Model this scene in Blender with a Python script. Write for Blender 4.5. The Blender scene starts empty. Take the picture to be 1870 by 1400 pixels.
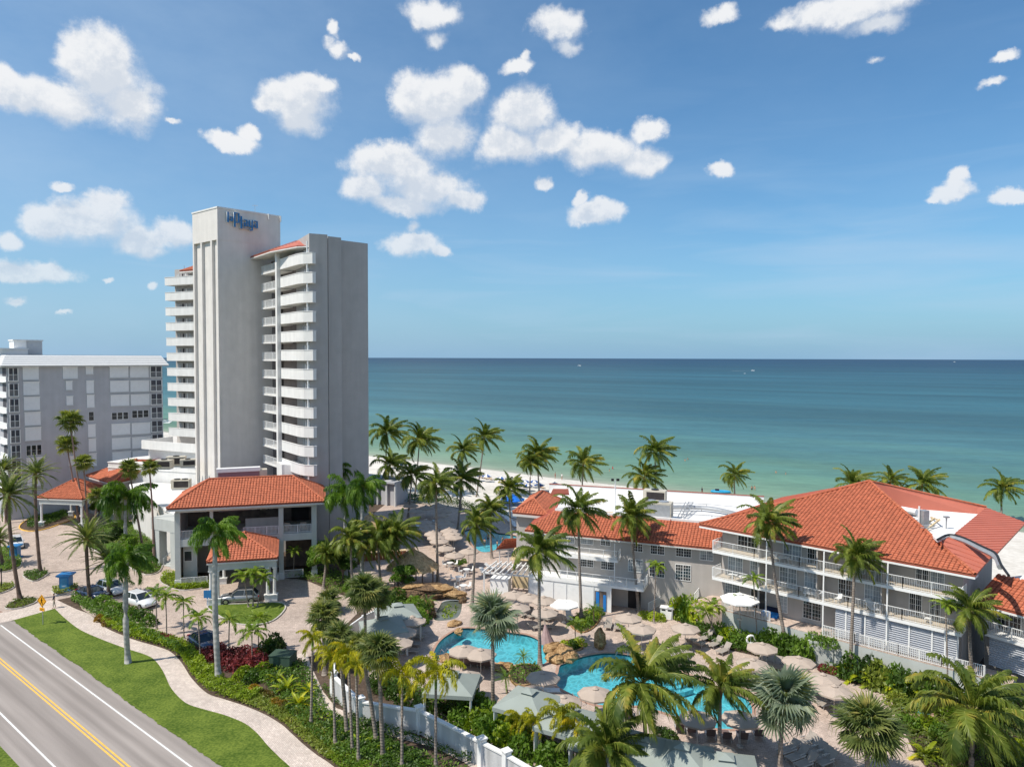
import bpy, bmesh, math, random
import numpy as np
from mathutils import Vector, Matrix
from mathutils.geometry import tessellate_polygon
R = math.radians
random.seed(7)
rng = np.random.default_rng(7)
SC = bpy.context.scene
COL = SC.collection
# ------------------------------------------------------------ camera
F = 1296.0
PITCH, ROLL, H = R(2.064), R(0.17), 30.0
fwd = Vector((0, math.cos(PITCH), -math.sin(PITCH)))
up0 = Vector((0, math.sin(PITCH), math.cos(PITCH)))
rt = Vector((1, 0, 0)) * math.cos(ROLL) + up0 * math.sin(ROLL)
up = up0 * math.cos(ROLL) - Vector((1, 0, 0)) * math.sin(ROLL)
CAM = Vector((0, 0, H))
cd = bpy.data.cameras.new('camera')
cam = bpy.data.objects.new('camera', cd)
COL.objects.link(cam)
cd.sensor_width = 36
cd.lens = F / 1870 * 36
cd.clip_start = 0.5
cd.clip_end = 120000
m = Matrix.Identity(4)
for i in range(3):
    m[i][0], m[i][1], m[i][2], m[i][3] = rt[i], up[i], -fwd[i], CAM[i]
cam.matrix_world = m
SC.camera = cam
SC.render.resolution_x, SC.render.resolution_y = 1024, 766
SC.view_settings.view_transform = 'Standard'
SC.view_settings.look = 'None'
SC.view_settings.exposure = 0.22
SC.view_settings.gamma = 1.0
SC.view_settings.use_curve_mapping = False
SC.cycles.max_bounces = 6
SC.cycles.transparent_max_bounces = 12
SC.cycles.diffuse_bounces = 4
SC.cycles.glossy_bounces = 2
SC.cycles.caustics_reflective = False
SC.cycles.caustics_refractive = False
# the sun: shadows fall away from the camera and to the right
SUN_EL = R(56)
SHX, SHY = 0.89, 0.456
sun_az = math.atan2(-SHX, -SHY)      # compass direction of the sun from +Y towards +X

def ray(px, py):
    return (fwd + rt * ((px - 935) / F) + up * (-(py - 700) / F))
def G(px, py, z=0.0):
    d = ray(px, py)
    t = (z - H) / d.z
    return CAM + d * t
def YP(px, py, Y):
    d = ray(px, py)
    return CAM + d * (Y / d.y)

# ------------------------------------------------------------ world
def build_world():
    w = bpy.data.worlds.new('World')
    SC.world = w
    w.use_nodes = True
    nt = w.node_tree
    nt.nodes.clear()
    N = lambda t, **k: _n(nt, t, **k)
    L = nt.links.new
    out = N('ShaderNodeOutputWorld')
    sky = N('ShaderNodeTexSky', sky_type='NISHITA', sun_disc=False, sun_elevation=SUN_EL,
            sun_rotation=sun_az, altitude=10, air_density=1.0, dust_density=0.6, ozone_density=2.2)
    tc = N('ShaderNodeTexCoord')
    sep = N('ShaderNodeSeparateXYZ')
    L(tc.outputs['Generated'], sep.inputs[0])
    X, Y, Z = sep.outputs
    def M(op, a, b=None, c=None, clamp=False):
        n = N('ShaderNodeMath', operation=op, use_clamp=clamp)
        for i, v in enumerate((a, b, c)):
            if v is None: continue
            if isinstance(v, (int, float)): n.inputs[i].default_value = v
            else: L(v, n.inputs[i])
        return n.outputs[0]
    hs = N('ShaderNodeMixRGB', blend_type='MULTIPLY')
    hs.inputs[0].default_value = 1
    L(sky.outputs[0], hs.inputs[1])
    hs.inputs[2].default_value = SKY_TINT
    base = hs.outputs[0]
    # hazier, paler air towards the horizon
    hz = M('POWER', M('SUBTRACT', 1.0, M('ABSOLUTE', Z)), 9.0)
    hm = N('ShaderNodeMixRGB'); L(M('MULTIPLY', hz, 0.85), hm.inputs[0]); L(base, hm.inputs[1]); hm.inputs[2].default_value = (2.15, 3.9, 5.9, 1)
    base = hm.outputs[0]
    u = M('ARCTAN2', X, Y)
    v = M('ARCSINE', Z)
    uv = N('ShaderNodeCombineXYZ'); L(u, uv.inputs[0]); L(v, uv.inputs[1])
    # ---- clouds in view
    n1 = N('ShaderNodeTexNoise'); n1.inputs['Scale'].default_value = 15; n1.inputs['Detail'].default_value = 8; n1.inputs['Roughness'].default_value = .62
    L(uv.outputs[0], n1.inputs['Vector'])
    off = N('ShaderNodeVectorMath', operation='MULTIPLY_ADD')
    L(n1.outputs['Color'], off.inputs[0]); off.inputs[1].default_value = (0.045, 0.045, 0); off.inputs[2].default_value = (-0.0225, -0.0225, 0)
    wv = N('ShaderNodeVectorMath', operation='ADD'); L(uv.outputs[0], wv.inputs[0]); L(off.outputs[0], wv.inputs[1])
    def field(vec, blobs):
        prev = None
        for cx, cy, rx, ry, wt in blobs:
            c = ray(cx, cy).normalized()
            cu, cv = math.atan2(c.x, c.y), math.asin(c.z)
            a = ray(cx + rx, cy).normalized(); b = ray(cx, cy - ry).normalized()
            ru = abs(math.atan2(a.x, a.y) - cu); rv = abs(math.asin(b.z) - cv)
            n = N('ShaderNodeVectorMath', operation='MULTIPLY_ADD')
            L(vec, n.inputs[0]); n.inputs[1].default_value = (1 / ru, 1 / rv, 0); n.inputs[2].default_value = (-cu / ru, -cv / rv, 0)
            d = N('ShaderNodeVectorMath', operation='LENGTH'); L(n.outputs[0], d.inputs[0])
            f = M('MULTIPLY_ADD', d.outputs['Value'], -0.95, .52 + .58 * wt if wt >= .85 else wt * .9 + .16)
            if prev is None: prev = f
            else:
                s = N('ShaderNodeMath', operation='SMOOTH_MAX'); L(prev, s.inputs[0]); L(f, s.inputs[1]); s.inputs[2].default_value = .25
                prev = s.outputs[0]
        return prev
    f1 = field(wv.outputs[0], CLOUDS)
    # the same clouds seen a little nearer the sun: what is thick there shades what is here
    sh = N('ShaderNodeVectorMath', operation='ADD'); L(wv.outputs[0], sh.inputs[0]); sh.inputs[1].default_value = (-0.010, 0.024, 0)
    f2 = field(sh.outputs[0], CLOUDS)
    n2 = N('ShaderNodeTexNoise'); n2.inputs['Scale'].default_value = 22; n2.inputs['Detail'].default_value = 10; n2.inputs['Roughness'].default_value = .66
    L(uv.outputs[0], n2.inputs['Vector'])
    nn = M('MULTIPLY_ADD', n2.outputs['Fac'], 1.7, -0.85)
    dens = M('ADD', M('MULTIPLY_ADD', f1, 1.55, -.04), nn)
    o2 = N('ShaderNodeVectorMath', operation='ADD'); L(uv.outputs[0], o2.inputs[0]); o2.inputs[1].default_value = (-0.005, 0.011, 0)
    n2b = N('ShaderNodeTexNoise'); n2b.inputs['Scale'].default_value = 22; n2b.inputs['Detail'].default_value = 8; n2b.inputs['Roughness'].default_value = .66
    L(o2.outputs[0], n2b.inputs['Vector'])
    nb_ = M('MULTIPLY_ADD', n2b.outputs['Fac'], 1.7, -0.85)
    # crisp towards the sun, ragged and thin on the far side
    edge = N('ShaderNodeMapRange'); L(M('SUBTRACT', f1, f2), edge.inputs[0]); edge.inputs[1].default_value = -.3; edge.inputs[2].default_value = .35; edge.inputs[3].default_value = 1.25; edge.inputs[4].default_value = .70
    al = N('ShaderNodeMapRange', interpolation_type='SMOOTHSTEP'); L(dens, al.inputs[0]); al.inputs[1].default_value = -.03; L(edge.outputs[0], al.inputs[2])
    alpha = M('MULTIPLY', al.outputs[0], .97)
    lit = N('ShaderNodeMapRange', interpolation_type='SMOOTHSTEP'); L(M('ADD', f2, M('ADD', M('MULTIPLY', nb_, .8), M('MULTIPLY', M('SUBTRACT', nb_, nn), 1.7))), lit.inputs[0]); lit.inputs[1].default_value = -.25; lit.inputs[2].default_value = .95
    cc = N('ShaderNodeMixRGB'); L(lit.outputs[0], cc.inputs[0]); cc.inputs[1].default_value = (7.7, 7.8, 7.95, 1); cc.inputs[2].default_value = (5.8, 6.25, 6.9, 1)
    # low clouds fade into the air
    lo = N('ShaderNodeMapRange'); L(Z, lo.inputs[0]); lo.inputs[1].default_value = 0.02; lo.inputs[2].default_value = .28; lo.inputs[3].default_value = .55; lo.inputs[4].default_value = 1
    alpha = M('MULTIPLY', alpha, lo.outputs[0])
    # thin streaks
    st = N('ShaderNodeVectorMath', operation='MULTIPLY'); L(uv.outputs[0], st.inputs[0]); st.inputs[1].default_value = (2.2, 17, 1)
    n3 = N('ShaderNodeTexNoise'); n3.inputs['Scale'].default_value = 1.4; n3.inputs['Detail'].default_value = 6; n3.inputs['Distortion'].default_value = .5; L(st.outputs[0], n3.inputs['Vector'])
    s3 = N('ShaderNodeMapRange'); L(n3.outputs['Fac'], s3.inputs[0]); s3.inputs[1].default_value = .40; s3.inputs[2].default_value = .72; s3.inputs[4].default_value = .55
    band = M('MULTIPLY', s3.outputs[0], M('POWER', M('SUBTRACT', 1.0, M('ABSOLUTE', M('SUBTRACT', Z, .1))), 6.0))
    # a thin veil, thicker on the sun's side
    vm = N('ShaderNodeVectorMath', operation='MULTIPLY'); L(uv.outputs[0], vm.inputs[0]); vm.inputs[1].default_value = (1.6, 3.5, 1)
    n5 = N('ShaderNodeTexNoise'); n5.inputs['Scale'].default_value = 2.2; n5.inputs['Detail'].default_value = 7; n5.inputs['Roughness'].default_value = .6; L(vm.outputs[0], n5.inputs['Vector'])
    s5 = N('ShaderNodeMapRange'); L(n5.outputs['Fac'], s5.inputs[0]); s5.inputs[1].default_value = .35; s5.inputs[2].default_value = .75; L(M('MULTIPLY_ADD', M('MINIMUM', u, 0.3), -.42, .22), s5.inputs[4]); L(M('MULTIPLY_ADD', M('MINIMUM', u, 0.3), -.22, .07), s5.inputs[3])
    band = M('MAXIMUM', band, s5.outputs[0])
    c1 = N('ShaderNodeMixRGB'); L(band, c1.inputs[0]); L(base, c1.inputs[1]); c1.inputs[2].default_value = (4.2, 5.6, 7.2, 1)
    c2 = N('ShaderNodeMixRGB'); L(alpha, c2.inputs[0]); L(c1.outputs[0], c2.inputs[1]); L(cc.outputs[0], c2.inputs[2])
    bA = N('ShaderNodeBackground'); L(c2.outputs[0], bA.inputs[0]); bA.inputs[1].default_value = SKY_STR
    # ---- the rest of the sky: scattered clouds placed by noise, cover raised to whiten the ambient light
    dv = N('ShaderNodeVectorMath', operation='SCALE'); L(tc.outputs['Generated'], dv.inputs[0]); L(M('DIVIDE', 1.0, M('ADD', M('ABSOLUTE', Z), .15)), dv.inputs['Scale'])
    n4 = N('ShaderNodeTexNoise'); n4.inputs['Scale'].default_value = 1.6; n4.inputs['Detail'].default_value = 4; L(dv.outputs[0], n4.inputs['Vector'])
    s4 = N('ShaderNodeMapRange', interpolation_type='SMOOTHSTEP'); L(n4.outputs['Fac'], s4.inputs[0]); s4.inputs[1].default_value = .49; s4.inputs[2].default_value = .62
    c4 = N('ShaderNodeMixRGB'); L(s4.outputs[0], c4.inputs[0]); L(base, c4.inputs[1]); c4.inputs[2].default_value = (7.0, 7.4, 7.8, 1)
    bB = N('ShaderNodeBackground'); L(c4.outputs[0], bB.inputs[0]); bB.inputs[1].default_value = SKY_STR
    inside = M('MULTIPLY', M('LESS_THAN', M('ABSOLUTE', u), .80), M('MULTIPLY', M('LESS_THAN', v, .56), M('GREATER_THAN', v, -0.02)))
    mx = N('ShaderNodeMixShader'); L(inside, mx.inputs[0]); L(bB.outputs[0], mx.inputs[1]); L(bA.outputs[0], mx.inputs[2])
    L(mx.outputs[0], out.inputs[0])
def _n(nt, t, **k):
    n = nt.nodes.new(t)
    for a, b in k.items(): setattr(n, a, b)
    return n
SKY_TINT = (.63, .99, 1.17, 1)
SKY_STR = 0.10
CLOUDS = [(190,130,78,80,1),(120,185,95,48,1),(235,190,70,58,1),(60,180,70,38,1),(0,160,38,48,1),(150,100,48,45,1),(320,222,26,11,.75),
 (545,185,78,46,1),(550,218,45,32,1),(490,190,35,22,.9),(575,160,45,30,1),(425,258,52,19,.9),(455,243,25,17,.9),
 (612,92,34,24,.8),(610,60,16,22,.7),(642,102,20,12,.7),(800,185,82,62,1),(812,245,62,45,1),(745,180,36,48,1),(850,168,45,48,1),
 (955,205,62,52,1),(930,270,70,42,1),(1010,255,60,42,1),(1090,275,88,38,1),(1190,238,40,26,1),(1170,292,60,27,1),(940,122,42,20,.85),(960,105,15,15,.8),
 (720,305,92,46,1),(690,288,52,36,1),(780,340,84,42,1),(665,345,48,36,1),(845,362,42,24,.95),(740,370,84,24,1),
 (755,442,56,28,.95),(752,408,20,22,.7),(800,455,28,13,.9),(1088,388,52,26,.95),(1065,358,18,18,.8),(990,340,24,18,.75),(1315,308,29,18,.95),
 (1745,350,52,24,.9),(1765,325,26,22,.9),(1845,350,48,20,.85),(1700,362,25,12,.75),
 (785,30,68,38,.75),(795,72,35,24,.7),(1020,48,68,48,.75),(1035,88,35,26,.7),(1310,35,60,30,.5),(1560,15,160,42,.9),(1600,48,75,24,.85),(1430,45,60,25,.6),
 (1835,98,44,16,.7),(1808,150,40,16,.62),(1600,108,30,16,.35),(165,402,95,46,.95),(190,370,45,36,.95),(90,412,56,40,.92),(250,442,62,36,.88),(320,432,48,36,.85),(110,335,32,14,.72),(275,465,42,24,.7),
 (60,500,95,24,.92),(20,495,60,22,.9),(12,445,38,22,.8),(30,553,32,13,.8),(195,514,20,9,.7),(287,530,18,9,.7),(120,572,25,7,.6)]
build_world()
sd = bpy.data.lights.new('sun', 'SUN')
sd.energy = 4.3
sd.angle = R(0.53)
sd.color = (1.0, 0.935, 0.83)
sun = bpy.data.objects.new('sun', sd)
COL.objects.link(sun)
sdir = Vector((SHX * math.cos(SUN_EL), SHY * math.cos(SUN_EL), -math.sin(SUN_EL)))
sun.rotation_euler = sdir.to_track_quat('-Z', 'Y').to_euler()
sun.location = (-60, -30, 90)

# ------------------------------------------------------------ materials
def new_mat(name):
    m = bpy.data.materials.new(name)
    m.use_nodes = True
    nt = m.node_tree
    b = nt.nodes['Principled BSDF']
    return m, nt, b
def mat(name, col, rough=.7, var=.12, scale=1.5, bump=0.0, bscale=20, metal=0.0, spec=.3, coat=0, stain=0.0):
    m, nt, b = new_mat(name)
    L = nt.links.new
    g = _n(nt, 'ShaderNodeNewGeometry')
    n = _n(nt, 'ShaderNodeTexNoise'); n.inputs['Scale'].default_value = scale; n.inputs['Detail'].default_value = 5
    L(g.outputs['Position'], n.inputs['Vector'])
    r = _n(nt, 'ShaderNodeMapRange'); r.inputs[1].default_value = .3; r.inputs[2].default_value = .7; r.inputs[3].default_value = 1 - var; r.inputs[4].default_value = 1 + var
    L(n.outputs['Fac'], r.inputs[0])
    fac = r.outputs[0]
    if stain:
        mp = _n(nt, 'ShaderNodeVectorMath', operation='MULTIPLY'); mp.inputs[1].default_value = (1.3, 1.3, .09)
        L(g.outputs['Position'], mp.inputs[0])
        n2 = _n(nt, 'ShaderNodeTexNoise'); n2.inputs['Scale'].default_value = 1.0; n2.inputs['Detail'].default_value = 6; L(mp.outputs[0], n2.inputs['Vector'])
        r2 = _n(nt, 'ShaderNodeMapRange'); r2.inputs[1].default_value = .35; r2.inputs[2].default_value = .7; r2.inputs[3].default_value = 1; r2.inputs[4].default_value = 1 - stain; L(n2.outputs['Fac'], r2.inputs[0])
        mm = _n(nt, 'ShaderNodeMath', operation='MULTIPLY'); L(fac, mm.inputs[0]); L(r2.outputs[0], mm.inputs[1]); fac = mm.outputs[0]
    v = _n(nt, 'ShaderNodeVectorMath', operation='SCALE'); v.inputs[0].default_value = col
    L(fac, v.inputs['Scale'])
    L(v.outputs[0], b.inputs['Base Color'])
    b.inputs['Roughness'].default_value = rough
    b.inputs['Metallic'].default_value = metal
    b.inputs['Specular IOR Level'].default_value = spec
    if coat: b.inputs['Coat Weight'].default_value = coat
    if bump:
        nb = _n(nt, 'ShaderNodeTexNoise'); nb.inputs['Scale'].default_value = bscale; nb.inputs['Detail'].default_value = 4
        L(g.outputs['Position'], nb.inputs['Vector'])
        bp = _n(nt, 'ShaderNodeBump'); bp.inputs['Strength'].default_value = bump; bp.inputs['Distance'].default_value = .05
        L(nb.outputs['Fac'], bp.inputs['Height']); L(bp.outputs[0], b.inputs['Normal'])
    return m
def leaf_mat(name, c1, c2, c3=None, trans=.38, rough=.45, tip=None):
    """leaf: colour varies from plant to plant and frond to frond and by a noise through the crown"""
    m, nt, b = new_mat(name)
    L = nt.links.new
    oi = _n(nt, 'ShaderNodeObjectInfo')
    g = _n(nt, 'ShaderNodeNewGeometry')
    n = _n(nt, 'ShaderNodeTexNoise'); n.inputs['Scale'].default_value = 1.1; n.inputs['Detail'].default_value = 3
    L(g.outputs['Position'], n.inputs['Vector'])
    a = _n(nt, 'ShaderNodeMath', operation='MULTIPLY_ADD'); L(oi.outputs['Random'], a.inputs[0]); a.inputs[1].default_value = .7
    k = _n(nt, 'ShaderNodeMath', operation='MULTIPLY_ADD'); L(n.outputs['Fac'], k.inputs[0]); k.inputs[1].default_value = 1.3; k.inputs[2].default_value = -.5
    L(k.outputs[0], a.inputs[2])
    cr = _n(nt, 'ShaderNodeValToRGB'); L(a.outputs[0], cr.inputs[0])
    cr.color_ramp.elements[0].color = (*c1, 1); cr.color_ramp.elements[0].position = .1
    cr.color_ramp.elements[1].color = (*c2, 1); cr.color_ramp.elements[1].position = .75
    if c3:
        e = cr.color_ramp.elements.new(1.0); e.color = (*c3, 1)
    col = cr.outputs[0]
    L(col, b.inputs['Base Color']); b.inputs['Roughness'].default_value = rough; b.inputs['Specular IOR Level'].default_value = .35
    tr = _n(nt, 'ShaderNodeBsdfTranslucent')
    br = _n(nt, 'ShaderNodeMixRGB', blend_type='MULTIPLY'); br.inputs[0].default_value = 1; L(col, br.inputs[1]); br.inputs[2].default_value = (1.5, 1.6, .7, 1)
    L(br.outputs[0], tr.inputs[0])
    mx = _n(nt, 'ShaderNodeMixShader'); mx.inputs[0].default_value = trans
    L(b.outputs[0], mx.inputs[1]); L(tr.outputs[0], mx.inputs[2])
    L(mx.outputs[0], nt.nodes['Material Output'].inputs[0])
    return m
def paver_mat(name, c1, c2, mortar, bw=.32, rh=.16, rot=.5, var=.16):
    m, nt, b = new_mat(name)
    L = nt.links.new
    g = _n(nt, 'ShaderNodeNewGeometry')
    mp = _n(nt, 'ShaderNodeMapping'); mp.inputs['Rotation'].default_value = (0, 0, rot); L(g.outputs['Position'], mp.inputs[0])
    t = _n(nt, 'ShaderNodeTexBrick'); L(mp.outputs[0], t.inputs['Vector'])
    t.inputs['Scale'].default_value = 1; t.inputs['Brick Width'].default_value = bw; t.inputs['Row Height'].default_value = rh; t.inputs['Mortar Size'].default_value = .008
    t.inputs['Color1'].default_value = (*c1, 1); t.inputs['Color2'].default_value = (*c2, 1); t.inputs['Mortar'].default_value = (*mortar, 1)
    out = t.outputs[0]
    for s, a in ((.22, var), (1.6, var), (7, var * 1.3)):
        n = _n(nt, 'ShaderNodeTexNoise'); n.inputs['Scale'].default_value = s; n.inputs['Detail'].default_value = 4; L(g.outputs['Position'], n.inputs['Vector'])
        r = _n(nt, 'ShaderNodeMapRange'); r.inputs[1].default_value = .3; r.inputs[2].default_value = .7; r.inputs[3].default_value = 1 - a; r.inputs[4].default_value = 1 + a * .7; L(n.outputs['Fac'], r.inputs[0])
        v = _n(nt, 'ShaderNodeVectorMath', operation='SCALE'); L(out, v.inputs[0]); L(r.outputs[0], v.inputs['Scale']); out = v.outputs[0]
    L(out, b.inputs['Base Color']); b.inputs['Roughness'].default_value = .85; b.inputs['Specular IOR Level'].default_value = .2
    bp = _n(nt, 'ShaderNodeBump'); bp.inputs['Strength'].default_value = .4; bp.inputs['Distance'].default_value = .01; L(t.outputs['Fac'], bp.inputs['Height']); bp.invert = True
    L(bp.outputs[0], b.inputs['Normal'])
    return m
def two_noise(name, c1, c2, s1, s2, rough=.9, bump=.3, bs=30, lo=.4, hi=.6, aniso=None, rot=0):
    m, nt, b = new_mat(name)
    L = nt.links.new
    g = _n(nt, 'ShaderNodeNewGeometry')
    vec = g.outputs['Position']
    if aniso:
        mp = _n(nt, 'ShaderNodeMapping'); mp.inputs['Rotation'].default_value = (0, 0, rot); mp.inputs['Scale'].default_value = aniso; L(vec, mp.inputs[0]); vec = mp.outputs[0]
    n = _n(nt, 'ShaderNodeTexNoise'); n.inputs['Scale'].default_value = s1; n.inputs['Detail'].default_value = 6; n.inputs['Roughness'].default_value = .65; L(vec, n.inputs['Vector'])
    n2 = _n(nt, 'ShaderNodeTexNoise'); n2.inputs['Scale'].default_value = s2; n2.inputs['Detail'].default_value = 3; L(vec, n2.inputs['Vector'])
    a = _n(nt, 'ShaderNodeMath', operation='ADD'); L(n.outputs['Fac'], a.inputs[0]); L(n2.outputs['Fac'], a.inputs[1])
    r = _n(nt, 'ShaderNodeMapRange'); r.inputs[1].default_value = lo * 2; r.inputs[2].default_value = hi * 2; L(a.outputs[0], r.inputs[0])
    mx = _n(nt, 'ShaderNodeMixRGB'); L(r.outputs[0], mx.inputs[0]); mx.inputs[1].default_value = (*c1, 1); mx.inputs[2].default_value = (*c2, 1)
    L(mx.outputs[0], b.inputs['Base Color']); b.inputs['Roughness'].default_value = rough; b.inputs['Specular IOR Level'].default_value = .2
    nb = _n(nt, 'ShaderNodeTexNoise'); nb.inputs['Scale'].default_value = bs; nb.inputs['Detail'].default_value = 4; L(g.outputs['Position'], nb.inputs['Vector'])
    bp = _n(nt, 'ShaderNodeBump'); bp.inputs['Strength'].default_value = bump; bp.inputs['Distance'].default_value = .05; L(nb.outputs['Fac'], bp.inputs['Height']); L(bp.outputs[0], b.inputs['Normal'])
    return m
def rotscale(nt, vec, ang, sc):
    a = _n(nt, 'ShaderNodeMapping'); a.inputs['Rotation'].default_value = (0, 0, ang); nt.links.new(vec, a.inputs[0])
    b = _n(nt, 'ShaderNodeVectorMath', operation='MULTIPLY'); b.inputs[1].default_value = sc; nt.links.new(a.outputs[0], b.inputs[0])
    return b
def sea_mat():
    m, nt, b = new_mat('sea_water')
    L = nt.links.new
    g = _n(nt, 'ShaderNodeNewGeometry')
    sp = _n(nt, 'ShaderNodeVectorMath', operation='DOT_PRODUCT'); L(g.outputs['Position'], sp.inputs[0]); sp.inputs[1].default_value = (.579, .815, 0)
    def M(op, a, b_=None, c=None):
        n = _n(nt, 'ShaderNodeMath', operation=op)
        for i, v in enumerate((a, b_, c)):
            if v is None: continue
            if isinstance(v, (int, float)): n.inputs[i].default_value = v
            else: L(v, n.inputs[i])
        return n.outputs[0]
    s = M('SUBTRACT', sp.outputs['Value'], 158.1)
    # depth varies in long bars parallel to the beach
    mp = rotscale(nt, g.outputs['Position'], R(35.4), (.005, .035, 1))
    n = _n(nt, 'ShaderNodeTexNoise'); n.inputs['Scale'].default_value = 1; n.inputs['Detail'].default_value = 5; L(mp.outputs[0], n.inputs['Vector'])
    k = M('MULTIPLY_ADD', n.outputs['Fac'], 1.5, .25)
    s2 = M('MULTIPLY', M('MAXIMUM', s, .5), k)
    lg = M('DIVIDE', M('LOGARITHM', M('MAXIMUM', s2, 1.0), 2.0), 13.0)
    cr = _n(nt, 'ShaderNodeValToRGB'); L(lg, cr.inputs[0])
    E = cr.color_ramp.elements
    stops = [(1, (.30, .31, .23)), (3, (.24, .29, .20)), (12, (.150, .245, .155)), (35, (.110, .225, .155)), (70, (.080, .190, .160)), (130, (.052, .148, .163)), (260, (.035, .120, .148)), (600, (.024, .098, .130)), (1500, (.018, .078, .115)), (3200, (.010, .053, .096)), (8000, (.008, .045, .094))]
    E.remove(E[1])
    for i, (d, c) in enumerate(stops):
        p = math.log2(max(d, 1)) / 13
        e = E[0] if i == 0 else E.new(min(p, 1))
        if i == 0: e.position = 0
        e.color = (*c, 1)
    sm = rotscale(nt, g.outputs['Position'], R(8), (.018, .14, 1))
    ns = _n(nt, 'ShaderNodeTexNoise'); ns.inputs['Scale'].default_value = 1; ns.inputs['Detail'].default_value = 6; L(sm.outputs[0], ns.inputs['Vector'])
    # cloud-sized tonal patches further out
    n2 = _n(nt, 'ShaderNodeTexNoise'); n2.inputs['Scale'].default_value = .35; n2.inputs['Detail'].default_value = 7; L(mp.outputs[0], n2.inputs['Vector'])
    r = _n(nt, 'ShaderNodeMapRange'); r.inputs[1].default_value = .35; r.inputs[2].default_value = .65; r.inputs[3].default_value = .78; r.inputs[4].default_value = 1.2; L(n2.outputs['Fac'], r.inputs[0])
    v = _n(nt, 'ShaderNodeVectorMath', operation='SCALE'); L(cr.outputs[0], v.inputs[0]); L(M('MULTIPLY', r.outputs[0], M('MULTIPLY_ADD', ns.outputs['Fac'], .6, .7)), v.inputs['Scale'])
    w = rotscale(nt, g.outputs['Position'], R(12), (.3, 1.0, 1))
    nb = _n(nt, 'ShaderNodeTexNoise'); nb.inputs['Scale'].default_value = .55; nb.inputs['Detail'].default_value = 8; nb.inputs['Roughness'].default_value = .7; L(w.outputs[0], nb.inputs['Vector'])
    bp = _n(nt, 'ShaderNodeBump'); bp.inputs['Strength'].default_value = .8; bp.inputs['Distance'].default_value = .5; L(nb.outputs['Fac'], bp.inputs['Height'])
    wr = _n(nt, 'ShaderNodeMapRange'); wr.inputs[1].default_value = .3; wr.inputs[2].default_value = .7; wr.inputs[3].default_value = .8; wr.inputs[4].default_value = 1.2; L(nb.outputs['Fac'], wr.inputs[0])
    v2 = _n(nt, 'ShaderNodeVectorMath', operation='SCALE'); L(v.outputs[0], v2.inputs[0]); L(wr.outputs[0], v2.inputs['Scale'])
    df = _n(nt, 'ShaderNodeBsdfDiffuse'); L(v2.outputs[0], df.inputs[0]); L(bp.outputs[0], df.inputs['Normal'])
    gl = _n(nt, 'ShaderNodeBsdfGlossy'); gl.inputs['Roughness'].default_value = .3; gl.inputs[0].default_value = (1, 1, 1, 1); L(bp.outputs[0], gl.inputs['Normal'])
    fr = _n(nt, 'ShaderNodeFresnel'); fr.inputs[0].default_value = 1.33
    fac = M('MINIMUM', fr.outputs[0], .16)
    mx = _n(nt, 'ShaderNodeMixShader'); L(fac, mx.inputs[0]); L(df.outputs[0], mx.inputs[1]); L(gl.outputs[0], mx.inputs[2])
    L(mx.outputs[0], nt.nodes['Material Output'].inputs[0])
    return m
def pool_water():
    m, nt, b = new_mat('pool_water')
    L = nt.links.new
    g = _n(nt, 'ShaderNodeNewGeometry')
    nb = _n(nt, 'ShaderNodeTexNoise'); nb.inputs['Scale'].default_value = 2.2; nb.inputs['Detail'].default_value = 4; L(g.outputs['Position'], nb.inputs['Vector'])
    bp = _n(nt, 'ShaderNodeBump'); bp.inputs['Strength'].default_value = .5; bp.inputs['Distance'].default_value = .08; L(nb.outputs['Fac'], bp.inputs['Height'])
    tr = _n(nt, 'ShaderNodeBsdfTransparent'); tr.inputs[0].default_value = (.50, .84, .90, 1)
    gl = _n(nt, 'ShaderNodeBsdfGlossy'); gl.inputs['Roughness'].default_value = .12; L(bp.outputs[0], gl.inputs['Normal'])
    fr = _n(nt, 'ShaderNodeFresnel'); fr.inputs[0].default_value = 1.33; L(bp.outputs[0], fr.inputs['Normal'])
    mn = _n(nt, 'ShaderNodeMath', operation='MINIMUM'); L(fr.outputs[0], mn.inputs[0]); mn.inputs[1].default_value = .22
    mx = _n(nt, 'ShaderNodeMixShader'); L(mn.outputs[0], mx.inputs[0]); L(tr.outputs[0], mx.inputs[1]); L(gl.outputs[0], mx.inputs[2])
    L(mx.outputs[0], nt.nodes['Material Output'].inputs[0])
    return m
def pool_floor():
    m, nt, b = new_mat('pool_plaster')
    L = nt.links.new
    g = _n(nt, 'ShaderNodeNewGeometry')
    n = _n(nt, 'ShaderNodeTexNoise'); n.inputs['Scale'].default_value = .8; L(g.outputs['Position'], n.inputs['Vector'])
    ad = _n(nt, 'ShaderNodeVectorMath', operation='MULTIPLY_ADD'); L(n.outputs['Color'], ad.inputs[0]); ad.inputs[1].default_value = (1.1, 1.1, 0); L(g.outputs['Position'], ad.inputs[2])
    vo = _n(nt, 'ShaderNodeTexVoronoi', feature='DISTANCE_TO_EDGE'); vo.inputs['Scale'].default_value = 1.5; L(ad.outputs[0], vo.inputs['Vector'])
    r = _n(nt, 'ShaderNodeMapRange'); r.inputs[1].default_value = 0; r.inputs[2].default_value = .22; r.inputs[3].default_value = 1.25; r.inputs[4].default_value = .88; L(vo.outputs['Distance'], r.inputs[0])  # pale net paints light rippling through the water into the plaster colour
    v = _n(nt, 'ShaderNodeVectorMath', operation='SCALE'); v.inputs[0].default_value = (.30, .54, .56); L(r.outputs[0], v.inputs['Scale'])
    L(v.outputs[0], b.inputs['Base Color']); b.inputs['Roughness'].default_value = .9; b.inputs['Specular IOR Level'].default_value = 0
    return m
MT = {}
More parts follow.
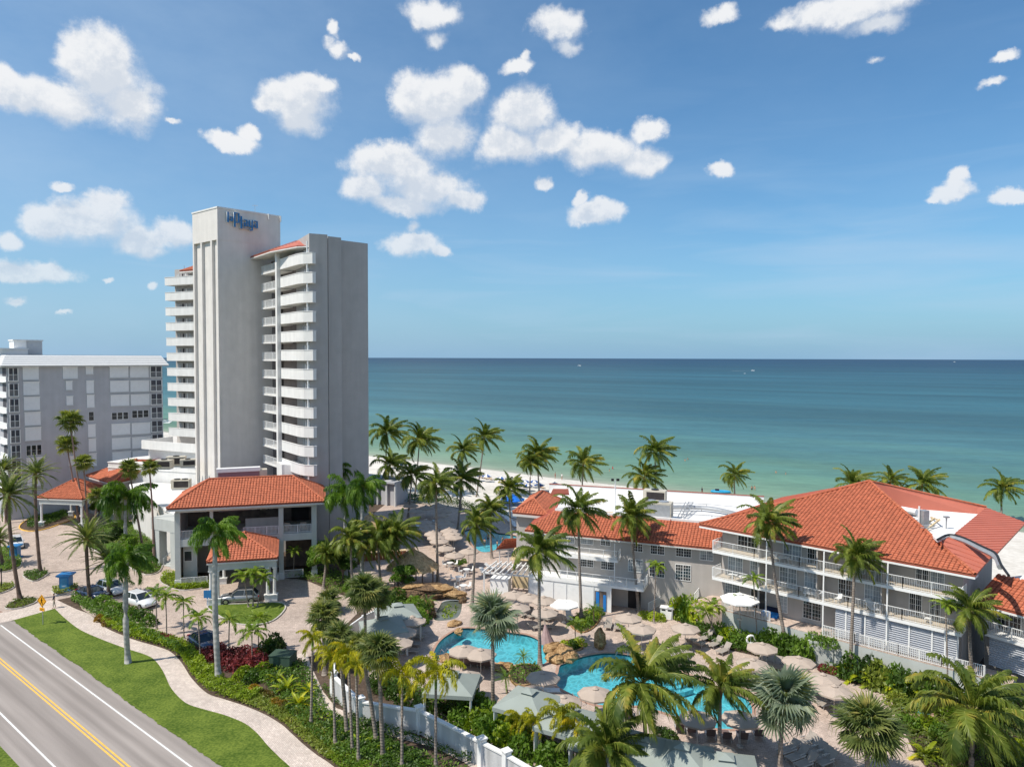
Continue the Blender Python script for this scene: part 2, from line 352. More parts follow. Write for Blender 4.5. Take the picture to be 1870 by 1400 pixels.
def setup_mats():
    t = MT
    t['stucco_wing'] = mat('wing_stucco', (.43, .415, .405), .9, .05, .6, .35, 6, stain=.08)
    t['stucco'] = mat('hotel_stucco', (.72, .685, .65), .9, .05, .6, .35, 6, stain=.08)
    t['stucco_white'] = mat('white_stucco', (.77, .76, .74), .85, .04, .8, .2, 8, stain=.1)
    t['stucco_warm'] = mat('greige_stucco', (.45, .42, .395), .9, .05, .7, .2, 8, stain=.1)
    t['stucco_green'] = mat('pale_sage_stucco', (.50, .52, .50), .88, .05, .7, .2, 8, stain=.08)
    t['apt_wall'] = mat('blue_grey_stucco', (.47, .475, .51), .9, .05, .6, .2, 8, stain=.08)
    t['white'] = mat('white_paint', (.80, .80, .79), .55, .03, 2)
    t['offwhite'] = mat('offwhite_paint', (.62, .63, .64), .6, .04, 2)
    t['shutter'] = mat('shutter_white', (.80, .81, .83), .6, .03, 2)
    t['roof_white'] = mat('white_roof_membrane', (.80, .79, .77), .75, .07, .35, .1, 5, stain=.05)
    t['tile'] = tile_mat('clay_tile', (.49, .150, .078))
    t['tile_bed'] = mat('tile_underlay', (.30, .085, .052), .9, .15, 2)  # darker red puts the shade of the gaps between tiles into the colour
    t['seam'] = mat('red_metal_roof', (.45, .135, .09), .6, .06, .6, spec=.4)
    t['fascia'] = mat('fascia_paint', (.58, .57, .55), .6, .04, 2)
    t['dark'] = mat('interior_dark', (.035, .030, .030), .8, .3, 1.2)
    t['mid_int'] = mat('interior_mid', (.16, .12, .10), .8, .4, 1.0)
    t['glass'] = glass_mat('window_glass', (.025, .03, .035))
    t['glass_curtain'] = glass_mat('curtained_glass', (.26, .29, .31))
    t['curtain'] = mat('curtain_cloth', (.45, .46, .46), .9, .2, 3)
    t['screen'] = mat('screen_mesh', (.085, .085, .10), .7, .15, 2)
    t['asphalt'] = asphalt_mat()
    t['line_white'] = mat('road_paint_white', (.72, .72, .70), .7, .12, 4)
    t['line_yellow'] = mat('road_paint_yellow', (.78, .46, .09), .7, .12, 4)
    t['curb'] = mat('curb_concrete', (.50, .46, .42), .85, .12, 2)
    t['grass'] = two_noise('lawn_grass', (.062, .108, .011), (.165, .220, .032), .35, 5, bump=.9, bs=40)
    t['mulch'] = two_noise('mulch', (.055, .038, .028), (.14, .10, .075), 2, 14, bump=.9, bs=20)
    t['plaza'] = paver_mat('plaza_pavers', (.54, .44, .375), (.46, .365, .31), (.30, .24, .20))
    t['walk'] = paver_mat('walk_pavers', (.66, .57, .50), (.56, .47, .41), (.38, .31, .27), .26, .13, .9, .12)
    t['deck'] = paver_mat('deck_pavers', (.59, .475, .405), (.50, .395, .335), (.30, .23, .19), .3, .15, .2, .17)
    t['sand'] = two_noise('beach_sand', (.56, .52, .46), (.70, .66, .60), .12, 1.3, bump=.5, bs=3)
    t['sea'] = sea_mat()
    t['pool_water'] = pool_water()
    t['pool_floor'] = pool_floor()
    t['coping'] = mat('pool_coping', (.40, .25, .19), .8, .15, 3)
    t['coping_dark'] = mat('pool_waterline_tile', (.05, .09, .11), .4, .2, 6)
    t['rock'] = two_noise('ochre_rock', (.20, .11, .045), (.50, .33, .17), 1.2, 6, bump=1, bs=5)
    t['rock_dark'] = two_noise('brown_rock', (.05, .035, .025), (.22, .14, .08), 1.5, 6, bump=1, bs=5)
    t['thatch'] = two_noise('thatch', (.36, .23, .11), (.80, .58, .34), 3, 16, bump=1, bs=22)
    t['umb'] = mat('beige_canvas', (.44, .36, .30), .9, .06, 1.5, .2, 30)
    t['umb_white'] = mat('white_canvas', (.80, .79, .77), .9, .03, 1.5)
    t['umb_blue'] = mat('blue_canvas', (.04, .10, .30), .85, .06, 1.5)
    t['umb_bright'] = mat('bright_blue_canvas', (.01, .15, .62), .8, .05, 1.5)
    t['pole'] = mat('pole_aluminium', (.55, .53, .50), .4, .05, 2, metal=.3)
    t['sling'] = mat('taupe_sling', (.33, .29, .255), .85, .08, 4)
    t['sling_brown'] = mat('brown_sling', (.15, .105, .095), .85, .08, 4)
    t['chair_white'] = mat('white_resin', (.74, .74, .73), .5, .03, 2)
    t['towel'] = mat('blue_towel', (.02, .19, .55), .9, .05, 2)
    t['cabana'] = mat('sage_canvas', (.29, .325, .30), .85, .05, .8, .1, 12)
    t['wood'] = mat('cedar_wood', (.28, .10, .045), .7, .3, 2)
    t['ply'] = mat('pale_plywood', (.62, .48, .29), .7, .12, 2)
    t['trunk'] = trunk_mat('palm_trunk_grey', (.34, .29, .25), (.19, .155, .13), 9)
    t['trunk_white'] = trunk_mat('royal_trunk', (.46, .45, .43), (.33, .32, .30), 4)
    t['trunk_brown'] = trunk_mat('date_trunk', (.22, .155, .12), (.10, .07, .055), 12)
    t['trunk_red'] = trunk_mat('thin_trunk', (.30, .20, .17), (.20, .14, .12), 8)
    t['shaft'] = mat('crownshaft', (.14, .24, .04), .5, .15, 2)
    t['rachis'] = mat('frond_rib', (.30, .30, .07), .5, .2, 3)
    t['boot'] = mat('dead_boots', (.26, .16, .08), .9, .3, 6, .5, 20)
    t['coco'] = leaf_mat('coconut_leaf', (0.055, 0.098, 0.013), (0.207, 0.250, 0.040), (0.439, 0.354, 0.066))
    t['royal'] = leaf_mat('royal_leaf', (0.037, 0.098, 0.011), (0.152, 0.262, 0.029), (0.207, 0.305, 0.039))
    t['sabal'] = leaf_mat('sabal_leaf', (0.073, 0.116, 0.033), (0.244, 0.275, 0.083), (0.415, 0.366, 0.110))
    t['silver'] = leaf_mat('silver_leaf', (.12, .165, .115), (.30, .35, .24), (.40, .40, .2))
    t['date'] = leaf_mat('date_leaf', (0.061, 0.098, 0.028), (0.207, 0.244, 0.077), (0.293, 0.281, 0.099))
    t['foxtail'] = leaf_mat('foxtail_leaf', (.15, .18, .008), (.46, .42, .014), (.62, .46, .02), trans=.35)
    t['wash'] = leaf_mat('fan_leaf', (.065, .10, .018), (.24, .27, .05), (.34, .30, .08))
    t['xmas'] = leaf_mat('small_palm_leaf', (0.085, 0.159, 0.015), (0.268, 0.354, 0.039), (0.390, 0.415, 0.055))
    t['areca'] = leaf_mat('areca_leaf', (.13, .20, .012), (.40, .44, .02), (.62, .52, .02), trans=.35)
    t['sh_green'] = leaf_mat('shrub_green', (0.043, 0.091, 0.013), (0.146, 0.250, 0.033), (0.195, 0.293, 0.044))
    t['sh_lime'] = leaf_mat('shrub_lime', (.10, .17, .010), (.33, .41, .022), (.45, .46, .03))
    t['sh_dark'] = leaf_mat('shrub_dark', (0.022, 0.049, 0.011), (0.067, 0.122, 0.022))
    t['sh_red'] = leaf_mat('shrub_red', (.060, .012, .014), (.26, .045, .05), (.40, .10, .08), trans=.2)
    t['sh_orange'] = leaf_mat('shrub_croton', (.10, .07, .01), (.36, .20, .02), (.5, .30, .02))
    t['sh_olive'] = leaf_mat('shrub_olive', (0.085, 0.122, 0.018), (0.232, 0.281, 0.044), (0.342, 0.329, 0.066))
    t['car_white'] = mat('car_paint_white', (.72, .73, .74), .25, .01, 1, spec=.5, coat=.8)
    t['car_silver'] = mat('car_paint_silver', (.30, .31, .33), .3, .01, 1, metal=.5, spec=.5, coat=.8)
    t['car_navy'] = mat('car_paint_navy', (.010, .025, .075), .25, .01, 1, spec=.5, coat=1)
    t['tyre'] = mat('tyre_rubber', (.02, .02, .02), .8)
    t['rim'] = mat('wheel_alloy', (.5, .5, .5), .3, .02, 2, metal=.8)
    t['car_glass'] = glass_mat('car_glass', (.02, .03, .04))
    t['lamp'] = mat('headlamp_lens', (.75, .75, .72), .2)
    t['tail'] = mat('tail_lamp', (.4, .02, .02), .3)
    t['sign_blue'] = mat('sign_blue', (.03, .19, .44), .4, .04, 2)
    t['sign_yellow'] = mat('sign_yellow', (.80, .36, .02), .5, .03, 2)
    t['black'] = mat('black_paint', (.015, .015, .015), .5)
    t['steel'] = mat('galvanised_steel', (.42, .43, .44), .45, .08, 3, metal=.5)
    t['hvac'] = mat('hvac_beige', (.50, .46, .38), .6, .1, 2)
    t['garden_white'] = mat('garden_wall_render', (.58, .58, .58), .8, .06, 1, .2, 8, stain=.3)
    t['floor_tan'] = mat('balcony_tile', (.50, .43, .34), .8, .08, 2)
    t['shutter_grey'] = mat('louvre_grey', (.56, .58, .62), .6, .05, 2)
    t['purple'] = mat('mauve_panel', (.30, .20, .215), .8, .05, 1)
    t['utility_green'] = mat('utility_green', (.05, .085, .06), .6, .06, 2)
    t['skin'] = mat('skin', (.50, .28, .19), .6, .04, 5)
    t['navy_cloth'] = mat('navy_cloth', (.02, .025, .05), .9)
    t['khaki'] = mat('khaki_cloth', (.38, .34, .28), .9)
    t['red_cloth'] = mat('red_cloth', (.45, .03, .04), .9)
    t['yellow_cloth'] = mat('yellow_cloth', (.6, .45, .05), .9)
    t['hair'] = mat('brown_hair', (.04, .025, .015), .8)
    t['pink_cloth'] = mat('dusty_pink_cloth', (.40, .27, .26), .9, .12, 3)
def tile_mat(name, col):
    m = mat(name, col, .75, .22, 2.6, .15, 20, spec=.3, stain=.14)
    return m
def glass_mat(name, col):
    m, nt, b = new_mat(name)
    g = _n(nt, 'ShaderNodeNewGeometry')
    n = _n(nt, 'ShaderNodeTexNoise'); n.inputs['Scale'].default_value = .7; nt.links.new(g.outputs['Position'], n.inputs['Vector'])
    r = _n(nt, 'ShaderNodeMapRange'); r.inputs[1].default_value = .3; r.inputs[2].default_value = .7; r.inputs[3].default_value = .5; r.inputs[4].default_value = 1.6; nt.links.new(n.outputs['Fac'], r.inputs[0])
    v = _n(nt, 'ShaderNodeVectorMath', operation='SCALE'); v.inputs[0].default_value = col; nt.links.new(r.outputs[0], v.inputs['Scale'])
    nt.links.new(v.outputs[0], b.inputs['Base Color'])
    b.inputs['Roughness'].default_value = .06; b.inputs['Specular IOR Level'].default_value = .6
    return m
def asphalt_mat():
    m, nt, b = new_mat('road_asphalt')
    L = nt.links.new
    g = _n(nt, 'ShaderNodeNewGeometry')
    # across-the-road coordinate: wheel paths are a little darker
    dp = _n(nt, 'ShaderNodeVectorMath', operation='DOT_PRODUCT'); dp.inputs[1].default_value = (.628, .778, 0); L(g.outputs['Position'], dp.inputs[0])
    w = _n(nt, 'ShaderNodeTexNoise', noise_dimensions='1D'); w.inputs['Scale'].default_value = 1.1; w.inputs['Detail'].default_value = 2; L(dp.outputs['Value'], w.inputs['W'])
    mp = rotscale(nt, g.outputs['Position'], R(39), (.08, 1, 1))
    n = _n(nt, 'ShaderNodeTexNoise'); n.inputs['Scale'].default_value = .8; n.inputs['Detail'].default_value = 7; L(mp.outputs[0], n.inputs['Vector'])
    n2 = _n(nt, 'ShaderNodeTexNoise'); n2.inputs['Scale'].default_value = 14; n2.inputs['Detail'].default_value = 3; L(g.outputs['Position'], n2.inputs['Vector'])
    a = _n(nt, 'ShaderNodeMath', operation='ADD'); L(w.outputs['Fac'], a.inputs[0]); L(n.outputs['Fac'], a.inputs[1])
    a2 = _n(nt, 'ShaderNodeMath', operation='MULTIPLY_ADD'); L(n2.outputs['Fac'], a2.inputs[0]); a2.inputs[1].default_value = .5; L(a.outputs[0], a2.inputs[2])
    r = _n(nt, 'ShaderNodeMapRange'); r.inputs[1].default_value = 1.0; r.inputs[2].default_value = 1.5; L(a2.outputs[0], r.inputs[0])
    mx = _n(nt, 'ShaderNodeMixRGB'); mx.inputs[1].default_value = (.245, .215, .196, 1); mx.inputs[2].default_value = (.36, .318, .290, 1); L(r.outputs[0], mx.inputs[0])
    L(mx.outputs[0], b.inputs['Base Color']); b.inputs['Roughness'].default_value = .9; b.inputs['Specular IOR Level'].default_value = .2
    return m
def trunk_mat(name, c1, c2, rings):
    m, nt, b = new_mat(name)
    L = nt.links.new
    g = _n(nt, 'ShaderNodeTexCoord')
    n = _n(nt, 'ShaderNodeTexNoise'); n.inputs['Scale'].default_value = 1.4; n.inputs['Detail'].default_value = 5; L(g.outputs['Object'], n.inputs['Vector'])
    sp = _n(nt, 'ShaderNodeSeparateXYZ'); L(g.outputs['Object'], sp.inputs[0])
    a = _n(nt, 'ShaderNodeMath', operation='MULTIPLY'); L(sp.outputs[2], a.inputs[0]); a.inputs[1].default_value = rings * 3.0
    s = _n(nt, 'ShaderNodeMath', operation='SINE'); L(a.outputs[0], s.inputs[0])
    k = _n(nt, 'ShaderNodeMath', operation='MULTIPLY_ADD'); L(s.outputs[0], k.inputs[0]); k.inputs[1].default_value = .09; L(n.outputs['Fac'], k.inputs[2])
    r = _n(nt, 'ShaderNodeMapRange'); r.inputs[1].default_value = .3; r.inputs[2].default_value = .75; L(k.outputs[0], r.inputs[0])
    mx = _n(nt, 'ShaderNodeMixRGB'); L(r.outputs[0], mx.inputs[0]); mx.inputs[1].default_value = (*c2, 1); mx.inputs[2].default_value = (*c1, 1)
    L(mx.outputs[0], b.inputs['Base Color']); b.inputs['Roughness'].default_value = .9; b.inputs['Specular IOR Level'].default_value = .2
    bp = _n(nt, 'ShaderNodeBump'); bp.inputs['Strength'].default_value = .3; bp.inputs['Distance'].default_value = .03; L(s.outputs[0], bp.inputs['Height']); L(bp.outputs[0], b.inputs['Normal'])
    return m
setup_mats()

# ------------------------------------------------------------ mesh helpers
class MB:
    def __init__(s): s.v, s.f, s.mi = [], [], []
    def add(s, pts, faces, mi=0):
        o = len(s.v)
        s.v += [tuple(p) for p in pts]
        s.f += [tuple(i + o for i in f) for f in faces]
        s.mi += [mi] * len(faces)
        return s
    def poly(s, pts, mi=0): return s.add(pts, [tuple(range(len(pts)))], mi)
    def hexa(s, p, mi=0):
        """8 points: bottom 4, top 4 in the same order"""
        return s.add(p, [(3, 2, 1, 0), (4, 5, 6, 7), (0, 1, 5, 4), (1, 2, 6, 5), (2, 3, 7, 6), (3, 0, 4, 7)], mi)
    def box(s, x0, x1, y0, y1, z0, z1, mi=0):
        return s.hexa([(x0, y0, z0), (x1, y0, z0), (x1, y1, z0), (x0, y1, z0), (x0, y0, z1), (x1, y0, z1), (x1, y1, z1), (x0, y1, z1)], mi)
    def rbox(s, cx, cy, z0, sx, sy, h, a=0, mi=0):
        c, n = math.cos(a), math.sin(a)
        q = [(cx + x * c - y * n, cy + x * n + y * c) for x, y in ((-sx/2, -sy/2), (sx/2, -sy/2), (sx/2, sy/2), (-sx/2, sy/2))]
        return s.hexa([(x, y, z0) for x, y in q] + [(x, y, z0 + h) for x, y in q], mi)
    def wbox(s, w, u0, u1, z0, z1, o0, o1, mi=0):
        P = w.pt
        return s.hexa([P(u0, z0, o0), P(u0, z0, o1), P(u1, z0, o1), P(u1, z0, o0), P(u0, z1, o0), P(u0, z1, o1), P(u1, z1, o1), P(u1, z1, o0)], mi)
    def prism(s, pl, z0, z1, mi=0, top=True, bottom=True):
        n = len(pl)
        area = sum(pl[i][0] * pl[(i + 1) % n][1] - pl[(i + 1) % n][0] * pl[i][1] for i in range(n))
        if area < 0: pl = list(pl)[::-1]
        fs = [(i, (i + 1) % n, (i + 1) % n + n, i + n) for i in range(n)]
        if top: fs.append(tuple(range(n, 2 * n)))
        if bottom: fs.append(tuple(range(n - 1, -1, -1)))
        return s.add([(p[0], p[1], z0) for p in pl] + [(p[0], p[1], z1) for p in pl], fs, mi)
    def tube(s, path, rad, n=6, mi=0, caps=True):
        path = [Vector(p) for p in path]
        if not hasattr(rad, '__len__'): rad = [rad] * len(path)
        pts = []
        ref = Vector((0, 0, 1))
        for i, p in enumerate(path):
            t = (path[min(i + 1, len(path) - 1)] - path[max(i - 1, 0)]).normalized()
            a = t.cross(ref)
            if a.length < .05: a = t.cross(Vector((1, 0, 0)))
            a.normalize(); b = t.cross(a)
            for k in range(n):
                w = 2 * math.pi * k / n
                pts.append(p + (a * math.cos(w) + b * math.sin(w)) * rad[i])
        fs = [(i * n + k, i * n + (k + 1) % n, (i + 1) * n + (k + 1) % n, (i + 1) * n + k) for i in range(len(path) - 1) for k in range(n)]
        if caps: fs += [tuple(range(n)), tuple(range(len(pts) - 1, len(pts) - n - 1, -1))]
        return s.add(pts, fs, mi)
    def bar(s, a, b, w=.05, h=None, mi=0):
        """a straight bar of square section"""
        a, b = Vector(a), Vector(b); h = h or w
        t = (b - a).normalized(); u = t.cross(Vector((0, 0, 1)))
        if u.length < .05: u = Vector((1, 0, 0))
        u.normalize(); v = u.cross(t)
        u *= w / 2; v *= h / 2
        return s.hexa([a - u - v, a + u - v, a + u + v, a - u + v, b - u - v, b + u - v, b + u + v, b - u + v], mi)
    def blob(s, c, r, seg=10, rings=6, jit=0.0, mi=0):
        pts = []; c = Vector(c)
        if not hasattr(r, '__len__'): r = (r, r, r)
        for i in range(rings + 1):
            th = math.pi * i / rings
            for k in range(seg):
                ph = 2 * math.pi * k / seg
                j = 1 + (random.random() - .5) * jit
                pts.append(c + Vector((math.sin(th) * math.cos(ph) * r[0] * j, math.sin(th) * math.sin(ph) * r[1] * j, math.cos(th) * r[2] * j)))
        fs = [(i * seg + k, (i + 1) * seg + k, (i + 1) * seg + (k + 1) % seg, i * seg + (k + 1) % seg) for i in range(rings) for k in range(seg)]
        return s.add(pts, fs, mi)
    def mesh(s, name, mats, smooth=False):
        me = bpy.data.meshes.new(name)
        me.from_pydata([tuple(p) for p in s.v], [], s.f)
        for m_ in (mats if isinstance(mats, (list, tuple)) else [mats]): me.materials.append(MT[m_] if isinstance(m_, str) else m_)
        if any(s.mi): me.polygons.foreach_set('material_index', s.mi)
        if smooth: me.polygons.foreach_set('use_smooth', [True] * len(me.polygons))
        me.validate(); me.update()
        return me
    def build(s, name, mats, parent=None, smooth=False, kind=None, **tags):
        if not s.f: return None
        return put(name, s.mesh(name, mats, smooth), parent, kind=kind, **tags)
def put(name, me, parent=None, loc=None, rot=None, scale=None, kind=None, label=None, cat=None, group=None):
    o = bpy.data.objects.new(name, me)
    COL.objects.link(o)
    if parent is not None:
        o.parent = parent
        if loc is None and parent.get('worldroot'):
            o.matrix_parent_inverse = Matrix.Translation(-Vector(parent.location))
    if loc is not None: o.location = loc
    if rot is not None: o.rotation_euler = rot
    if scale is not None: o.scale = scale if hasattr(scale, '__len__') else (scale,) * 3
    if kind: o['kind'] = kind
    if label: o['label'] = label
    if cat: o['category'] = cat
    if group: o['group'] = group
    return o
def thing(name, label, cat, loc=(0, 0, 0), group=None, rot=0, world=True):
    """an Empty at a thing's base; world=True: its parts are given in world coordinates"""
    o = bpy.data.objects.new(name, None)
    COL.objects.link(o)
    o.location = loc; o.rotation_euler = (0, 0, rot); o.empty_display_size = .3
    o['label'] = label; o['category'] = cat
    if group: o['group'] = group
    if world: o['worldroot'] = 1
    return o
def copy_tree(o, parent=None, kids=None):
    c = o.copy(); COL.objects.link(c)
    if parent is not None: c.parent = parent
    for ch in KIDS.get(o.name, ()) if kids is None else kids:
        copy_tree(ch, c)
    return c
KIDS = {}
def note_kids(root):
    KIDS[root.name] = [x for x in bpy.data.objects if x.parent == root]
    for k in KIDS[root.name]: note_kids(k)
def clone(root, label, loc, rot=0, scale=None):
    c = copy_tree(root)
    c.location = loc; c.rotation_euler = (0, 0, rot); c['label'] = label
    if scale: c.scale = (scale,) * 3
    return c
class Wall:
    """a vertical plane through two ground points; u runs from p0 to p1, out is towards the camera"""
    def __init__(s, p0, p1):
        s.p0 = Vector((p0[0], p0[1], 0)); d = Vector((p1[0], p1[1], 0)) - s.p0
        s.len = d.length; s.u = d.normalized()
        n = Vector((s.u.y, -s.u.x, 0))
        if n.dot(Vector((0, 0, 0)) - s.p0) < 0: n = -n
        s.n = n
    def pt(s, u, z, o=0):
        p = s.p0 + s.u * u + s.n * o
        return Vector((p.x, p.y, z))
    def px(s, x, y):
        d = ray(x, y)
        t = (s.p0 - CAM).dot(s.n) / d.dot(s.n)
        p = CAM + d * t
        return (p - s.p0).dot(s.u), p.z
    def ux(s, x, y=900): return s.px(x, y)[0]
    def off(s, o):
        w = Wall((0, 0), (1, 0)); w.p0 = s.p0 + s.n * o; w.u = s.u; w.n = s.n; w.len = s.len
        return w
def flat(name, pl, z, m, holes=(), kind='structure', thick=0):
    """a horizontal sheet with holes; with thick it gets sides too"""
    loops = [[Vector((p[0], p[1], 0)) for p in pl]] + [[Vector((p[0], p[1], 0)) for p in h] for h in holes]
    tris = tessellate_polygon(loops)
    pts = [p for l in loops for p in l]
    b = MB()
    fs = []
    for t in tris:
        a, c, d = (pts[i] for i in t)
        fs.append(t if (c - a).cross(d - a).z > 0 else t[::-1])
    b.add([(p.x, p.y, z) for p in pts], fs)
    if thick:
        for l in loops:
            n = len(l)
            for i in range(n):
                p, q = l[i], l[(i + 1) % n]
                b.poly([(p.x, p.y, z - thick), (q.x, q.y, z - thick), (q.x, q.y, z), (p.x, p.y, z)])
    return b.build(name, m, kind=kind)
def smooth_loop(p, n=4, closed=True):
    """Catmull-Rom through pixel points"""
    out = []; L_ = len(p)
    rngi = range(L_) if closed else range(L_ - 1)
    for i in rngi:
        g = (lambda k: p[k % L_]) if closed else (lambda k: p[min(max(k, 0), L_ - 1)])
        a, b, c, d = g(i - 1), g(i), g(i + 1), g(i + 2)
        for j in range(n):
            t = j / n
            out.append(tuple(.5 * (2 * b[k] + (c[k] - a[k]) * t + (2 * a[k] - 5 * b[k] + 4 * c[k] - d[k]) * t * t + (3 * b[k] - a[k] - 3 * c[k] + d[k]) * t ** 3) for k in (0, 1)))
    if not closed: out.append(tuple(p[-1]))
    return out
def GP(pl, z=0): return [tuple(G(x, y, z).xy) for x, y in pl]
def inside(x, y, pl):
    c = False; n = len(pl); j = n - 1
    for i in range(n):
        if (pl[i][1] > y) != (pl[j][1] > y) and x < (pl[j][0] - pl[i][0]) * (y - pl[i][1]) / (pl[j][1] - pl[i][1]) + pl[i][0]: c = not c
        j = i
    return c
def kerb(name, path, w, h, m, closed=False, z=0, parent=None, kind='structure', **k):
    b = MB(); n = len(path)
    P = [Vector((p[0], p[1], 0)) for p in path]
    offs = []
    for i in range(n):
        a = P[(i - 1) % n] if closed else P[max(i - 1, 0)]
        c = P[(i + 1) % n] if closed else P[min(i + 1, n - 1)]
        t = (c - a).normalized(); offs.append(Vector((-t.y, t.x, 0)) * w / 2)
    for i in range(n if closed else n - 1):
        j = (i + 1) % n
        q = [P[i] - offs[i], P[j] - offs[j], P[j] + offs[j], P[i] + offs[i]]
        b.hexa([(p.x, p.y, z) for p in q] + [(p.x, p.y, z + h) for p in q])
    return b.build(name, m, parent, kind=kind, **k)
ORD = 'first second third fourth fifth sixth seventh eighth ninth tenth eleventh twelfth thirteenth fourteenth fifteenth sixteenth seventeenth eighteenth nineteenth twentieth'.split()
# ------------------------------------------------------------ the ground, road, beach and sea
A_ = Vector((.815, -.579, 0)); N_ = Vector((.579, .815, 0))
def SH(t, s, z=0):
    p = N_ * (158.1 + s) + A_ * t
    return (p.x, p.y, z)
pool_a = GP(smooth_loop([(788,1205),(791,1188),(802,1170),(822,1155),(845,1146),(890,1148),(934,1154),(966,1159),(988,1170),(1000,1184),(1004,1198),(995,1213),(960,1214),(918,1214),(890,1206),(858,1203),(820,1207)]))
pool_b = GP(smooth_loop([(1020,1215),(1016,1230),(1008,1241),(1018,1255),(1042,1268),(1061,1278),(1087,1287),(1124,1291),(1165,1290),(1200,1298),(1235,1310),(1273,1323),(1312,1332),(1348,1331),(1370,1319),(1377,1297),(1368,1277),(1347,1266),(1326,1260),(1305,1254),(1283,1242),(1250,1228),(1215,1218),(1185,1205),(1151,1195),(1111,1191),(1075,1195),(1050,1202),(1030,1210)]))
pool_c = GP(smooth_loop([(847,970),(869,964),(890,967),(912,973),(936,976),(952,984),(940,996),(912,1002),(895,1008),(878,1008),(866,1000),(858,989)]))
pond = GP(smooth_loop([(792,1130),(802,1108),(812,1096),(840,1096),(843,1110),(836,1126),(815,1132)]))
POOLS = [pool_a, pool_b, pool_c, pond]
land = [SH(-700, -50)[:2], SH(500, -50)[:2], SH(500, -420)[:2], SH(-700, -420)[:2]]
flat('ground', land, -.01, 'mulch', POOLS)
b = MB()
prof = [(-50, -.01), (-38, -.15), (-20, -.7), (-6, -1.2), (0, -1.5), (12, -2.2), (60, -5)]
ts = list(range(-700, 501, 20))
pts = [SH(t, s + (0 if i == 0 else 1.2 * math.sin(t * .09) + .8 * math.sin(t * .23 + 1)), z) for t in ts for i, (s, z) in enumerate(prof)]
k = len(prof)
b.add(pts, [(i * k + j, (i + 1) * k + j, (i + 1) * k + j + 1, i * k + j + 1) for i in range(len(ts) - 1) for j in range(k - 1)][::1])
bo = b.build('beach', 'sand', kind='structure')
b = MB()
rows = [-8, 60, 300, 1500, 8000, 60000]
hw = [900, 1000, 1500, 5000, 20000, 60000]
pp = [SH(t, s, -1.5) for s, h in zip(rows, hw) for t in (-h, h)]
b.add(pp, [(2 * i, 2 * i + 1, 2 * i + 3, 2 * i + 2) for i in range(len(rows) - 1)])
b.build('sea', 'sea', kind='structure')
DECK = GP([(715,912),(850,928),(955,950),(1000,1080),(1190,1098),(1250,1120),(1300,1150),(1480,1180),(1560,1212),(1640,1255),(1720,1285),(1950,1330),(1950,1500),(1240,1500),(985,1408),(880,1352),(770,1296),(668,1238),(640,1160),(700,1080),(640,1050),(620,985)])
flat('pool_deck', DECK, 0.0, 'deck', POOLS)
flat('driveway', GP([(-140,925),(150,905),(330,960),(340,1060),(420,1040),(520,1045),(600,1050),(640,1072),(652,1120),(575,1195),(520,1212),(480,1212),(400,1190),(330,1165),(230,1140),(175,1128),(150,1112),(136,1088),(100,1096),(14,1118),(-30,1138),(-140,1130)]), .004, 'plaza')
WL = [(-60,1150),(30,1131),(100,1111),(120,1130),(147,1150),(185,1167),(225,1182),(270,1197),(287,1210),(300,1230),(313,1257),(339,1283),(373,1295),(409,1305),(446,1320),(470,1339),(489,1361),(511,1383),(535,1405),(600,1470)]
WR = [(-60,1125),(14,1117),(64,1103),(100,1093),(140,1112),(165,1122),(192,1145),(225,1160),(252,1170),(287,1180),(312,1190),(332,1210),(350,1238),(378,1265),(409,1276),(446,1288),(482,1303),(514,1322),(533,1339),(555,1359),(579,1378),(612,1401),(690,1470)]
flat('sidewalk', GP(WL[:2] + smooth_loop(WL[2:], 4, False)) + GP(WR[:3] + smooth_loop(WR[3:], 4, False))[::-1], .012, 'walk')
ra, rb_ = G(0, 1140), G(350, 1400)
rd = (rb_ - ra).normalized(); rn = Vector((-rd.y, rd.x, 0))
if rn.y < 0: rn = -rn
c_w, c_y, c_l = rn.dot(ra), rn.dot(G(0, 1205)), rn.dot(G(0, 1301))
c_e, c_l2 = rn.dot(G(200, 1258)) , rn.dot(G(15, 1380))
def RP(t, c): p = rn * c + rd * t; return (p.x, p.y)
c_e = rn.dot(G(100, 1184))
def strip(name, c0, c1, z, m, t0=-260, t1=200): return flat(name, [RP(t0, c0), RP(t1, c0), RP(t1, c1), RP(t0, c1)], z, m)
strip('road', c_l2, c_e, .0, 'asphalt')
EDGE = [RP(t, c_e + .10 * math.sin(t * .9) + .08 * math.sin(t * 2.3 + 1)) for t in np.arange(-260, -18, 1.0)]
LAWN = GP([(18,1134)] + smooth_loop(WL[2:], 4, False))
lt0 = rd.dot(G(30, 1131)); lt1 = rd.dot(G(640, 1560))
edge = [RP(t, c_e - .12 + .03 * math.sin(t * .9) + random.uniform(-.07, .07) + .05 * math.sin(t * .23)) for t in np.arange(lt1, lt0, -.35)]
flat('lawn', LAWN + edge, .035, 'grass')
strip('edge_line', c_w - .07, c_w + .07, .005, 'line_white', rd.dot(G(2, 1141)))
strip('edge_line', c_l - .07, c_l + .07, .005, 'line_white')
strip('centre_line', c_y - .21, c_y - .07, .005, 'line_yellow')
strip('centre_line', c_y + .07, c_y + .21, .005, 'line_yellow')
flat('lawn', [RP(-200, c_l2 + .05), RP(150, c_l2 + .05), RP(150, c_l2 - 60), RP(-200, c_l2 - 60)], .035, 'grass')
tq = rd.dot(G(-6, 1131))
flat('crosswalk', [RP(tq - 3.2, c_l), RP(tq, c_l), RP(tq, c_e), RP(tq - 3.2, c_e)], .006, paver_mat('crosswalk_brick', (.40, .26, .20), (.34, .22, .18), (.25, .18, .15)))
for dt in (-3.5, 0): strip('crosswalk_line', c_l, c_e, .010, 'line_white', tq + dt, tq + dt + .3)
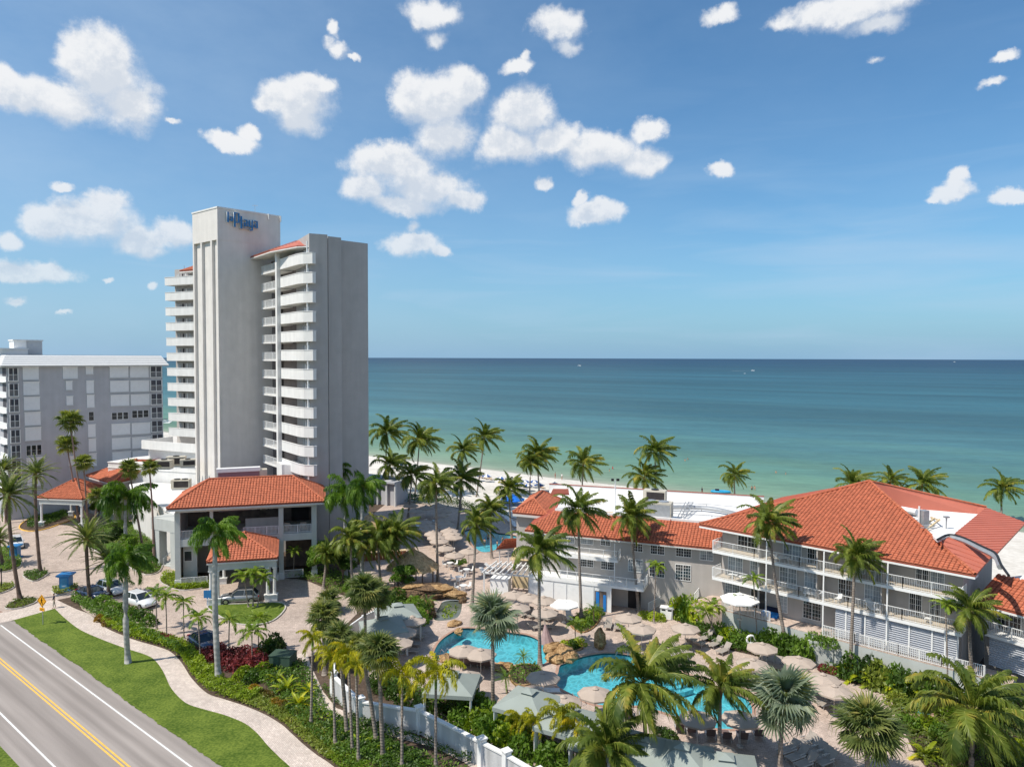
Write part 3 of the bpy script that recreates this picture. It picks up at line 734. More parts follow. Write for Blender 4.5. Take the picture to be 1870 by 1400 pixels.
PATH = GP([(535,1196),(552,1205),(560,1240),(578,1290),(614,1318),(655,1330),(701,1340),(793,1364),(848,1391),(880,1415),(960,1415),(880,1396),(831,1372),(766,1345),(700,1325),(663,1310),(614,1292),(590,1262),(568,1215),(560,1190)])
flat('garden_path', PATH, .008, 'walk')
# pools: basin, water, waterline tile and coping
for pl, dp, nm in ((pool_a, 1.2, 0), (pool_b, 1.3, 0), (pool_c, 1.2, 0)):
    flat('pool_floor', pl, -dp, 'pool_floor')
    b = MB(); n = len(pl)
    for i in range(n):
        p, q = pl[i], pl[(i + 1) % n]
        b.poly([(*p, -dp), (*q, -dp), (*q, -.22), (*p, -.22)])
    b.build('pool_wall', 'pool_floor', kind='structure')
    b = MB()
    for i in range(n):
        p, q = pl[i], pl[(i + 1) % n]
        b.poly([(*p, -.22), (*q, -.22), (*q, .02), (*p, .02)])
    b.build('pool_waterline', 'coping_dark', kind='structure')
    flat('pool_water', pl, -.10, 'pool_water')
    kerb('pool_coping', pl, .30, .05, 'coping', True, 0.0)
flat('pond_floor', pond, -.5, 'rock_dark'); 
pwm = mat('pond_water', (.10, .12, .10), .12, .2, 1)
flat('pond_water', pond, -.08, pwm)
kerb('pond_edge', pond, .35, .12, 'rock', True, -.3)
# in-pool shelf and steps
for cx, cy, r in ((815, 1205, 3.0), (1213, 1228, 3.2)):
    c = G(cx, cy)
    for i in range(3):
        rr = r - i * .6
        pl = [(c.x + rr * math.cos(a), c.y + rr * .8 * math.sin(a)) for a in np.linspace(0, 2 * math.pi, 18)[:-1]]
        host = pool_a if cx < 1000 else pool_b
        pl = [p for p in pl if inside(*p, host)]
        if len(pl) > 3: MB().prism(pl, -1.15, -.75 + i * .2).build('pool_step', 'pool_floor', kind='structure')
def bed(px, m, curb='curb', z=.05, name='planting_bed', n=3, w=.15, h=.14):
    pl = GP(smooth_loop(px, n))
    flat(name, pl, z, m)
    if curb: kerb('kerb', pl, w, h, curb, True)
    return pl
IS1 = bed([(380,1106),(440,1103),(505,1100),(521,1106),(517,1118),(498,1134),(470,1141),(430,1139),(395,1122)], 'grass', name='lawn')
BEDS = {}
BEDS['entry'] = bed([(9,1111),(25,1098),(42,1092),(68,1094),(60,1103),(30,1112)], 'mulch')
BEDS['date'] = bed([(42,1052),(55,1045),(75,1044),(88,1047),(78,1055),(60,1062)], 'mulch')
BEDS['pillar'] = bed([(94,1079),(105,1073),(125,1069),(142,1070),(140,1077),(120,1084),(104,1087)], 'mulch')
BEDS['west'] = bed([(152,990),(165,1001),(200,1018),(238,1037),(266,1050),(292,1043),(300,1020),(318,990),(290,960),(200,955)], 'mulch')
BEDS['lobby'] = bed([(292,1061),(305,1070),(322,1077),(345,1078),(376,1072),(380,1060),(340,1052),(305,1046)], 'mulch')
bed([(35,964),(45,952),(70,943),(100,940),(128,934),(137,946),(110,957),(80,967),(52,970)], 'mulch', MT['line_yellow'])
BEDS['far'] = bed([(-60,1020),(0,1000),(25,1008),(40,1030),(20,1042),(-20,1045)], 'mulch')
BEDS['isl2'] = bed([(-60,1080),(-10,1068),(22,1066),(24,1074),(0,1084),(-40,1092)], 'mulch')
BEDS['deck1'] = bed([(1040,1135),(1062,1120),(1085,1112),(1097,1125),(1085,1145),(1066,1155),(1050,1150)], 'mulch', 'rock')
BEDS['deck2'] = bed([(1018,1180),(1035,1170),(1058,1172),(1064,1184),(1045,1190),(1025,1188)], 'mulch', 'rock')
BEDS['deck3'] = bed([(930,1230),(945,1215),(975,1215),(990,1232),(968,1250),(940,1250)], 'mulch', 'rock')
BEDS['wall'] = bed([(1232,1126),(1290,1128),(1316,1160),(1384,1180),(1425,1192),(1468,1206),(1470,1222),(1425,1212),(1384,1198),(1310,1180),(1260,1148)], 'mulch', None)
BEDS['wall2'] = bed([(1500,1222),(1545,1206),(1560,1228),(1600,1240),(1660,1258),(1720,1275),(1725,1296),(1660,1282),(1600,1262),(1550,1246),(1505,1232)], 'mulch', None)
BEDS['east'] = bed([(1640,1270),(1700,1280),(1950,1320),(1950,1460),(1780,1450),(1690,1400),(1650,1330)], 'mulch', None)
BEDS['south'] = bed([(690,1240),(770,1283),(880,1335),(975,1390),(1030,1440),(1060,1400),(960,1330),(900,1290),(830,1275),(760,1255),(720,1225)], 'mulch', None)
BEDS['tiki'] = bed([(640,1052),(700,1075),(735,1085),(760,1100),(740,1110),(690,1100),(620,1085),(560,1060),(520,1055),(560,1040),(600,1040)], 'mulch', None)

# ------------------------------------------------------------ clay tile roofs
CAPR = .11
def tile_field(quad, pitch=.38, row=.40, hgt=.07, name='roof_tiles', parent=None, m='tile', lift=.03):
    """barrel tiles laid on a planar polygon (3D points); quad[0]-quad[1] is the eave"""
    q = [Vector(p) for p in quad]
    e = (q[1] - q[0]).normalized()
    nrm = (q[1] - q[0]).cross(q[2] - q[0])
    if nrm.z < 0: nrm = -nrm
    nrm.normalize()
    upv = nrm.cross(e)
    if upv.z < 0: upv = -upv
    uv = [((p - q[0]).dot(e), (p - q[0]).dot(upv)) for p in q]
    u0, u1 = min(a for a, _ in uv), max(a for a, _ in uv)
    v0, v1 = min(a for _, a in uv), max(a for _, a in uv)
    sec = [(-.47, 0), (-.30, .75), (0, 1.0), (.30, .75), (.47, 0)]
    E, U, Nn, O = (np.array(x) for x in (e, upv, nrm, q[0]))
    V = []; Fc = []; c = 0
    base = np.array([[a * pitch, 0, b * hgt] for a, b in sec])
    for j in range(int((v1 - v0) / row) + 1):
        for i in range(int((u1 - u0) / pitch) + 1):
            u = u0 + (i + .5) * pitch; v = v0 + j * row
            if not inside(u, v + row * .5, uv): continue
            jt = random.uniform(-.012, .012)
            lo = base.copy(); lo[:, 0] += u + jt; lo[:, 1] = v - .03; lo[:, 2] += lift + .030 + random.uniform(-.006, .006)
            hi = base.copy(); hi[:, 0] *= .86; hi[:, 0] += u + jt; hi[:, 1] = v + row; hi[:, 2] = hi[:, 2] * .8 + lift - .01
            V.append(np.vstack([lo, hi]))
            Fc += [(c + k, c + k + 1, c + 6 + k, c + 5 + k) for k in range(4)] + [(c + 4, c + 3, c + 2, c + 1, c)]
            c += 10
    if not V: return
    V = np.vstack(V)
    W = O + V[:, :1] * E + V[:, 1:2] * U + V[:, 2:] * Nn
    b = MB(); b.v = [tuple(x) for x in W]; b.f = Fc; b.mi = [0] * len(Fc)
    return b.build(name, m, parent, kind='stuff')
def seam_field(quad, parent, gap=.5, m='seam', name='standing_seams'):
    """raised seams running up a metal roof slope"""
    q = [Vector(p) for p in quad]
    e = (q[1] - q[0]).normalized()
    nrm = (q[1] - q[0]).cross(q[2] - q[0]); nrm = nrm if nrm.z > 0 else -nrm; nrm.normalize()
    U = nrm.cross(e); U = U if U.z > 0 else -U
    uv = [((p - q[0]).dot(e), (p - q[0]).dot(U)) for p in q]
    b = MB(); n = len(uv)
    u = min(a for a, _ in uv) + gap
    while u < max(a for a, _ in uv):
        xs = []
        for i in range(n):
            (a, c), (a2, c2) = uv[i], uv[(i + 1) % n]
            if (a - u) * (a2 - u) < 0: xs.append(c + (u - a) / (a2 - a) * (c2 - c))
        if len(xs) >= 2:
            xs.sort()
            b.bar(q[0] + e * u + U * xs[0] + nrm * .03, q[0] + e * u + U * xs[-1] + nrm * .03, .035, .06)
        u += gap
    b.build(name, m, parent, kind='stuff')
def ridge(a, c, parent, m='tile', r=.13):
    a, c = Vector(a), Vector(c); n = max(2, int((c - a).length / .42)); b = MB()
    for i in range(n):
        p, q = a.lerp(c, i / n), a.lerp(c, (i + 1.08) / n)
        b.tube([p, q], [r * 1.12, r * .92], 6, caps=False)
    b.build('ridge_tiles', m, parent, kind='stuff')
def slab_poly(pts, th, name, m, parent):
    """a thin plate under a planar roof polygon"""
    b = MB(); n = len(pts); q = [Vector(p) for p in pts]
    b.add([tuple(p) for p in q] + [(p.x, p.y, p.z - th) for p in q], [tuple(range(n)), tuple(range(2 * n - 1, n - 1, -1))] + [(i, i + n, (i + 1) % n + n, (i + 1) % n) for i in range(n)])
    return b.build(name, m, parent)
def tiled_slope(parent, pts, tiles=True, m='tile', name='roof', **k):
    r = slab_poly(pts, .18, name, 'tile_bed' if m == 'tile' else m, parent)
    if m == 'tile' and tiles: tile_field(pts, parent=r, **k)
    elif m == 'seam': seam_field(pts, r)
    return r
def hip_roof(parent, c, zE, rise, inset=None, tiles=(0, 1, 2, 3), flatcap=None, name='roof'):
    """hip roof on four eave corners (c[0]-c[1] front, then round); returns ridge ends"""
    P = [Vector((p[0], p[1], zE)) for p in c]
    d = (P[3] - P[0]); w = (P[1] - P[0])
    half = inset if inset is not None else min(d.length, w.length) / 2
    dn, wn = d.normalized(), w.normalized()
    up_ = Vector((0, 0, rise))
    if w.length > d.length:
        a = P[0] + dn * d.length / 2 + wn * half + up_; bb = P[1] + dn * d.length / 2 - wn * half + up_
        faces = [[P[0], P[1], bb, a], [P[1], P[2], bb], [P[2], P[3], a, bb], [P[3], P[0], a]]
        hips = [(P[0], a), (P[3], a), (P[1], bb), (P[2], bb), (a, bb)]
    else:
        a = P[0] + wn * w.length / 2 + dn * half + up_; bb = P[3] + wn * w.length / 2 - dn * half + up_
        faces = [[P[0], P[1], a], [P[1], P[2], bb, a], [P[2], P[3], bb], [P[3], P[0], a, bb]]
        hips = [(P[0], a), (P[1], a), (P[2], bb), (P[3], bb), (a, bb)]
    for i, f in enumerate(faces): tiled_slope(parent, f, i in tiles, name=name)
    for p, q in hips:
        if (q - p).length > .3: ridge(p + Vector((0, 0, .10)), q + Vector((0, 0, .10)), parent)
    return a, bb
def railing(parent, a, c, z, h=1.05, post=1.6, pick=.125, m='white', pw=.022, name='railing'):
    a, c = Vector((a[0], a[1], 0)), Vector((c[0], c[1], 0)); L_ = (c - a).length; d = (c - a) / L_
    if hasattr(z, '__len__'): z0, z1 = z
    else: z0 = z1 = z
    Z = lambda t: z0 + (z1 - z0) * t / L_
    P = lambda t, zz: (a.x + d.x * t, a.y + d.y * t, Z(t) + zz)
    b = MB(); b.bar(P(0, h), P(L_, h), .06, .045); b.bar(P(0, .09), P(L_, .09), .045, .04)
    r = b.build(name, m, parent)
    b = MB(); t = pick
    while t < L_:
        b.bar(P(t, .09), P(t, h), pw, pw); t += pick
    b.build('pickets', m, r, kind='stuff')
    n = max(1, round(L_ / post))
    for i in range(n + 1):
        b = MB(); b.bar(P(L_ * i / n, 0), P(L_ * i / n, h + .02), .055, .055); b.build('post', m, r)
    return r
def window(parent, w, u0, u1, z0, z1, cols=3, rows=4, leaves=2, glass='glass', fr='white', o=0.0, fw=.055, mw=.024, curtain=False):
    """frame, glazing bars and pane set on wall w"""
    b = MB(); d0, d1 = o + .004, o + .07
    b.wbox(w, u0, u1, z0, z0 + fw, d0, d1); b.wbox(w, u0, u1, z1 - fw, z1, d0, d1)
    b.wbox(w, u0, u0 + fw, z0 + fw, z1 - fw, d0, d1); b.wbox(w, u1 - fw, u1, z0 + fw, z1 - fw, d0, d1)
    wl = (u1 - u0) / leaves
    for i in range(1, leaves): b.wbox(w, u0 + wl * i - fw * .6, u0 + wl * i + fw * .6, z0 + fw, z1 - fw, d0, d1)
    f = b.build('window', fr, parent)
    b = MB()
    if cols:
        for l in range(leaves):
            for i in range(1, cols):
                x = u0 + wl * l + wl * i / cols; b.wbox(w, x - mw / 2, x + mw / 2, z0 + fw, z1 - fw, d0 + .03, d1 - .015)
        for j in range(1, rows):
            y = z0 + (z1 - z0) * j / rows; b.wbox(w, u0 + fw, u1 - fw, y - mw / 2, y + mw / 2, d0 + .031, d1 - .014)
        b.build('glazing_bars', fr, f)
    b = MB(); b.wbox(w, u0 + fw * .5, u1 - fw * .5, z0 + fw * .5, z1 - fw * .5, o + .002, o + .028)
    b.build('pane', glass, f)
    return f
def shed(x): return x
# ------------------------------------------------------------ hotel tower
def tower():
    T = thing('hotel_tower', 'tall grey stucco hotel tower with blue lettering near its flat top', 'building', (-47, 116, 0))
    A = Vector((-47.3, 114.6, 0)); Lc = Vector((-53.6, 119.7, 0)); Rc = Vector((-39.7, 122.2, 0)); Bk = Lc + Rc - A
    ztop = 54.1
    # shaft: left face recessed between fins
    wl = Wall(Lc, A); wm = Wall(A, Rc)
    L_ = wl.len
    zb = 44.6 + 2.0
    zb = wl.px(378, 441)[1]
    b = MB(); s = .0
    b.prism([tuple(p.xy) for p in (Lc, A, Rc, Bk)], zb, ztop - .25)
    b.build('wall', 'stucco', T)
    li = wl.off(-.45)
    inA = li.pt(L_, 0); inL = li.pt(0, 0)
    b = MB(); b.prism([tuple(p.xy) for p in (inL, inA, Rc, Bk)], -.0, zb - .001, top=False); b.build('wall', 'stucco', T)
    us = [wl.ux(x, 650) for x in (354, 358, 367, 371, 386, 391)]
    for a_, c_ in ((0, .45), (wl.ux(366.5, 500), wl.ux(369, 500)), (wl.ux(384.5, 500), wl.ux(387.5, 500)), (L_ - .35, L_)):
        b = MB(); b.wbox(wl, a_, c_, 0, zb - .002, -.45 + .003, 0); b.build('fin', 'stucco', T)
    b = MB(); b.prism([tuple(p.xy) for p in (wl.pt(-.08, 0, .08), wl.pt(L_ + .08, 0, .08), Rc + wm.n * .08 + wm.u * .08, Bk)], ztop - .25, ztop); b.build('coping', 'stucco_white', T)
    # parapet hooks
    for x, y in ((489.5, 396), (511, 400)):
        u, z = wm.px(x, y); b = MB(); b.wbox(wm, u - .09, u + .09, z - .5, z + .45, .003, .35); b.build('bracket', 'stucco_white', T)
    b = MB(); p = wm.pt(wm.ux(473, 390), ztop, -1.5); b.tube([p, p + Vector((0, 0, 1.6))], .03, 5); b.bar(p + Vector((-.5, 0, 1.4)), p + Vector((.5, 0, 1.4)), .05); b.build('antenna', 'steel', T)
    # lettering: strokes given in the picture's own pixels, laid on the wall
    def letter(strokes):
        b = MB()
        for x0, y0, x1, y1 in strokes:
            (u0, za), (u1, zc) = wm.px(340 + x0 / 10.39, 370 + y0 / 10.39), wm.px(340 + x1 / 10.39, 370 + y1 / 10.39)
            b.wbox(wm, u0, u1, zc, za, .12, .46)
        r = b.build('letter', 'white', T)
        b = MB()
        for x0, y0, x1, y1 in strokes:
            (u0, za), (u1, zc) = wm.px(340 + x0 / 10.39, 370 + y0 / 10.39), wm.px(340 + x1 / 10.39, 370 + y1 / 10.39)
            b.wbox(wm, u0 + .0, u1 - .0, zc, za, .462, .52)
        b.build('face', 'sign_blue', r)
    letter([(752, 180, 786, 383)])
    letter([(800, 268, 862, 292), (838, 292, 862, 362), (800, 312, 838, 334), (800, 334, 824, 344), (800, 344, 838, 362)])
    letter([(880, 190, 914, 472), (914, 196, 986, 224), (956, 224, 988, 396), (914, 372, 956, 396)])
    letter([(1002, 262, 1040, 505), (1040, 486, 1190, 512)])
    letter([(1066, 326, 1140, 352), (1112, 352, 1140, 465), (1066, 384, 1112, 406), (1066, 406, 1092, 444), (1066, 444, 1112, 465)])
    letter([(1156, 336, 1184, 470), (1184, 448, 1212, 474), (1212, 338, 1240, 540), (1180, 522, 1212, 546)])
    letter([(1256, 350, 1336, 376), (1306, 376, 1336, 500), (1256, 410, 1306, 432), (1256, 432, 1282, 466), (1256, 466, 1306, 490)])
    # right wing: three stepped slabs
    steps = [((-29.9, 105.1), (-27.5, 106.2), 48.2), ((-27.75, 107.6), (-26.15, 108.6), 48.2), ((-26.6, 110.8), (-22.9, 113.1), 48.2)]
    back = Vector((-.5, .866, 0))
    Wm = [Wall(a_, c_) for a_, c_, z in steps]
    pe = [Vector((*a_, 0)) for a_, _, _ in steps]; qe = [Vector((*c_, 0)) for _, c_, _ in steps]
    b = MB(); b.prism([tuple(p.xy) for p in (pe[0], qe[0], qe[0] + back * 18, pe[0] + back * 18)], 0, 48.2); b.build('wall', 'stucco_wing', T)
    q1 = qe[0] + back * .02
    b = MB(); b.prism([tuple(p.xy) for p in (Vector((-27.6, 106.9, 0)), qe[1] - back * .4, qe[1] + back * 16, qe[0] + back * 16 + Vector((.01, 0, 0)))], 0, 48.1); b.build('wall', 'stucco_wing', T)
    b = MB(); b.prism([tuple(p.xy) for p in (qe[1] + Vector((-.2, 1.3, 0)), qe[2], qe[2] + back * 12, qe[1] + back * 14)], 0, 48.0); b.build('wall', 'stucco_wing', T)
    # corridor and balconies between shaft and wing
    S, Mp, E = Vector((-36.6, 112, 0)), Vector((-32.1, 106, 0)), Vector((-29.3, 104.3, 0))
    C0 = Vector((-41.6, 118.4, 0))
    fl = 2.84
    wf = (S - Mp).normalized()
    wingw = Wall(pe[0], pe[0] + back * 16)
    curve = [S, Mp + wf * .6, Mp + Vector((.45, -.50, 0)), Mp + Vector((1.35, -1.25, 0)), Mp + Vector((2.25, -1.55, 0)), E + Vector((.1, -.1, 0)), E + Vector((.45, .35, 0)), Vector((-29.3, 105.35, 0))]
    wallback = [Vector((-29.6, 105.5, 0)), pe[0] + back * .1, pe[0] + back * 9.0]
    inset = []
    for i, p in enumerate(curve):
        t = (curve[min(i + 1, len(curve) - 1)] - curve[max(i - 1, 0)]).normalized(); n = Vector((-t.y, t.x, 0))
        inset.append(p + n * .14)
    for kf in range(12):
        z = 43.7 - fl * kf
        b = MB(); b.prism([tuple(p.xy) for p in curve + [pe[0] + back * .2, pe[0] + back * 9.2]], z, z + .22); b.build('balcony_slab', 'stucco_white', T)
        b = MB()
        for i in range(len(curve) - 1):
            q = [curve[i], curve[i + 1], inset[i + 1], inset[i]]
            b.hexa([(p.x, p.y, z + .221) for p in q] + [(p.x, p.y, z + 1.52) for p in q])
        pa = b.build('parapet', 'stucco_white', T)
        b = MB()
        for i in range(len(curve) - 1):
            o_ = [(curve[i] - inset[i]).normalized() * .05, (curve[i + 1] - inset[i + 1]).normalized() * .05]
            q = [curve[i] + o_[0], curve[i + 1] + o_[1], inset[i + 1], inset[i]]
            b.hexa([(p.x, p.y, z + 1.525) for p in q] + [(p.x, p.y, z + 1.62) for p in q])
        b.build('cap', 'stucco_white', pa)
        # corridor slab and rail
        d = (S - C0).normalized(); nb = Vector((.73, .68, 0))
        b = MB(); b.prism([tuple(p.xy) for p in (C0 - nb * .1, S - nb * .1, S + nb * 6, C0 + nb * 6)], z - .12, z + .12); b.build('corridor_slab', 'stucco_white', T)
        rr = railing(T, C0, S, z + .12, 1.15, 1.6, .25, pw=.045)
        # doors and windows under each balcony
        for u0, u1, m_ in ((2.2, 3.0, 'stucco_white'), (3.6, 4.4, 'curtain'), (.35, .75, 'white')):
            b = MB(); b.wbox(wingw, u0, u1, z + .24, z + 2.3, .005, .05); b.build('door', m_, T)
        b = MB(); p = wingw.pt(1.3, z + 2.25, .12); b.rbox(p.x, p.y, z + 2.1, .16, .16, .28, .5); b.build('wall_lamp', 'black', T)
    # set-back dark corridor wall
    dw = Wall(C0 + Vector((.73, .68, 0)) * 2.2, S + Vector((.73, .68, 0)) * 2.2)
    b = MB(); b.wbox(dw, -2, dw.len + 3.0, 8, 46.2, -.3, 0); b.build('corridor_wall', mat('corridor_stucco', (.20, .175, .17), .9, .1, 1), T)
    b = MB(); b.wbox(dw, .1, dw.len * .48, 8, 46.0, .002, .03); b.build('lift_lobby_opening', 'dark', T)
    b = MB(); q = S - Vector((.73, .68, 0)) * .25; b.rbox(q.x, q.y, 5, .62, .62, 41.4, -.85); b.build('pier', 'stucco_white', T)
    b = MB(); q = Vector((-30.15, 104.75, 0)); b.tube([(q.x, q.y, 8), (q.x, q.y, 47.0)], .11, 8); b.build('column', 'white', T)
    # small tiled roof over the top balcony
    zE = 46.55
    e0 = C0 - Vector((.73, .68, 0)) * 1.3 + Vector((-.9, .9, 0)); e1 = S - Vector((.73, .68, 0)) * 1.5; e2 = Mp + Vector((1.0, -.3, 0)); 
    r0 = C0 + Vector((.73, .68, 0)) * 2.6; r1 = pe[0] + back * 6.2
    tp = [Vector((e0.x, e0.y, zE)), Vector((e1.x, e1.y, zE)), Vector((r1.x, r1.y, zE + 1.5)), Vector((r0.x, r0.y, zE + 1.5))]
    tiled_slope(T, tp)
    tp2 = [Vector((e1.x, e1.y, zE)), Vector((e2.x - .9, e2.y + .2, zE)), Vector((pe[0].x - .4, pe[0].y + 1.6, zE + .1)), Vector((r1.x, r1.y, zE + 1.5))]
    slab_poly(tp2, .15, 'roof', 'seam', T)
    sf = [tuple(p.xy) for p in (e0, e1, e2 + Vector((-.9, .2, 0)), pe[0] + back * .3, r1, r0)]
    MB().prism(sf, zE - .32, zE - .17).build('soffit', 'stucco_white', T)
    # left wing behind the shaft
    WL_ = Wall((-65.6, 135.4), (-54.5, 130.4)); wb = WL_.off(-2.2)
    uL, uR = wb.ux(320.5, 600), WL_.len
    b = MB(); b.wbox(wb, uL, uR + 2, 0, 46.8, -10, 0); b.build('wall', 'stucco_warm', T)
    ws = WL_
    for kf in range(12):
        z = 44.6 - .0 - 2.86 * kf; z = 43.55 - 2.86 * kf
        u0 = ws.ux(302 + kf * .35, 600) if kf < 11 else ws.ux(278, 800)
        if kf == 11: continue
        b = MB(); b.wbox(ws, u0, uR, z, z + .2, -2.2, 0); b.build('balcony_slab', 'stucco_white', T)
        b = MB(); b.wbox(ws, u0, uR, z + .203, z + 1.45, -.14, 0); pa = b.build('parapet', 'stucco_white', T)
        b = MB(); b.wbox(ws, u0, u0 + .14, z + .203, z + 1.45, -2.2, -.145); b.build('side_parapet', 'stucco_white', T)
        b = MB(); b.wbox(ws, u0 - .04, uR, z + 1.453, z + 1.55, -.2, .05); b.build('cap', 'stucco_white', pa)
        for x0, x1, m_ in ((324.5, 329.5, 'curtain'), (345, 350, 'curtain'), (334, 336, 'dark'), (340, 342.5, 'stucco_white')):
            b = MB(); b.wbox(wb, wb.ux(x0, 600), wb.ux(x1, 600), z + .22, z + 2.35, .004, .06); b.build('door', m_, T)
    # broad balcony at the foot of the left wing
    u0 = ws.ux(279, 800); z = ws.px(300, 818)[1]
    b = MB(); b.wbox(ws, u0, uR, z, z + .2, -4.5, 2.5); b.build('terrace_slab', 'stucco_white', T)
    b = MB(); b.wbox(ws, u0, uR, z + .203, z + 1.65, 2.35, 2.5); b.wbox(ws, u0, u0 + .15, z + .203, z + 1.65, -4.5, 2.35); b.build('parapet', 'stucco_white', T)
    b = MB(); b.wbox(ws, u0 + .3, uR, z - 2.6, z, -1.5, 1.2); b.build('screen_wall', 'offwhite', T)
    b = MB(); b.wbox(ws, u0, uR, z - 3.3, z - 2.62, -1.5, 2.3); b.build('parapet', 'stucco_white', T)
    b = MB(); b.wbox(ws, u0 + 1, uR, 0, z - 3.32, -6, 1.0); b.build('wall', 'stucco_warm', T)
    # tiled roof over the top-left balcony
    zt = 46.2
    a0, a1 = ws.pt(ws.ux(325, 482), zt, -.3), ws.pt(uR, zt, -.3)
    tiled_slope(T, [a0, a1, a1 + Vector((.8, 2.2, 1.4)), a0 + Vector((4.2, 1.6, 1.4))])
    b = MB(); b.wbox(ws, ws.ux(325, 482), uR, zt - .35, zt - .19, -2.2, -.3); b.build('soffit', 'stucco_white', T)
    b = MB(); p = ws.pt(ws.ux(321, 480), 43, -1.9); b.tube([p, p + Vector((0, 0, 4.4))], .05, 5); b.build('downpipe', 'steel', T)
    return T
tower()

# ------------------------------------------------------------ low wings at the tower foot
def podium():
    T = thing('hotel_podium', 'low white hotel wing with flat white roof at the foot of the tower', 'building', (-50, 108, 0))
    # curved white roof west of the lobby
    zr = 7.0
    out = GP([(236,884),(262,880),(300,882),(340,884),(365,890),(372,925),(318,938),(300,930),(285,918),(262,905),(240,896)], zr)
    MB().prism(out, zr - .25, zr).build('roof', 'roof_white', T)
    def ins(pl, k):
        c = Vector((sum(p[0] for p in pl) / len(pl), sum(p[1] for p in pl) / len(pl)))
        return [tuple(c + (Vector(p) - c) * k) for p in pl]
    MB().prism(ins(out, .97), zr - 1.1, zr - .252).build('fascia', 'stucco_white', T)
    MB().prism(ins(out, .93), 0, zr - 1.101).build('wall', 'stucco', T)
    zr2 = 10.5
    w = Wall(tuple(G(228, 870, 8).xy), tuple(G(380, 880, 8).xy)).off(-2)
    zt = w.px(300, 850)[1]
    b = MB(); b.wbox(w, -6, w.len + 2, 0, zt, -9, 0); b.build('wall', 'stucco_white', T)
    b = MB(); b.wbox(w, -6.1, w.len + 2, zt - 1.0, zt - .85, .002, .1); b.wbox(w, -6.1, w.len + 2, zt, zt + .12, -9, .12); b.build('cornice', 'stucco_white', T)
    # wall piers beneath
    gw = Wall(tuple(G(262, 1010).xy), tuple(G(322, 1040).xy))
    # entrance hall front with stair
    fw = Wall(tuple(G(276, 1030, 0).xy), tuple(G(330, 1042, 0).xy))
    u0, u1 = fw.ux(279, 1000), fw.ux(291, 1000)
    for x0, x1 in ((279, 291), (311, 320)):
        b = MB(); b.wbox(fw, fw.ux(x0, 1000), fw.ux(x1, 1000), 0, 5.2, -1.2, 0); b.build('pier', 'stucco_green', T)
    b = MB(); b.wbox(fw, fw.ux(276, 960), fw.ux(322, 960), 5.2, 6.9, -6, .05); b.build('wall', 'stucco_green', T)
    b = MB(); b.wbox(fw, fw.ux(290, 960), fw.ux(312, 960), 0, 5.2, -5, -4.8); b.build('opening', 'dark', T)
    for i in range(10):
        b = MB(); b.wbox(fw, fw.ux(293, 1000), fw.ux(308, 1000), i * .17, i * .17 + .17, -.4 - .32 * (i + 1), -.4 - .32 * i); b.build('step', 'stucco_green', T)
    for x in (293, 308):
        p, q = fw.pt(fw.ux(x, 1000), 0, -.4), fw.pt(fw.ux(x, 1000), 0, -3.6)
        railing(T, p, q, (.1, 1.8), 1.0, 1.6, .15, name='stair_railing')
    # terrace block and boxes by the tower
    def boxw(x0, x1, ytop, ybot, Y, dep, m, name='wall', cap=None):
        p, q = YP(x0, ytop, Y), YP(x1, ytop, Y)
        b = MB(); b.box(p.x, q.x, Y, Y + dep, max(0, YP(x0, ybot, Y).z), p.z); r = b.build(name, m, T)
        return p, q
    p, q = boxw(515, 545, 849, 885, 108.5, 5, 'stucco_white')
    # open-topped stair box
    zt = p.z
    b = MB()
    wx = Wall((q.x, 100), (q.x + 2.6, 101.5))
    b.prism([(p.x - 1.7, 111.2), (p.x, 108.4), (q.x + 2.3, 109.7), (q.x + 1.0, 113.2)], 0, zt + .1); b.build('wall', 'stucco_white', T)
    b = MB(); b.prism([(p.x - 1.3, 111.2), (p.x + .1, 108.9), (q.x + 1.9, 110.0), (q.x + .8, 112.8)], zt + .102, zt + .12); b.build('roof', 'offwhite', T)
    # round balcony bay
    c = YP(562, 862, 110)
    pts = [(c.x + 1.35 * math.cos(a), 110.5 + 1.2 * math.sin(a)) for a in np.linspace(-math.pi, 0, 12)]
    pts += [(c.x + 1.35, 112.5), (c.x - 1.35, 112.5)]
    MB().prism(pts, c.z - 1.1, c.z + .55).build('bay', 'stucco_white', T)
    MB().prism([(x * .999 + .05, y + .1) for x, y in pts], c.z + .553, c.z + .68).build('cap', 'stucco_white', T)
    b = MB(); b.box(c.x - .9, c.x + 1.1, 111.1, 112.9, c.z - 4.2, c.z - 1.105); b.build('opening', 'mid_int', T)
    b = MB(); b.box(c.x + 1.12, c.x + 1.4, 110.1, 112.9, c.z - 4.2, c.z - 1.105); b.build('pier', 'stucco_white', T)
    # mauve plant screen with white cap
    wp = Wall(tuple(G(400, 884, 12).xy), tuple(G(472, 880, 12).xy))
    (ua, z1), (ub, _) = wp.px(398, 863), wp.px(474, 859)
    b = MB(); b.wbox(wp, ua, ub, 8, z1, -.4, 0); b.build('plant_screen', 'purple', T)
    b = MB(); b.wbox(wp, ua - .2, ub + .1, z1 + .003, z1 + .55, -.9, .15); b.build('cap', 'white', T)
    b = MB(); (uc, zc) = wp.px(481, 857); b.wbox(wp, uc - .5, uc + .5, 8, zc, -1.4, .2); b.build('vent_box', 'hvac', T)
    return T
podium()
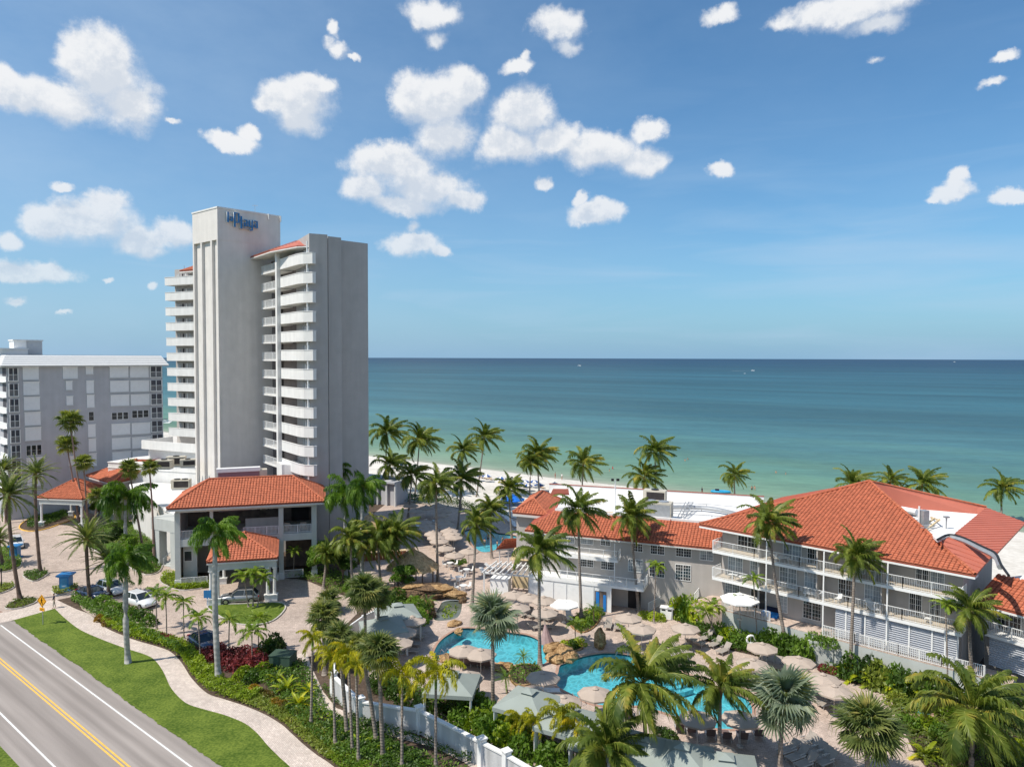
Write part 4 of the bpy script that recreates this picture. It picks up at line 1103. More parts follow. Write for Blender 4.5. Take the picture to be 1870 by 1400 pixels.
def ac_unit(px, py, z, label, s=1.0, rot=0, two=True, gr='dark'):
    p = G(px, py, z)
    T = thing('air_conditioner', label, 'air conditioner', p, 'rooftop air conditioners', world=False, rot=rot)
    w, d, h = 2.6 * s, 1.4 * s, 1.5 * s
    MB().box(-w/2, w/2, -d/2, d/2, .25, h).build('casing', 'hvac', T)
    b = MB(); b.box(-w/2 + .5, w/2 - .1, -d/2 - .02, -d/2 - .002, .45, h - .2); b.build('grille', gr, T)
    for x in ((-.55, .55) if two else (0,)):
        b = MB(); b.tube([(x * s, 0, h + .002), (x * s, 0, h + .12)], .45 * s, 12); b.build('fan_ring', 'steel' if s > 1.4 else 'black', T)
    MB().box(-w/2 + .1, w/2 - .1, -d/2 + .1, d/2 - .1, 0, .25).build('stand', 'steel', T)
    return T
ac_unit(331, 893, 7.0, 'large beige air conditioner with two fans on the white roof by the tower', 1.15, .15)
for i, (x, y, s, l) in enumerate(((300, 856, 1.0, 'grey cooling unit behind the parapet left of the tower, first from the left'), (322, 851, 1.1, 'tall grey cooling unit with pipes behind the parapet left of the tower'), (343, 853, .9, 'cooling unit on the low roof nearest the tower base'))):
    ac_unit(x, y, 11.9, l, s, .2 * i, False)

# ------------------------------------------------------------ grey apartment block
def apartments():
    T = thing('apartment_building', 'six storey blue grey apartment block with white shutters and white slatted eaves', 'building', (-82, 140, 0))
    w = Wall((-91.9, 129.0), (-73.1, 148.4))
    uR = w.ux(297.5, 750); uL = w.ux(13, 750)
    zE = 28.35
    n2 = -w.n
    c0, c1 = w.pt(uL, 0), w.pt(uR, 0)
    b = MB(); b.wbox(w, uL, uR, 0, zE, -16, 0); b.build('wall', 'apt_wall', T)
    # left return wall
    lw = Wall(w.pt(uL, 0, -18), w.pt(uL, 0))
    # mansard eaves with horizontal slats
    zT = w.px(150, 649.3)[1] + .1
    eo, ei = 1.1, -.6
    uLe, uRe = uL - 1.0, uR + 1.0
    for i in range(5):
        t0, t1 = i / 5, (i + 1) / 5
        za, zc = zE + (zT - zE) * t0, zE + (zT - zE) * t1
        oa, ob = eo + (ei - eo) * t0, eo + (ei - eo) * t1
        P = w.pt; a0, a1, q0, q1 = uLe + t0, uRe - t0, uLe + t1, uRe - t1
        b = MB(); b.hexa([P(a0, za + .003, oa), P(a1, za + .003, oa), P(a1, za + .003, -16.9 + t0), P(a0, za + .003, -16.9 + t0), P(q0, zc - .07, ob), P(q1, zc - .07, ob), P(q1, zc - .07, -16.9 + t1), P(q0, zc - .07, -16.9 + t1)]); r = b.build('roof_band', 'white', T)
        b = MB(); b.wbox(w, q0 + .15, q1 - .15, zc - .068, zc, -16 + t1 - .7, ob - .12); b.build('roof_joint', 'steel', T)
    b = MB(); b.wbox(w, uLe + .1, uRe - .1, zE - .25, zE, -16, eo - .15); b.build('soffit', 'offwhite', T)
    # penthouse
    for x0, x1, y0, m_, o0, o1 in ((25, 48, 622, 'white', -10, -6), (48, 77, 622.5, 'offwhite', -10, -6.5), (-20, 51, 637.5, 'white', -9, -4.5)):
        ww = w.off(o1); b = MB(); (ua, zt), (ub, _) = ww.px(x0, y0), ww.px(x1, y0)
        b.wbox(ww, ua, ub, zT - .3, zt, o0 - o1, 0); b.build('penthouse', m_, T)
        b = MB(); b.wbox(ww, ua - .15, ub + .15, zt + .002, zt + .25, o0 - o1 - .1, .15); b.build('coping', 'white', T)
    X = lambda zx: zx / 5.385
    Yz = lambda zy: 600 + zy / 5.385
    def rect(x0, x1, y0, y1, x=None):
        xm = (x0 + x1) / 2
        ua = w.ux(X(x0), 700); ub = w.ux(X(x1), 700)
        return ua, ub, w.px(X(xm), Yz(y1))[1], w.px(X(xm), Yz(y0))[1]
    fl = 2.84
    def shutter(x0, x1, y0, y1, n=8, sill=True):
        ua, ub, z0, z1 = rect(x0, x1, y0, y1)
        b = MB(); b.wbox(w, ua, ub, z0, z1, .003, .10); r = b.build('shutter', 'shutter', T)
        b = MB()
        k = max(3, int((ub - ua) / .35))
        for i in range(1, k): b.wbox(w, ua + (ub - ua) * i / k - .02, ua + (ub - ua) * i / k + .02, z0 + .05, z1 - .05, .101, .13)
        b.build('ribs', 'shutter', r, kind='stuff')
        if sill: b = MB(); b.wbox(w, ua - .1, ub + .1, z0 - .12, z0 - .002, .003, .2); b.build('sill', 'offwhite', T)
        b = MB(); b.wbox(w, ua - .05, ub + .05, z1 + .002, z1 + .16, .003, .22); b.build('shutter_box', 'white', T)
    def wins(x0, x1, y0, y1, n):
        ua, ub, z0, z1 = rect(x0, x1, y0, y1)
        for i in range(n):
            a_, c_ = ua + (ub - ua) * i / n, ua + (ub - ua) * (i + 1) / n
            window(T, w, a_ + .03, c_ - .03, z0, z1, 1, 2, 1, fr='white')
    for i in range(8):
        yA = 378 + i * 149; 
        if i not in (5,): shutter(225 + i * 3, 382 + i * 3, yA, yA + 122)
        else: wins(240, 398, yA + 20, yA + 122, 3)
    shutter(620, 765, 378, 490); shutter(648, 710, 520, 600); shutter(650, 714, 668, 750); wins(655, 722, 812, 900, 1)
    for i in range(3): shutter(660, 718, 968 + i * 145, 1050 + i * 145)
    ys = [378, 515, 655, 805, 945, 1085, 1230]
    for i, y in enumerate(ys):
        if i == 3: wins(862, 920, 815, 905, 1)
        else: shutter(845 + i * 3, 918 + i * 3, y, y + (68 if i == 0 else 118))
    yl = [378, 518, 655, 805, 938, 1078, 1215]
    for i, y in enumerate(yl):
        for a_, c_ in ((1080, 1262), (1280, 1462)):
            sl = -(a_ - 1080) / 200 * (2 + i * 1.6)
            if i == 3: wins(a_ + 10, c_ - 4, y + 12 - (20 if a_ > 1200 else 0) + 4, y + 88 - (18 if a_ > 1200 else 0), 3)
            else: shutter(a_ + i * 2, c_ + i * 2, y + sl, y + 102 + sl)
    # corner balconies with screens, both ends
    for col, (x0, x1, dy, y0) in enumerate(((1480, 1584, 133.5, 375), (88, 172, 152, 392))):
        for i in range(7 if col == 0 else 8):
            y = y0 + i * dy
            ua, ub, z0, z1 = rect(x0 + (i if col == 0 else i * 2), x1 + (i if col == 0 else i * 2), y, y + (100 if col == 0 else 118))
            b = MB(); b.wbox(w, ua, ub, z0, z1, .003, .03); r = b.build('screened_balcony', 'screen', T)
            b = MB(); b.wbox(w, ua - .12, ub + .12, z0 - .14, z0, .003, .3); b.wbox(w, ua - .12, ua, z0, z1 + .1, .003, .3); b.wbox(w, ub, ub + .12, z0, z1 + .1, .003, .3)
            zm = z0 + 1.05; b.wbox(w, ua, ub, zm, zm + .07, .032, .3)
            b.wbox(w, (ua + ub) / 2 - .04, (ua + ub) / 2 + .04, z0, z1, .032, .28); b.build('frame', 'white', r)
            b = MB(); k = int((ub - ua) / .16)
            for q in range(1, k): b.wbox(w, ua + q * .16 - .015, ua + q * .16 + .015, z0, zm, .2, .23)
            b.build('balusters', 'offwhite', r, kind='stuff')
    # the bright end wall and its windows
    lw = Wall(w.pt(uL, 0, 0), w.pt(uL, 0, -16)); 
    nn = -w.u; lw.n = nn
    for i in range(8):
        z1 = zE - .35 - i * fl
        b = MB(); b.wbox(lw, .05, 6, z1 - 2.75, z1 - 2.62, .003, .5); b.build('floor_band', 'white', T)
        for k in range(2):
            b = MB(); b.wbox(lw, .3 + k * 1.5, 1.6 + k * 1.5, z1 - 1.6, z1 - .15, .003, .05); b.build('window', 'screen', T)
        b = MB(); b.wbox(lw, .05, 6, z1 - 2.62, z1 - 1.7, .003, .08); b.build('balustrade', 'white', T)
    return T
apartments()

# ------------------------------------------------------------ two-storey lobby with tiled hip roof
def lobby():
    T = thing('lobby_building', 'two storey open lobby building with broad red tiled hip roof', 'building', (-36, 97, 0))
    c1, c2 = Vector((-44.4, 90.6, 0)), Vector((-25.3, 95.7, 0))
    w = Wall(c1, c2); dep = -w.n
    c3, c4 = c2 + dep * 11, c1 + dep * 11
    zE = 10.5
    hip_roof(T, [c1, c2, c3, c4], zE, 2.7, 4.4, tiles=(0, 1, 3))
    b = MB(); b.wbox(w, -.02, w.len + .02, zE - .42, zE - .19, -11, .0); b.build('fascia', 'fascia', T)
    wi = w.off(-.9)
    X = lambda zx: 280 + zx / 5
    Yy = lambda zy: 840 + zy / 5
    U = lambda zx: wi.ux(X(zx), 970)
    z2 = 6.15
    # storey slab and beams
    b = MB(); b.wbox(wi, U(200), U(1490), z2 - .95, z2, -9, -.0); b.build('floor_slab', 'stucco_green', T)
    b = MB(); b.wbox(wi, U(200), U(1490), zE - .8, zE - .425, -9, 0); b.build('beam', 'fascia', T)
    for x0, x1 in ((195, 245), (1145, 1188), (1445, 1490), (515, 545)):
        b = MB(); b.wbox(wi, U(x0), U(x1), 0, zE - .803, -.45, .06 if x0 != 515 else -.1); r = b.build('pier', 'stucco_green', T)
        b = MB(); b.wbox(wi, U(x0) - .08, U(x1) + .08, .0, .9, -.5, .14 if x0 != 515 else -.05); b.build('base', 'stucco_white', r)
    # upper level interior: back wall, counter, side walls
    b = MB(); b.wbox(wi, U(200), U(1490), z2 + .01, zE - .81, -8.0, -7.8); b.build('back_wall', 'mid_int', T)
    b = MB(); b.wbox(wi, U(200), U(200) + .2, 0.01, zE - .81, -8.9, -.5); b.wbox(wi, U(1490) - .2, U(1490), 0.01, zE - .81, -8.9, -.5); b.build('side_wall', 'stucco_warm', T)
    b = MB(); b.wbox(wi, U(820), U(1140), z2 + .01, z2 + 1.7, -3.2, -3.0); b.build('stair_wall', 'stucco_warm', T)
    for k, (x0, x1) in enumerate(((850, 900), (940, 985), (1020, 1060), (1090, 1130), (340, 400))):
        b = MB(); b.wbox(wi, U(x0), U(x1), z2 + 1.9, z2 + 3.2, -7.78, -7.7); b.build('wall_panel', 'wood' if k % 2 else 'stucco_warm', T)
    for x0, x1 in ((250, 510), (820, 1140), (1192, 1440)):
        railing(T, wi.pt(U(x0), 0, -.25), wi.pt(U(x1), 0, -.25), z2, 1.1, 1.7, .17, pw=.04)
    # ground level
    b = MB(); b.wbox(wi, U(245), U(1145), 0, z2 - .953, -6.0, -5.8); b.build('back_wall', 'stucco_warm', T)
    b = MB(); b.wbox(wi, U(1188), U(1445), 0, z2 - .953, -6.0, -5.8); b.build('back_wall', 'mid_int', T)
    b = MB(); b.wbox(wi, U(250), U(380), 0, z2 - .953, -1.6, -1.4); b.build('wall', 'stucco_green', T)
    wq = wi.off(-1.4)
    window(T, wq, wq.ux(X(280), 1010), wq.ux(X(355), 1010), 2.9, 4.3, 0, 0, 1)
    railing(T, wi.pt(U(250), 0, .3), wi.pt(U(490), 0, .3), .1, 1.1, 1.7, .14, pw=.04)
    railing(T, wi.pt(U(1190), 0, .1), wi.pt(U(1365), 0, .1), .1, 1.1, 1.7, .14, pw=.04)
    # armchairs and screen inside are dark shapes; a wide opening behind
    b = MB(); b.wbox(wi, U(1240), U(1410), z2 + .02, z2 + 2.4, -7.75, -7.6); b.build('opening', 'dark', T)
    return w, wi, U
lobby()
for i, (zx, zy, l) in enumerate(((1215, 560, 'tan armchair on the upper lobby floor left of the corner television wall'), (1370, 550, 'tan armchair on the upper lobby floor beside the corner pier'))):
    w = Wall((-44.4, 90.6), (-25.3, 95.7)).off(-2.6)
    u = w.ux(280 + zx / 5, 950); p = w.pt(u, 6.16)
    t = thing('armchair', l, 'armchair', p, 'armchairs in the upper lobby', rot=.3 * i, world=False)
    MB().box(-.4, .4, -.4, .4, .15, .45).build('seat', 'umb', t); MB().box(-.4, .4, .28, .42, .45, 1.0).build('backrest', 'umb', t)
    for s in (-1, 1): MB().box(s * .42 - .06, s * .42 + .06, -.4, .3, .15, .65).build('armrest', 'umb', t)
def porte(corners_px, zE, rise, label, cols, loc, dbl=True):
    T = thing('drive_canopy', label, 'canopy', loc)
    P = [G(x, y, zE).xy for x, y in corners_px]
    a = Vector((*P[0], 0)); b_ = Vector((*P[1], 0)); c = Vector((*P[2], 0)); d = a + (c - b_)
    C = [a, b_, c, d]
    hip_roof(T, C, zE, rise, tiles=(0, 1, 3))
    ctr = (a + c) / 2
    I = [ctr + (p - ctr) * .955 for p in C]
    MB().prism([tuple(p.xy) for p in C], zE - .38, zE - .19).build('cornice', 'fascia', T)
    MB().prism([tuple(p.xy) for p in I], zE - 1.15, zE - .383, bottom=True).build('beam', 'stucco_green', T)
    J = [ctr + (p - ctr) * .90 for p in C]
    for i in range(4):
        for k in ((0, .8) if dbl else (0,)):
            q = J[i] + (J[(i + 1) % 4] - J[i]).normalized() * k * (1 if i in (0, 2) else 0) - (Vector((0, 0, 0)))
            if i in (1, 3): q = J[i] + (J[(i - 1) % 4] - J[i]).normalized() * k
            b = MB(); b.tube([(q.x, q.y, .75), (q.x, q.y, zE - 1.155)], [.2, .17], 10); col = b.build('column', 'stucco_white', T)
            b = MB(); b.rbox(q.x, q.y, zE - 1.33, .5, .5, .17, .2); b.build('capital', 'stucco_white', col)
        q = J[i] + ((J[(i + 1) % 4] - J[i]) if i in (0, 2) else (J[(i - 1) % 4] - J[i])).normalized() * (.4 if dbl else 0)
        b = MB(); b.rbox(q.x, q.y, 0, 1.5 if dbl else .8, .7, .75, .22); b.rbox(q.x, q.y, .752, 1.65 if dbl else .95, .85, .1, .22); b.build('plinth', 'stucco_white', T)
    return T
porte([(377, 1026), (507, 1018), (509, 984)], 5.4, 2.1, 'square drive canopy with red tiled hip roof in front of the lobby', 8, (-33, 90, 0))
porte([(68, 908), (150, 911), (205, 893)], 5.2, 2.6, 'far drive canopy with red tiled roof and white columns left of the lobby', 4, (-80, 130, 0), False)
def back_lobby():
    T = thing('reception_wing', 'reception wing with red tiled roof between the far canopy and the tower', 'building', (-75, 140, 0))
    zE = 7.2
    a, c = G(157, 868, zE), G(205, 882, zE)
    d = G(300, 862, zE); 
    r0, r1 = G(250, 838, 10.6), G(300, 838, 10.6)
    tiled_slope(T, [a, c, r0]); tiled_slope(T, [c, d, r1, r0], False)
    ridge(c + Vector((0, 0, .1)), r0 + Vector((0, 0, .1)), T); ridge(a + Vector((0, 0, .1)), r0 + Vector((0, 0, .1)), T)
    e = a + (d - c)
    MB().prism([tuple(p.xy) for p in (a, c, d, e)], zE - .45, zE - .19).build('fascia', 'fascia', T)
    ctr = (a + d) / 2
    MB().prism([tuple((ctr + (p - ctr) * .93).xy) for p in (a, c, d, e)], 0, zE - .452).build('wall', 'stucco_warm', T)
    return T
back_lobby()

# ------------------------------------------------------------ pool wing with long tiled eave
def pool_wing():
    T = thing('pool_wing', 'three storey grey pool wing with tiled eave strip, white terraces and white roof', 'building', (12, 88, 0))
    zE = 8.4
    a, c = G(994, 971, zE), G(1300, 1000.5, zE)
    e = Wall(a, c); 
    uS, uE = e.ux(958, 975), e.ux(1322, 1003)
    w = e.off(-.9)
    dep = 2.6
    a0, a1 = e.pt(uS, zE, 0), e.pt(uE, zE, 0)
    rise = 1.75
    q = [a0, a1, e.pt(uE, zE + rise, -4.6), e.pt(uS + 2.5, zE + rise, -4.6)]
    r = tiled_slope(T, q)
    # thin flashing battens crossing the tiles
    for px in (1045, 1122, 1214):
        u = e.ux(px, 985); ridge(e.pt(u, zE + .12, -.1), e.pt(u, zE + rise + .1, -4.5), T, r=.07, m='tile_bed')
    b = MB(); b.wbox(e, uS, uE, zE - .36, zE - .19, -1.0, .02); b.build('fascia', 'fascia', T)
    b = MB(); b.wbox(w, uS + .6, uE + 3, 0, zE - .2, -20, 0); b.build('wall', 'stucco_warm', T)
    # white roof behind the tiles
    zr = zE + 1.0
    R_ = [e.pt(uS + 3, 0, -4.65), e.pt(uE + 2, 0, -4.65), G(1395, 917, zr + .3), G(1003, 893, zr + .3)]
    MB().prism([tuple(p.xy) for p in R_], zr - .3, zr).build('flat_roof', 'roof_white', T)
    b = MB(); rw = Wall(R_[3], R_[2]); b.wbox(rw, 0, rw.len, zr - 6, zr + 1.1, -.3, 0); b.build('parapet', 'roof_white', T)
    b = MB(); b.wbox(rw, -.05, rw.len + .05, zr + 1.102, zr + 1.16, -.4, .06); b.build('parapet_cap', 'tile_bed', T)
    b = MB(); b.wbox(e, uS + 2.5, uE, zr - .2, zE + rise + .25, -4.95, -4.7); b.build('parapet', 'roof_white', T)
    # windows, pixel rectangles on the wall
    X = lambda zx: 880 + zx / 4.376
    Yy = lambda zy: 740 + zy / 4.376
    def W_(x0, x1, y0, y1, **k):
        xm = (x0 + x1) / 2
        window(T, w, w.ux(X(x0), 1010), w.ux(X(x1), 1010), w.px(X(xm), Yy(y1))[1], w.px(X(xm), Yy(y0))[1], **k)
    W_(1205, 1287, 1075, 1168, cols=2); W_(1345, 1460, 1090, 1190); W_(1550, 1675, 1112, 1210); W_(1742, 1850, 1138, 1238, glass='glass_curtain')
    W_(1170, 1290, 1228, 1330, glass='glass_curtain'); W_(1340, 1462, 1250, 1372); W_(1548, 1672, 1270, 1398, rows=5)
    W_(790, 893, 1203, 1290); W_(952, 1060, 1215, 1312); W_(490, 540, 1175, 1260, leaves=1)
    W_(790, 890, 1040, 1108, glass='glass_curtain'); W_(948, 1030, 1050, 1120); W_(640, 740, 1030, 1100, glass='glass_curtain')
    # upper balcony
    zs = 6.05
    def bal(x0, x1, z, out, post=2.6, th=.3, side=True):
        wo = w.off(out)
        ua, ub = (wo.ux(x0, 1020), wo.ux(x1, 1020))
        b = MB(); b.wbox(wo, ua, ub, z - th, z, -out + .002, 0); b.build('balcony_slab', 'white', T)
        railing(T, wo.pt(ua, 0, -.06), wo.pt(ub, 0, -.06), z, 1.08, 1.9, .15, pw=.02)
        if side: railing(T, wo.pt(ub, 0, -.06), wo.pt(ub, 0, -out + .1), z, 1.08, 1.9, .15, pw=.02)
        return wo, ua, ub
    bal(1000, 1128, zs, 1.7)
    wo, ua, ub = bal(966, 1176, 3.25, 2.6)
    b = MB(); b.wbox(wo, ua, wo.ux(1116, 1080), 0, 2.93, -.25, -.1); b.build('shower_wall', 'white', T)
    for px in (986, 1010, 1034, 1058, 1084):
        b = MB(); u = wo.ux(px, 1070); b.wbox(wo, u - .04, u + .04, 0, 2.9, -.095, -.04); b.build('batten', 'offwhite', T)
    # posts to the upper storeys
    for px in (1043, 1128):
        u = wo.ux(px, 1000)
        b = MB(); p = w.pt(w.ux(px, 1000), 3.26, 1.6); b.tube([p, (p.x, p.y, zE - .37)], .05, 6); b.build('post', 'white', T)
    # doors and towels at ground level
    b = MB(); b.wbox(wo, wo.ux(1086, 1080), wo.ux(1107, 1080), .02, 2.4, -.098, -.06); r = b.build('doorway', 'mid_int', T)
    b = MB(); u = wo.ux(1092, 1080); b.wbox(wo, u - .25, u + .15, .3, 2.3, -.058, .0); b.build('door_curtain', 'towel', T)
    b = MB(); u = wo.ux(1105, 1080); b.wbox(wo, u - .22, u + .12, .1, 2.0, -.058, .03); b.build('door_curtain', 'towel', T)
    b = MB(); b.wbox(w, w.ux(1147, 1090), w.ux(1170, 1090), 0, 2.4, .003, .05); b.build('doorway', 'dark', T)
    # left end block with its own small roofs
    zb = zE + .4
    c1, c2, c3 = G(936, 935, zb + .6), G(1000, 941, zb + .6), G(1026, 912, zb + .6)
    c4 = c1 + (c3 - c2)
    hip_roof(T, [c1, c2, c3, c4], zb + .6, 1.5, tiles=(0, 1, 3))
    MB().prism([tuple(p.xy) for p in (c1, c2, c3, c4)], zb + .1, zb + .42).build('fascia', 'fascia', T)
    ctr = (c1 + c3) / 2
    MB().prism([tuple((ctr + (p - ctr) * .85).xy) for p in (c1, c2, c3, c4)], 0, zb + .098).build('wall', 'stucco_warm', T)
    s0, s1 = e.pt(uS, zE, 0), e.pt(uS + 2.5, zE + rise, -4.6)
    s2 = G(1022, 916, zE + 1.9); s3 = G(990, 932, zE + .6)
    tiled_slope(T, [s3, s0, s1, s2], False, m='seam')
    # low tiled roof over the snack window, beyond it a further red roof
    t0, t1 = G(906, 1001, 3.0), G(955, 996, 3.0); t2, t3 = G(960, 981, 4.2), G(922, 983, 4.2)
    tiled_slope(T, [t0, t1, t2, t3])
    MB().prism([tuple(p.xy) for p in (t0, t1, t2, t3)], 2.6, 2.8).build('fascia', 'fascia', T)
    for p in (t0, t3): MB().tube([(p.x + .5, p.y - .1 if p is t3 else p.y + .3, 0), (p.x + .5, p.y - .1 if p is t3 else p.y + .3, 2.6)], .08, 6).build('post', 'white', T)
    k0, k1, k2, k3 = G(1003, 905, 9.2), G(1040, 905, 9.2), G(1038, 892, 10.4), G(1010, 892, 10.4)
    slab_poly([k0, k1, k2, k3], .15, 'roof', 'seam', T)
    # pergola beside the showers
    return T, w, e
pool_wing()
def pergola():
    z = 2.9
    P = [G(884, 1042, z), G(966, 1049, z), G(978, 1031, z), G(905, 1026, z)]
    T = thing('pergola', 'white timber pergola with open rafters beside the shower wall', 'pergola', (P[0].x + 3, P[0].y + 1, 0))
    n = 9
    for i in range(n):
        a, b_ = P[0].lerp(P[1], i / (n - 1)), P[3].lerp(P[2], i / (n - 1))
        d = (b_ - a).normalized() * .5
        MB().bar(a - d, b_ + d, .12, .18).build('rafter', 'white', T)
    for a, b_ in ((P[0], P[1]), (P[3], P[2])): 
        v = Vector((0, 0, -.2)); MB().bar(a + v, b_ + v, .14, .2).build('beam', 'white', T)
    for p in P: MB().rbox(p.x, p.y, 0, .18, .18, 2.6, .1).build('post', 'white', T)
    w = Wall(P[0], P[1]).off(-.4)
    MB().wbox(w, w.ux(895, 1060), w.ux(928, 1060), 0, 1.9, -1.5, 0).build('cupboard', 'white', T)
    MB().wbox(w, w.ux(930, 1060), w.ux(960, 1060), .5, 2.3, -1.5, -1.4).build('counter_back', 'ply', T)
    q = [G(932, 1022, 2.95), G(966, 1024, 2.95), G(966, 1000, 2.95), G(940, 1000, 2.95)]
    MB().prism([tuple(p.xy) for p in q], 2.95, 3.02).build('canopy_board', 'ply', T)
pergola()
# plant on the white roof
def roof_plant():
    z = 9.41
    def duct(name, label, cat, px, z=z, r=.28, m='steel', g='ducts on the white roof', hh=.5):
        pts = [G(x, y, z + hh) for x, y in px]
        T = thing(name, label, cat, pts[0], g)
        MB().tube(pts, r, 8).build('duct', m, T)
        for i, p in enumerate(pts[::max(1, len(pts) // 3)]): MB().bar((p.x, p.y, z), (p.x, p.y, z + hh - r), .08).build('stand', m, T)
    duct('air_duct', 'wide grey air duct curving across the white roof toward the hip roof', 'duct', smooth_loop([(1212, 926), (1270, 926), (1310, 930), (1345, 938), (1365, 946)], 4, False))
    duct('conduit', 'thin conduit run beyond the wide duct on the white roof', 'pipe', [(1208, 917), (1290, 920), (1345, 925)], r=.05, hh=.3)
    duct('conduit', 'thin conduit run between the big duct and the tiled eave', 'pipe', [(1215, 936), (1300, 941), (1345, 943)], r=.05, hh=.2)
    # inclined stair rails crossing the duct
    T = thing('roof_ladder', 'grey metal crossover ladder leaning over the roof duct', 'ladder', G(1245, 950, z))
    for dx in (-6, 0, 8):
        a, b_ = G(1238 + dx, 955, z + .05), G(1258 + dx, 916, z + 1.2)
        MB().bar(a, b_, .07, .12).build('rail', 'steel', T)
    a, b_ = G(1236, 953, z + .1), G(1256, 917, z + 1.2); a2, b2 = G(1246, 953, z + .1), G(1266, 917, z + 1.2)
    for i in range(9):
        MB().bar(a.lerp(b_, i / 8), a2.lerp(b2, i / 8), .25, .04).build('tread', 'steel', T)
    ac_unit(1200, 946, z, 'big beige roof unit with a louvred front on the white pool-wing roof', 1.45, -.38, gr='steel')
    ac_unit(1196, 917, z, 'grey rounded roof unit behind the big beige one', 1.2, -.38, False)
    T = thing('roof_junk', 'low timber frame and pipes stacked beside the white roof edge', 'lumber', G(1095, 940, z))
    for i in range(7):
        a = G(1070 + i * 9, 935 + (i % 3) * 5, z + .1 + .06 * i); MB().bar(a, a + Vector((1.6, .4 * (-1) ** i, .1)), .12, .1).build('timber', 'ply' if i % 2 else 'steel', T)
    T = thing('lamp_mast', 'slim roof mast carrying two floodlights above the beach side', 'lamp mast', G(1123, 940, z))
    p = G(1123, 940, z); MB().tube([p, p + Vector((0, 0, 4.6))], .07, 6).build('mast', 'white', T)
    for s in (-.35, .35): MB().rbox(p.x + s, p.y, p.z + 4.5, .35, .25, .3, .4 * s).build('floodlight', 'black', T)
roof_plant()

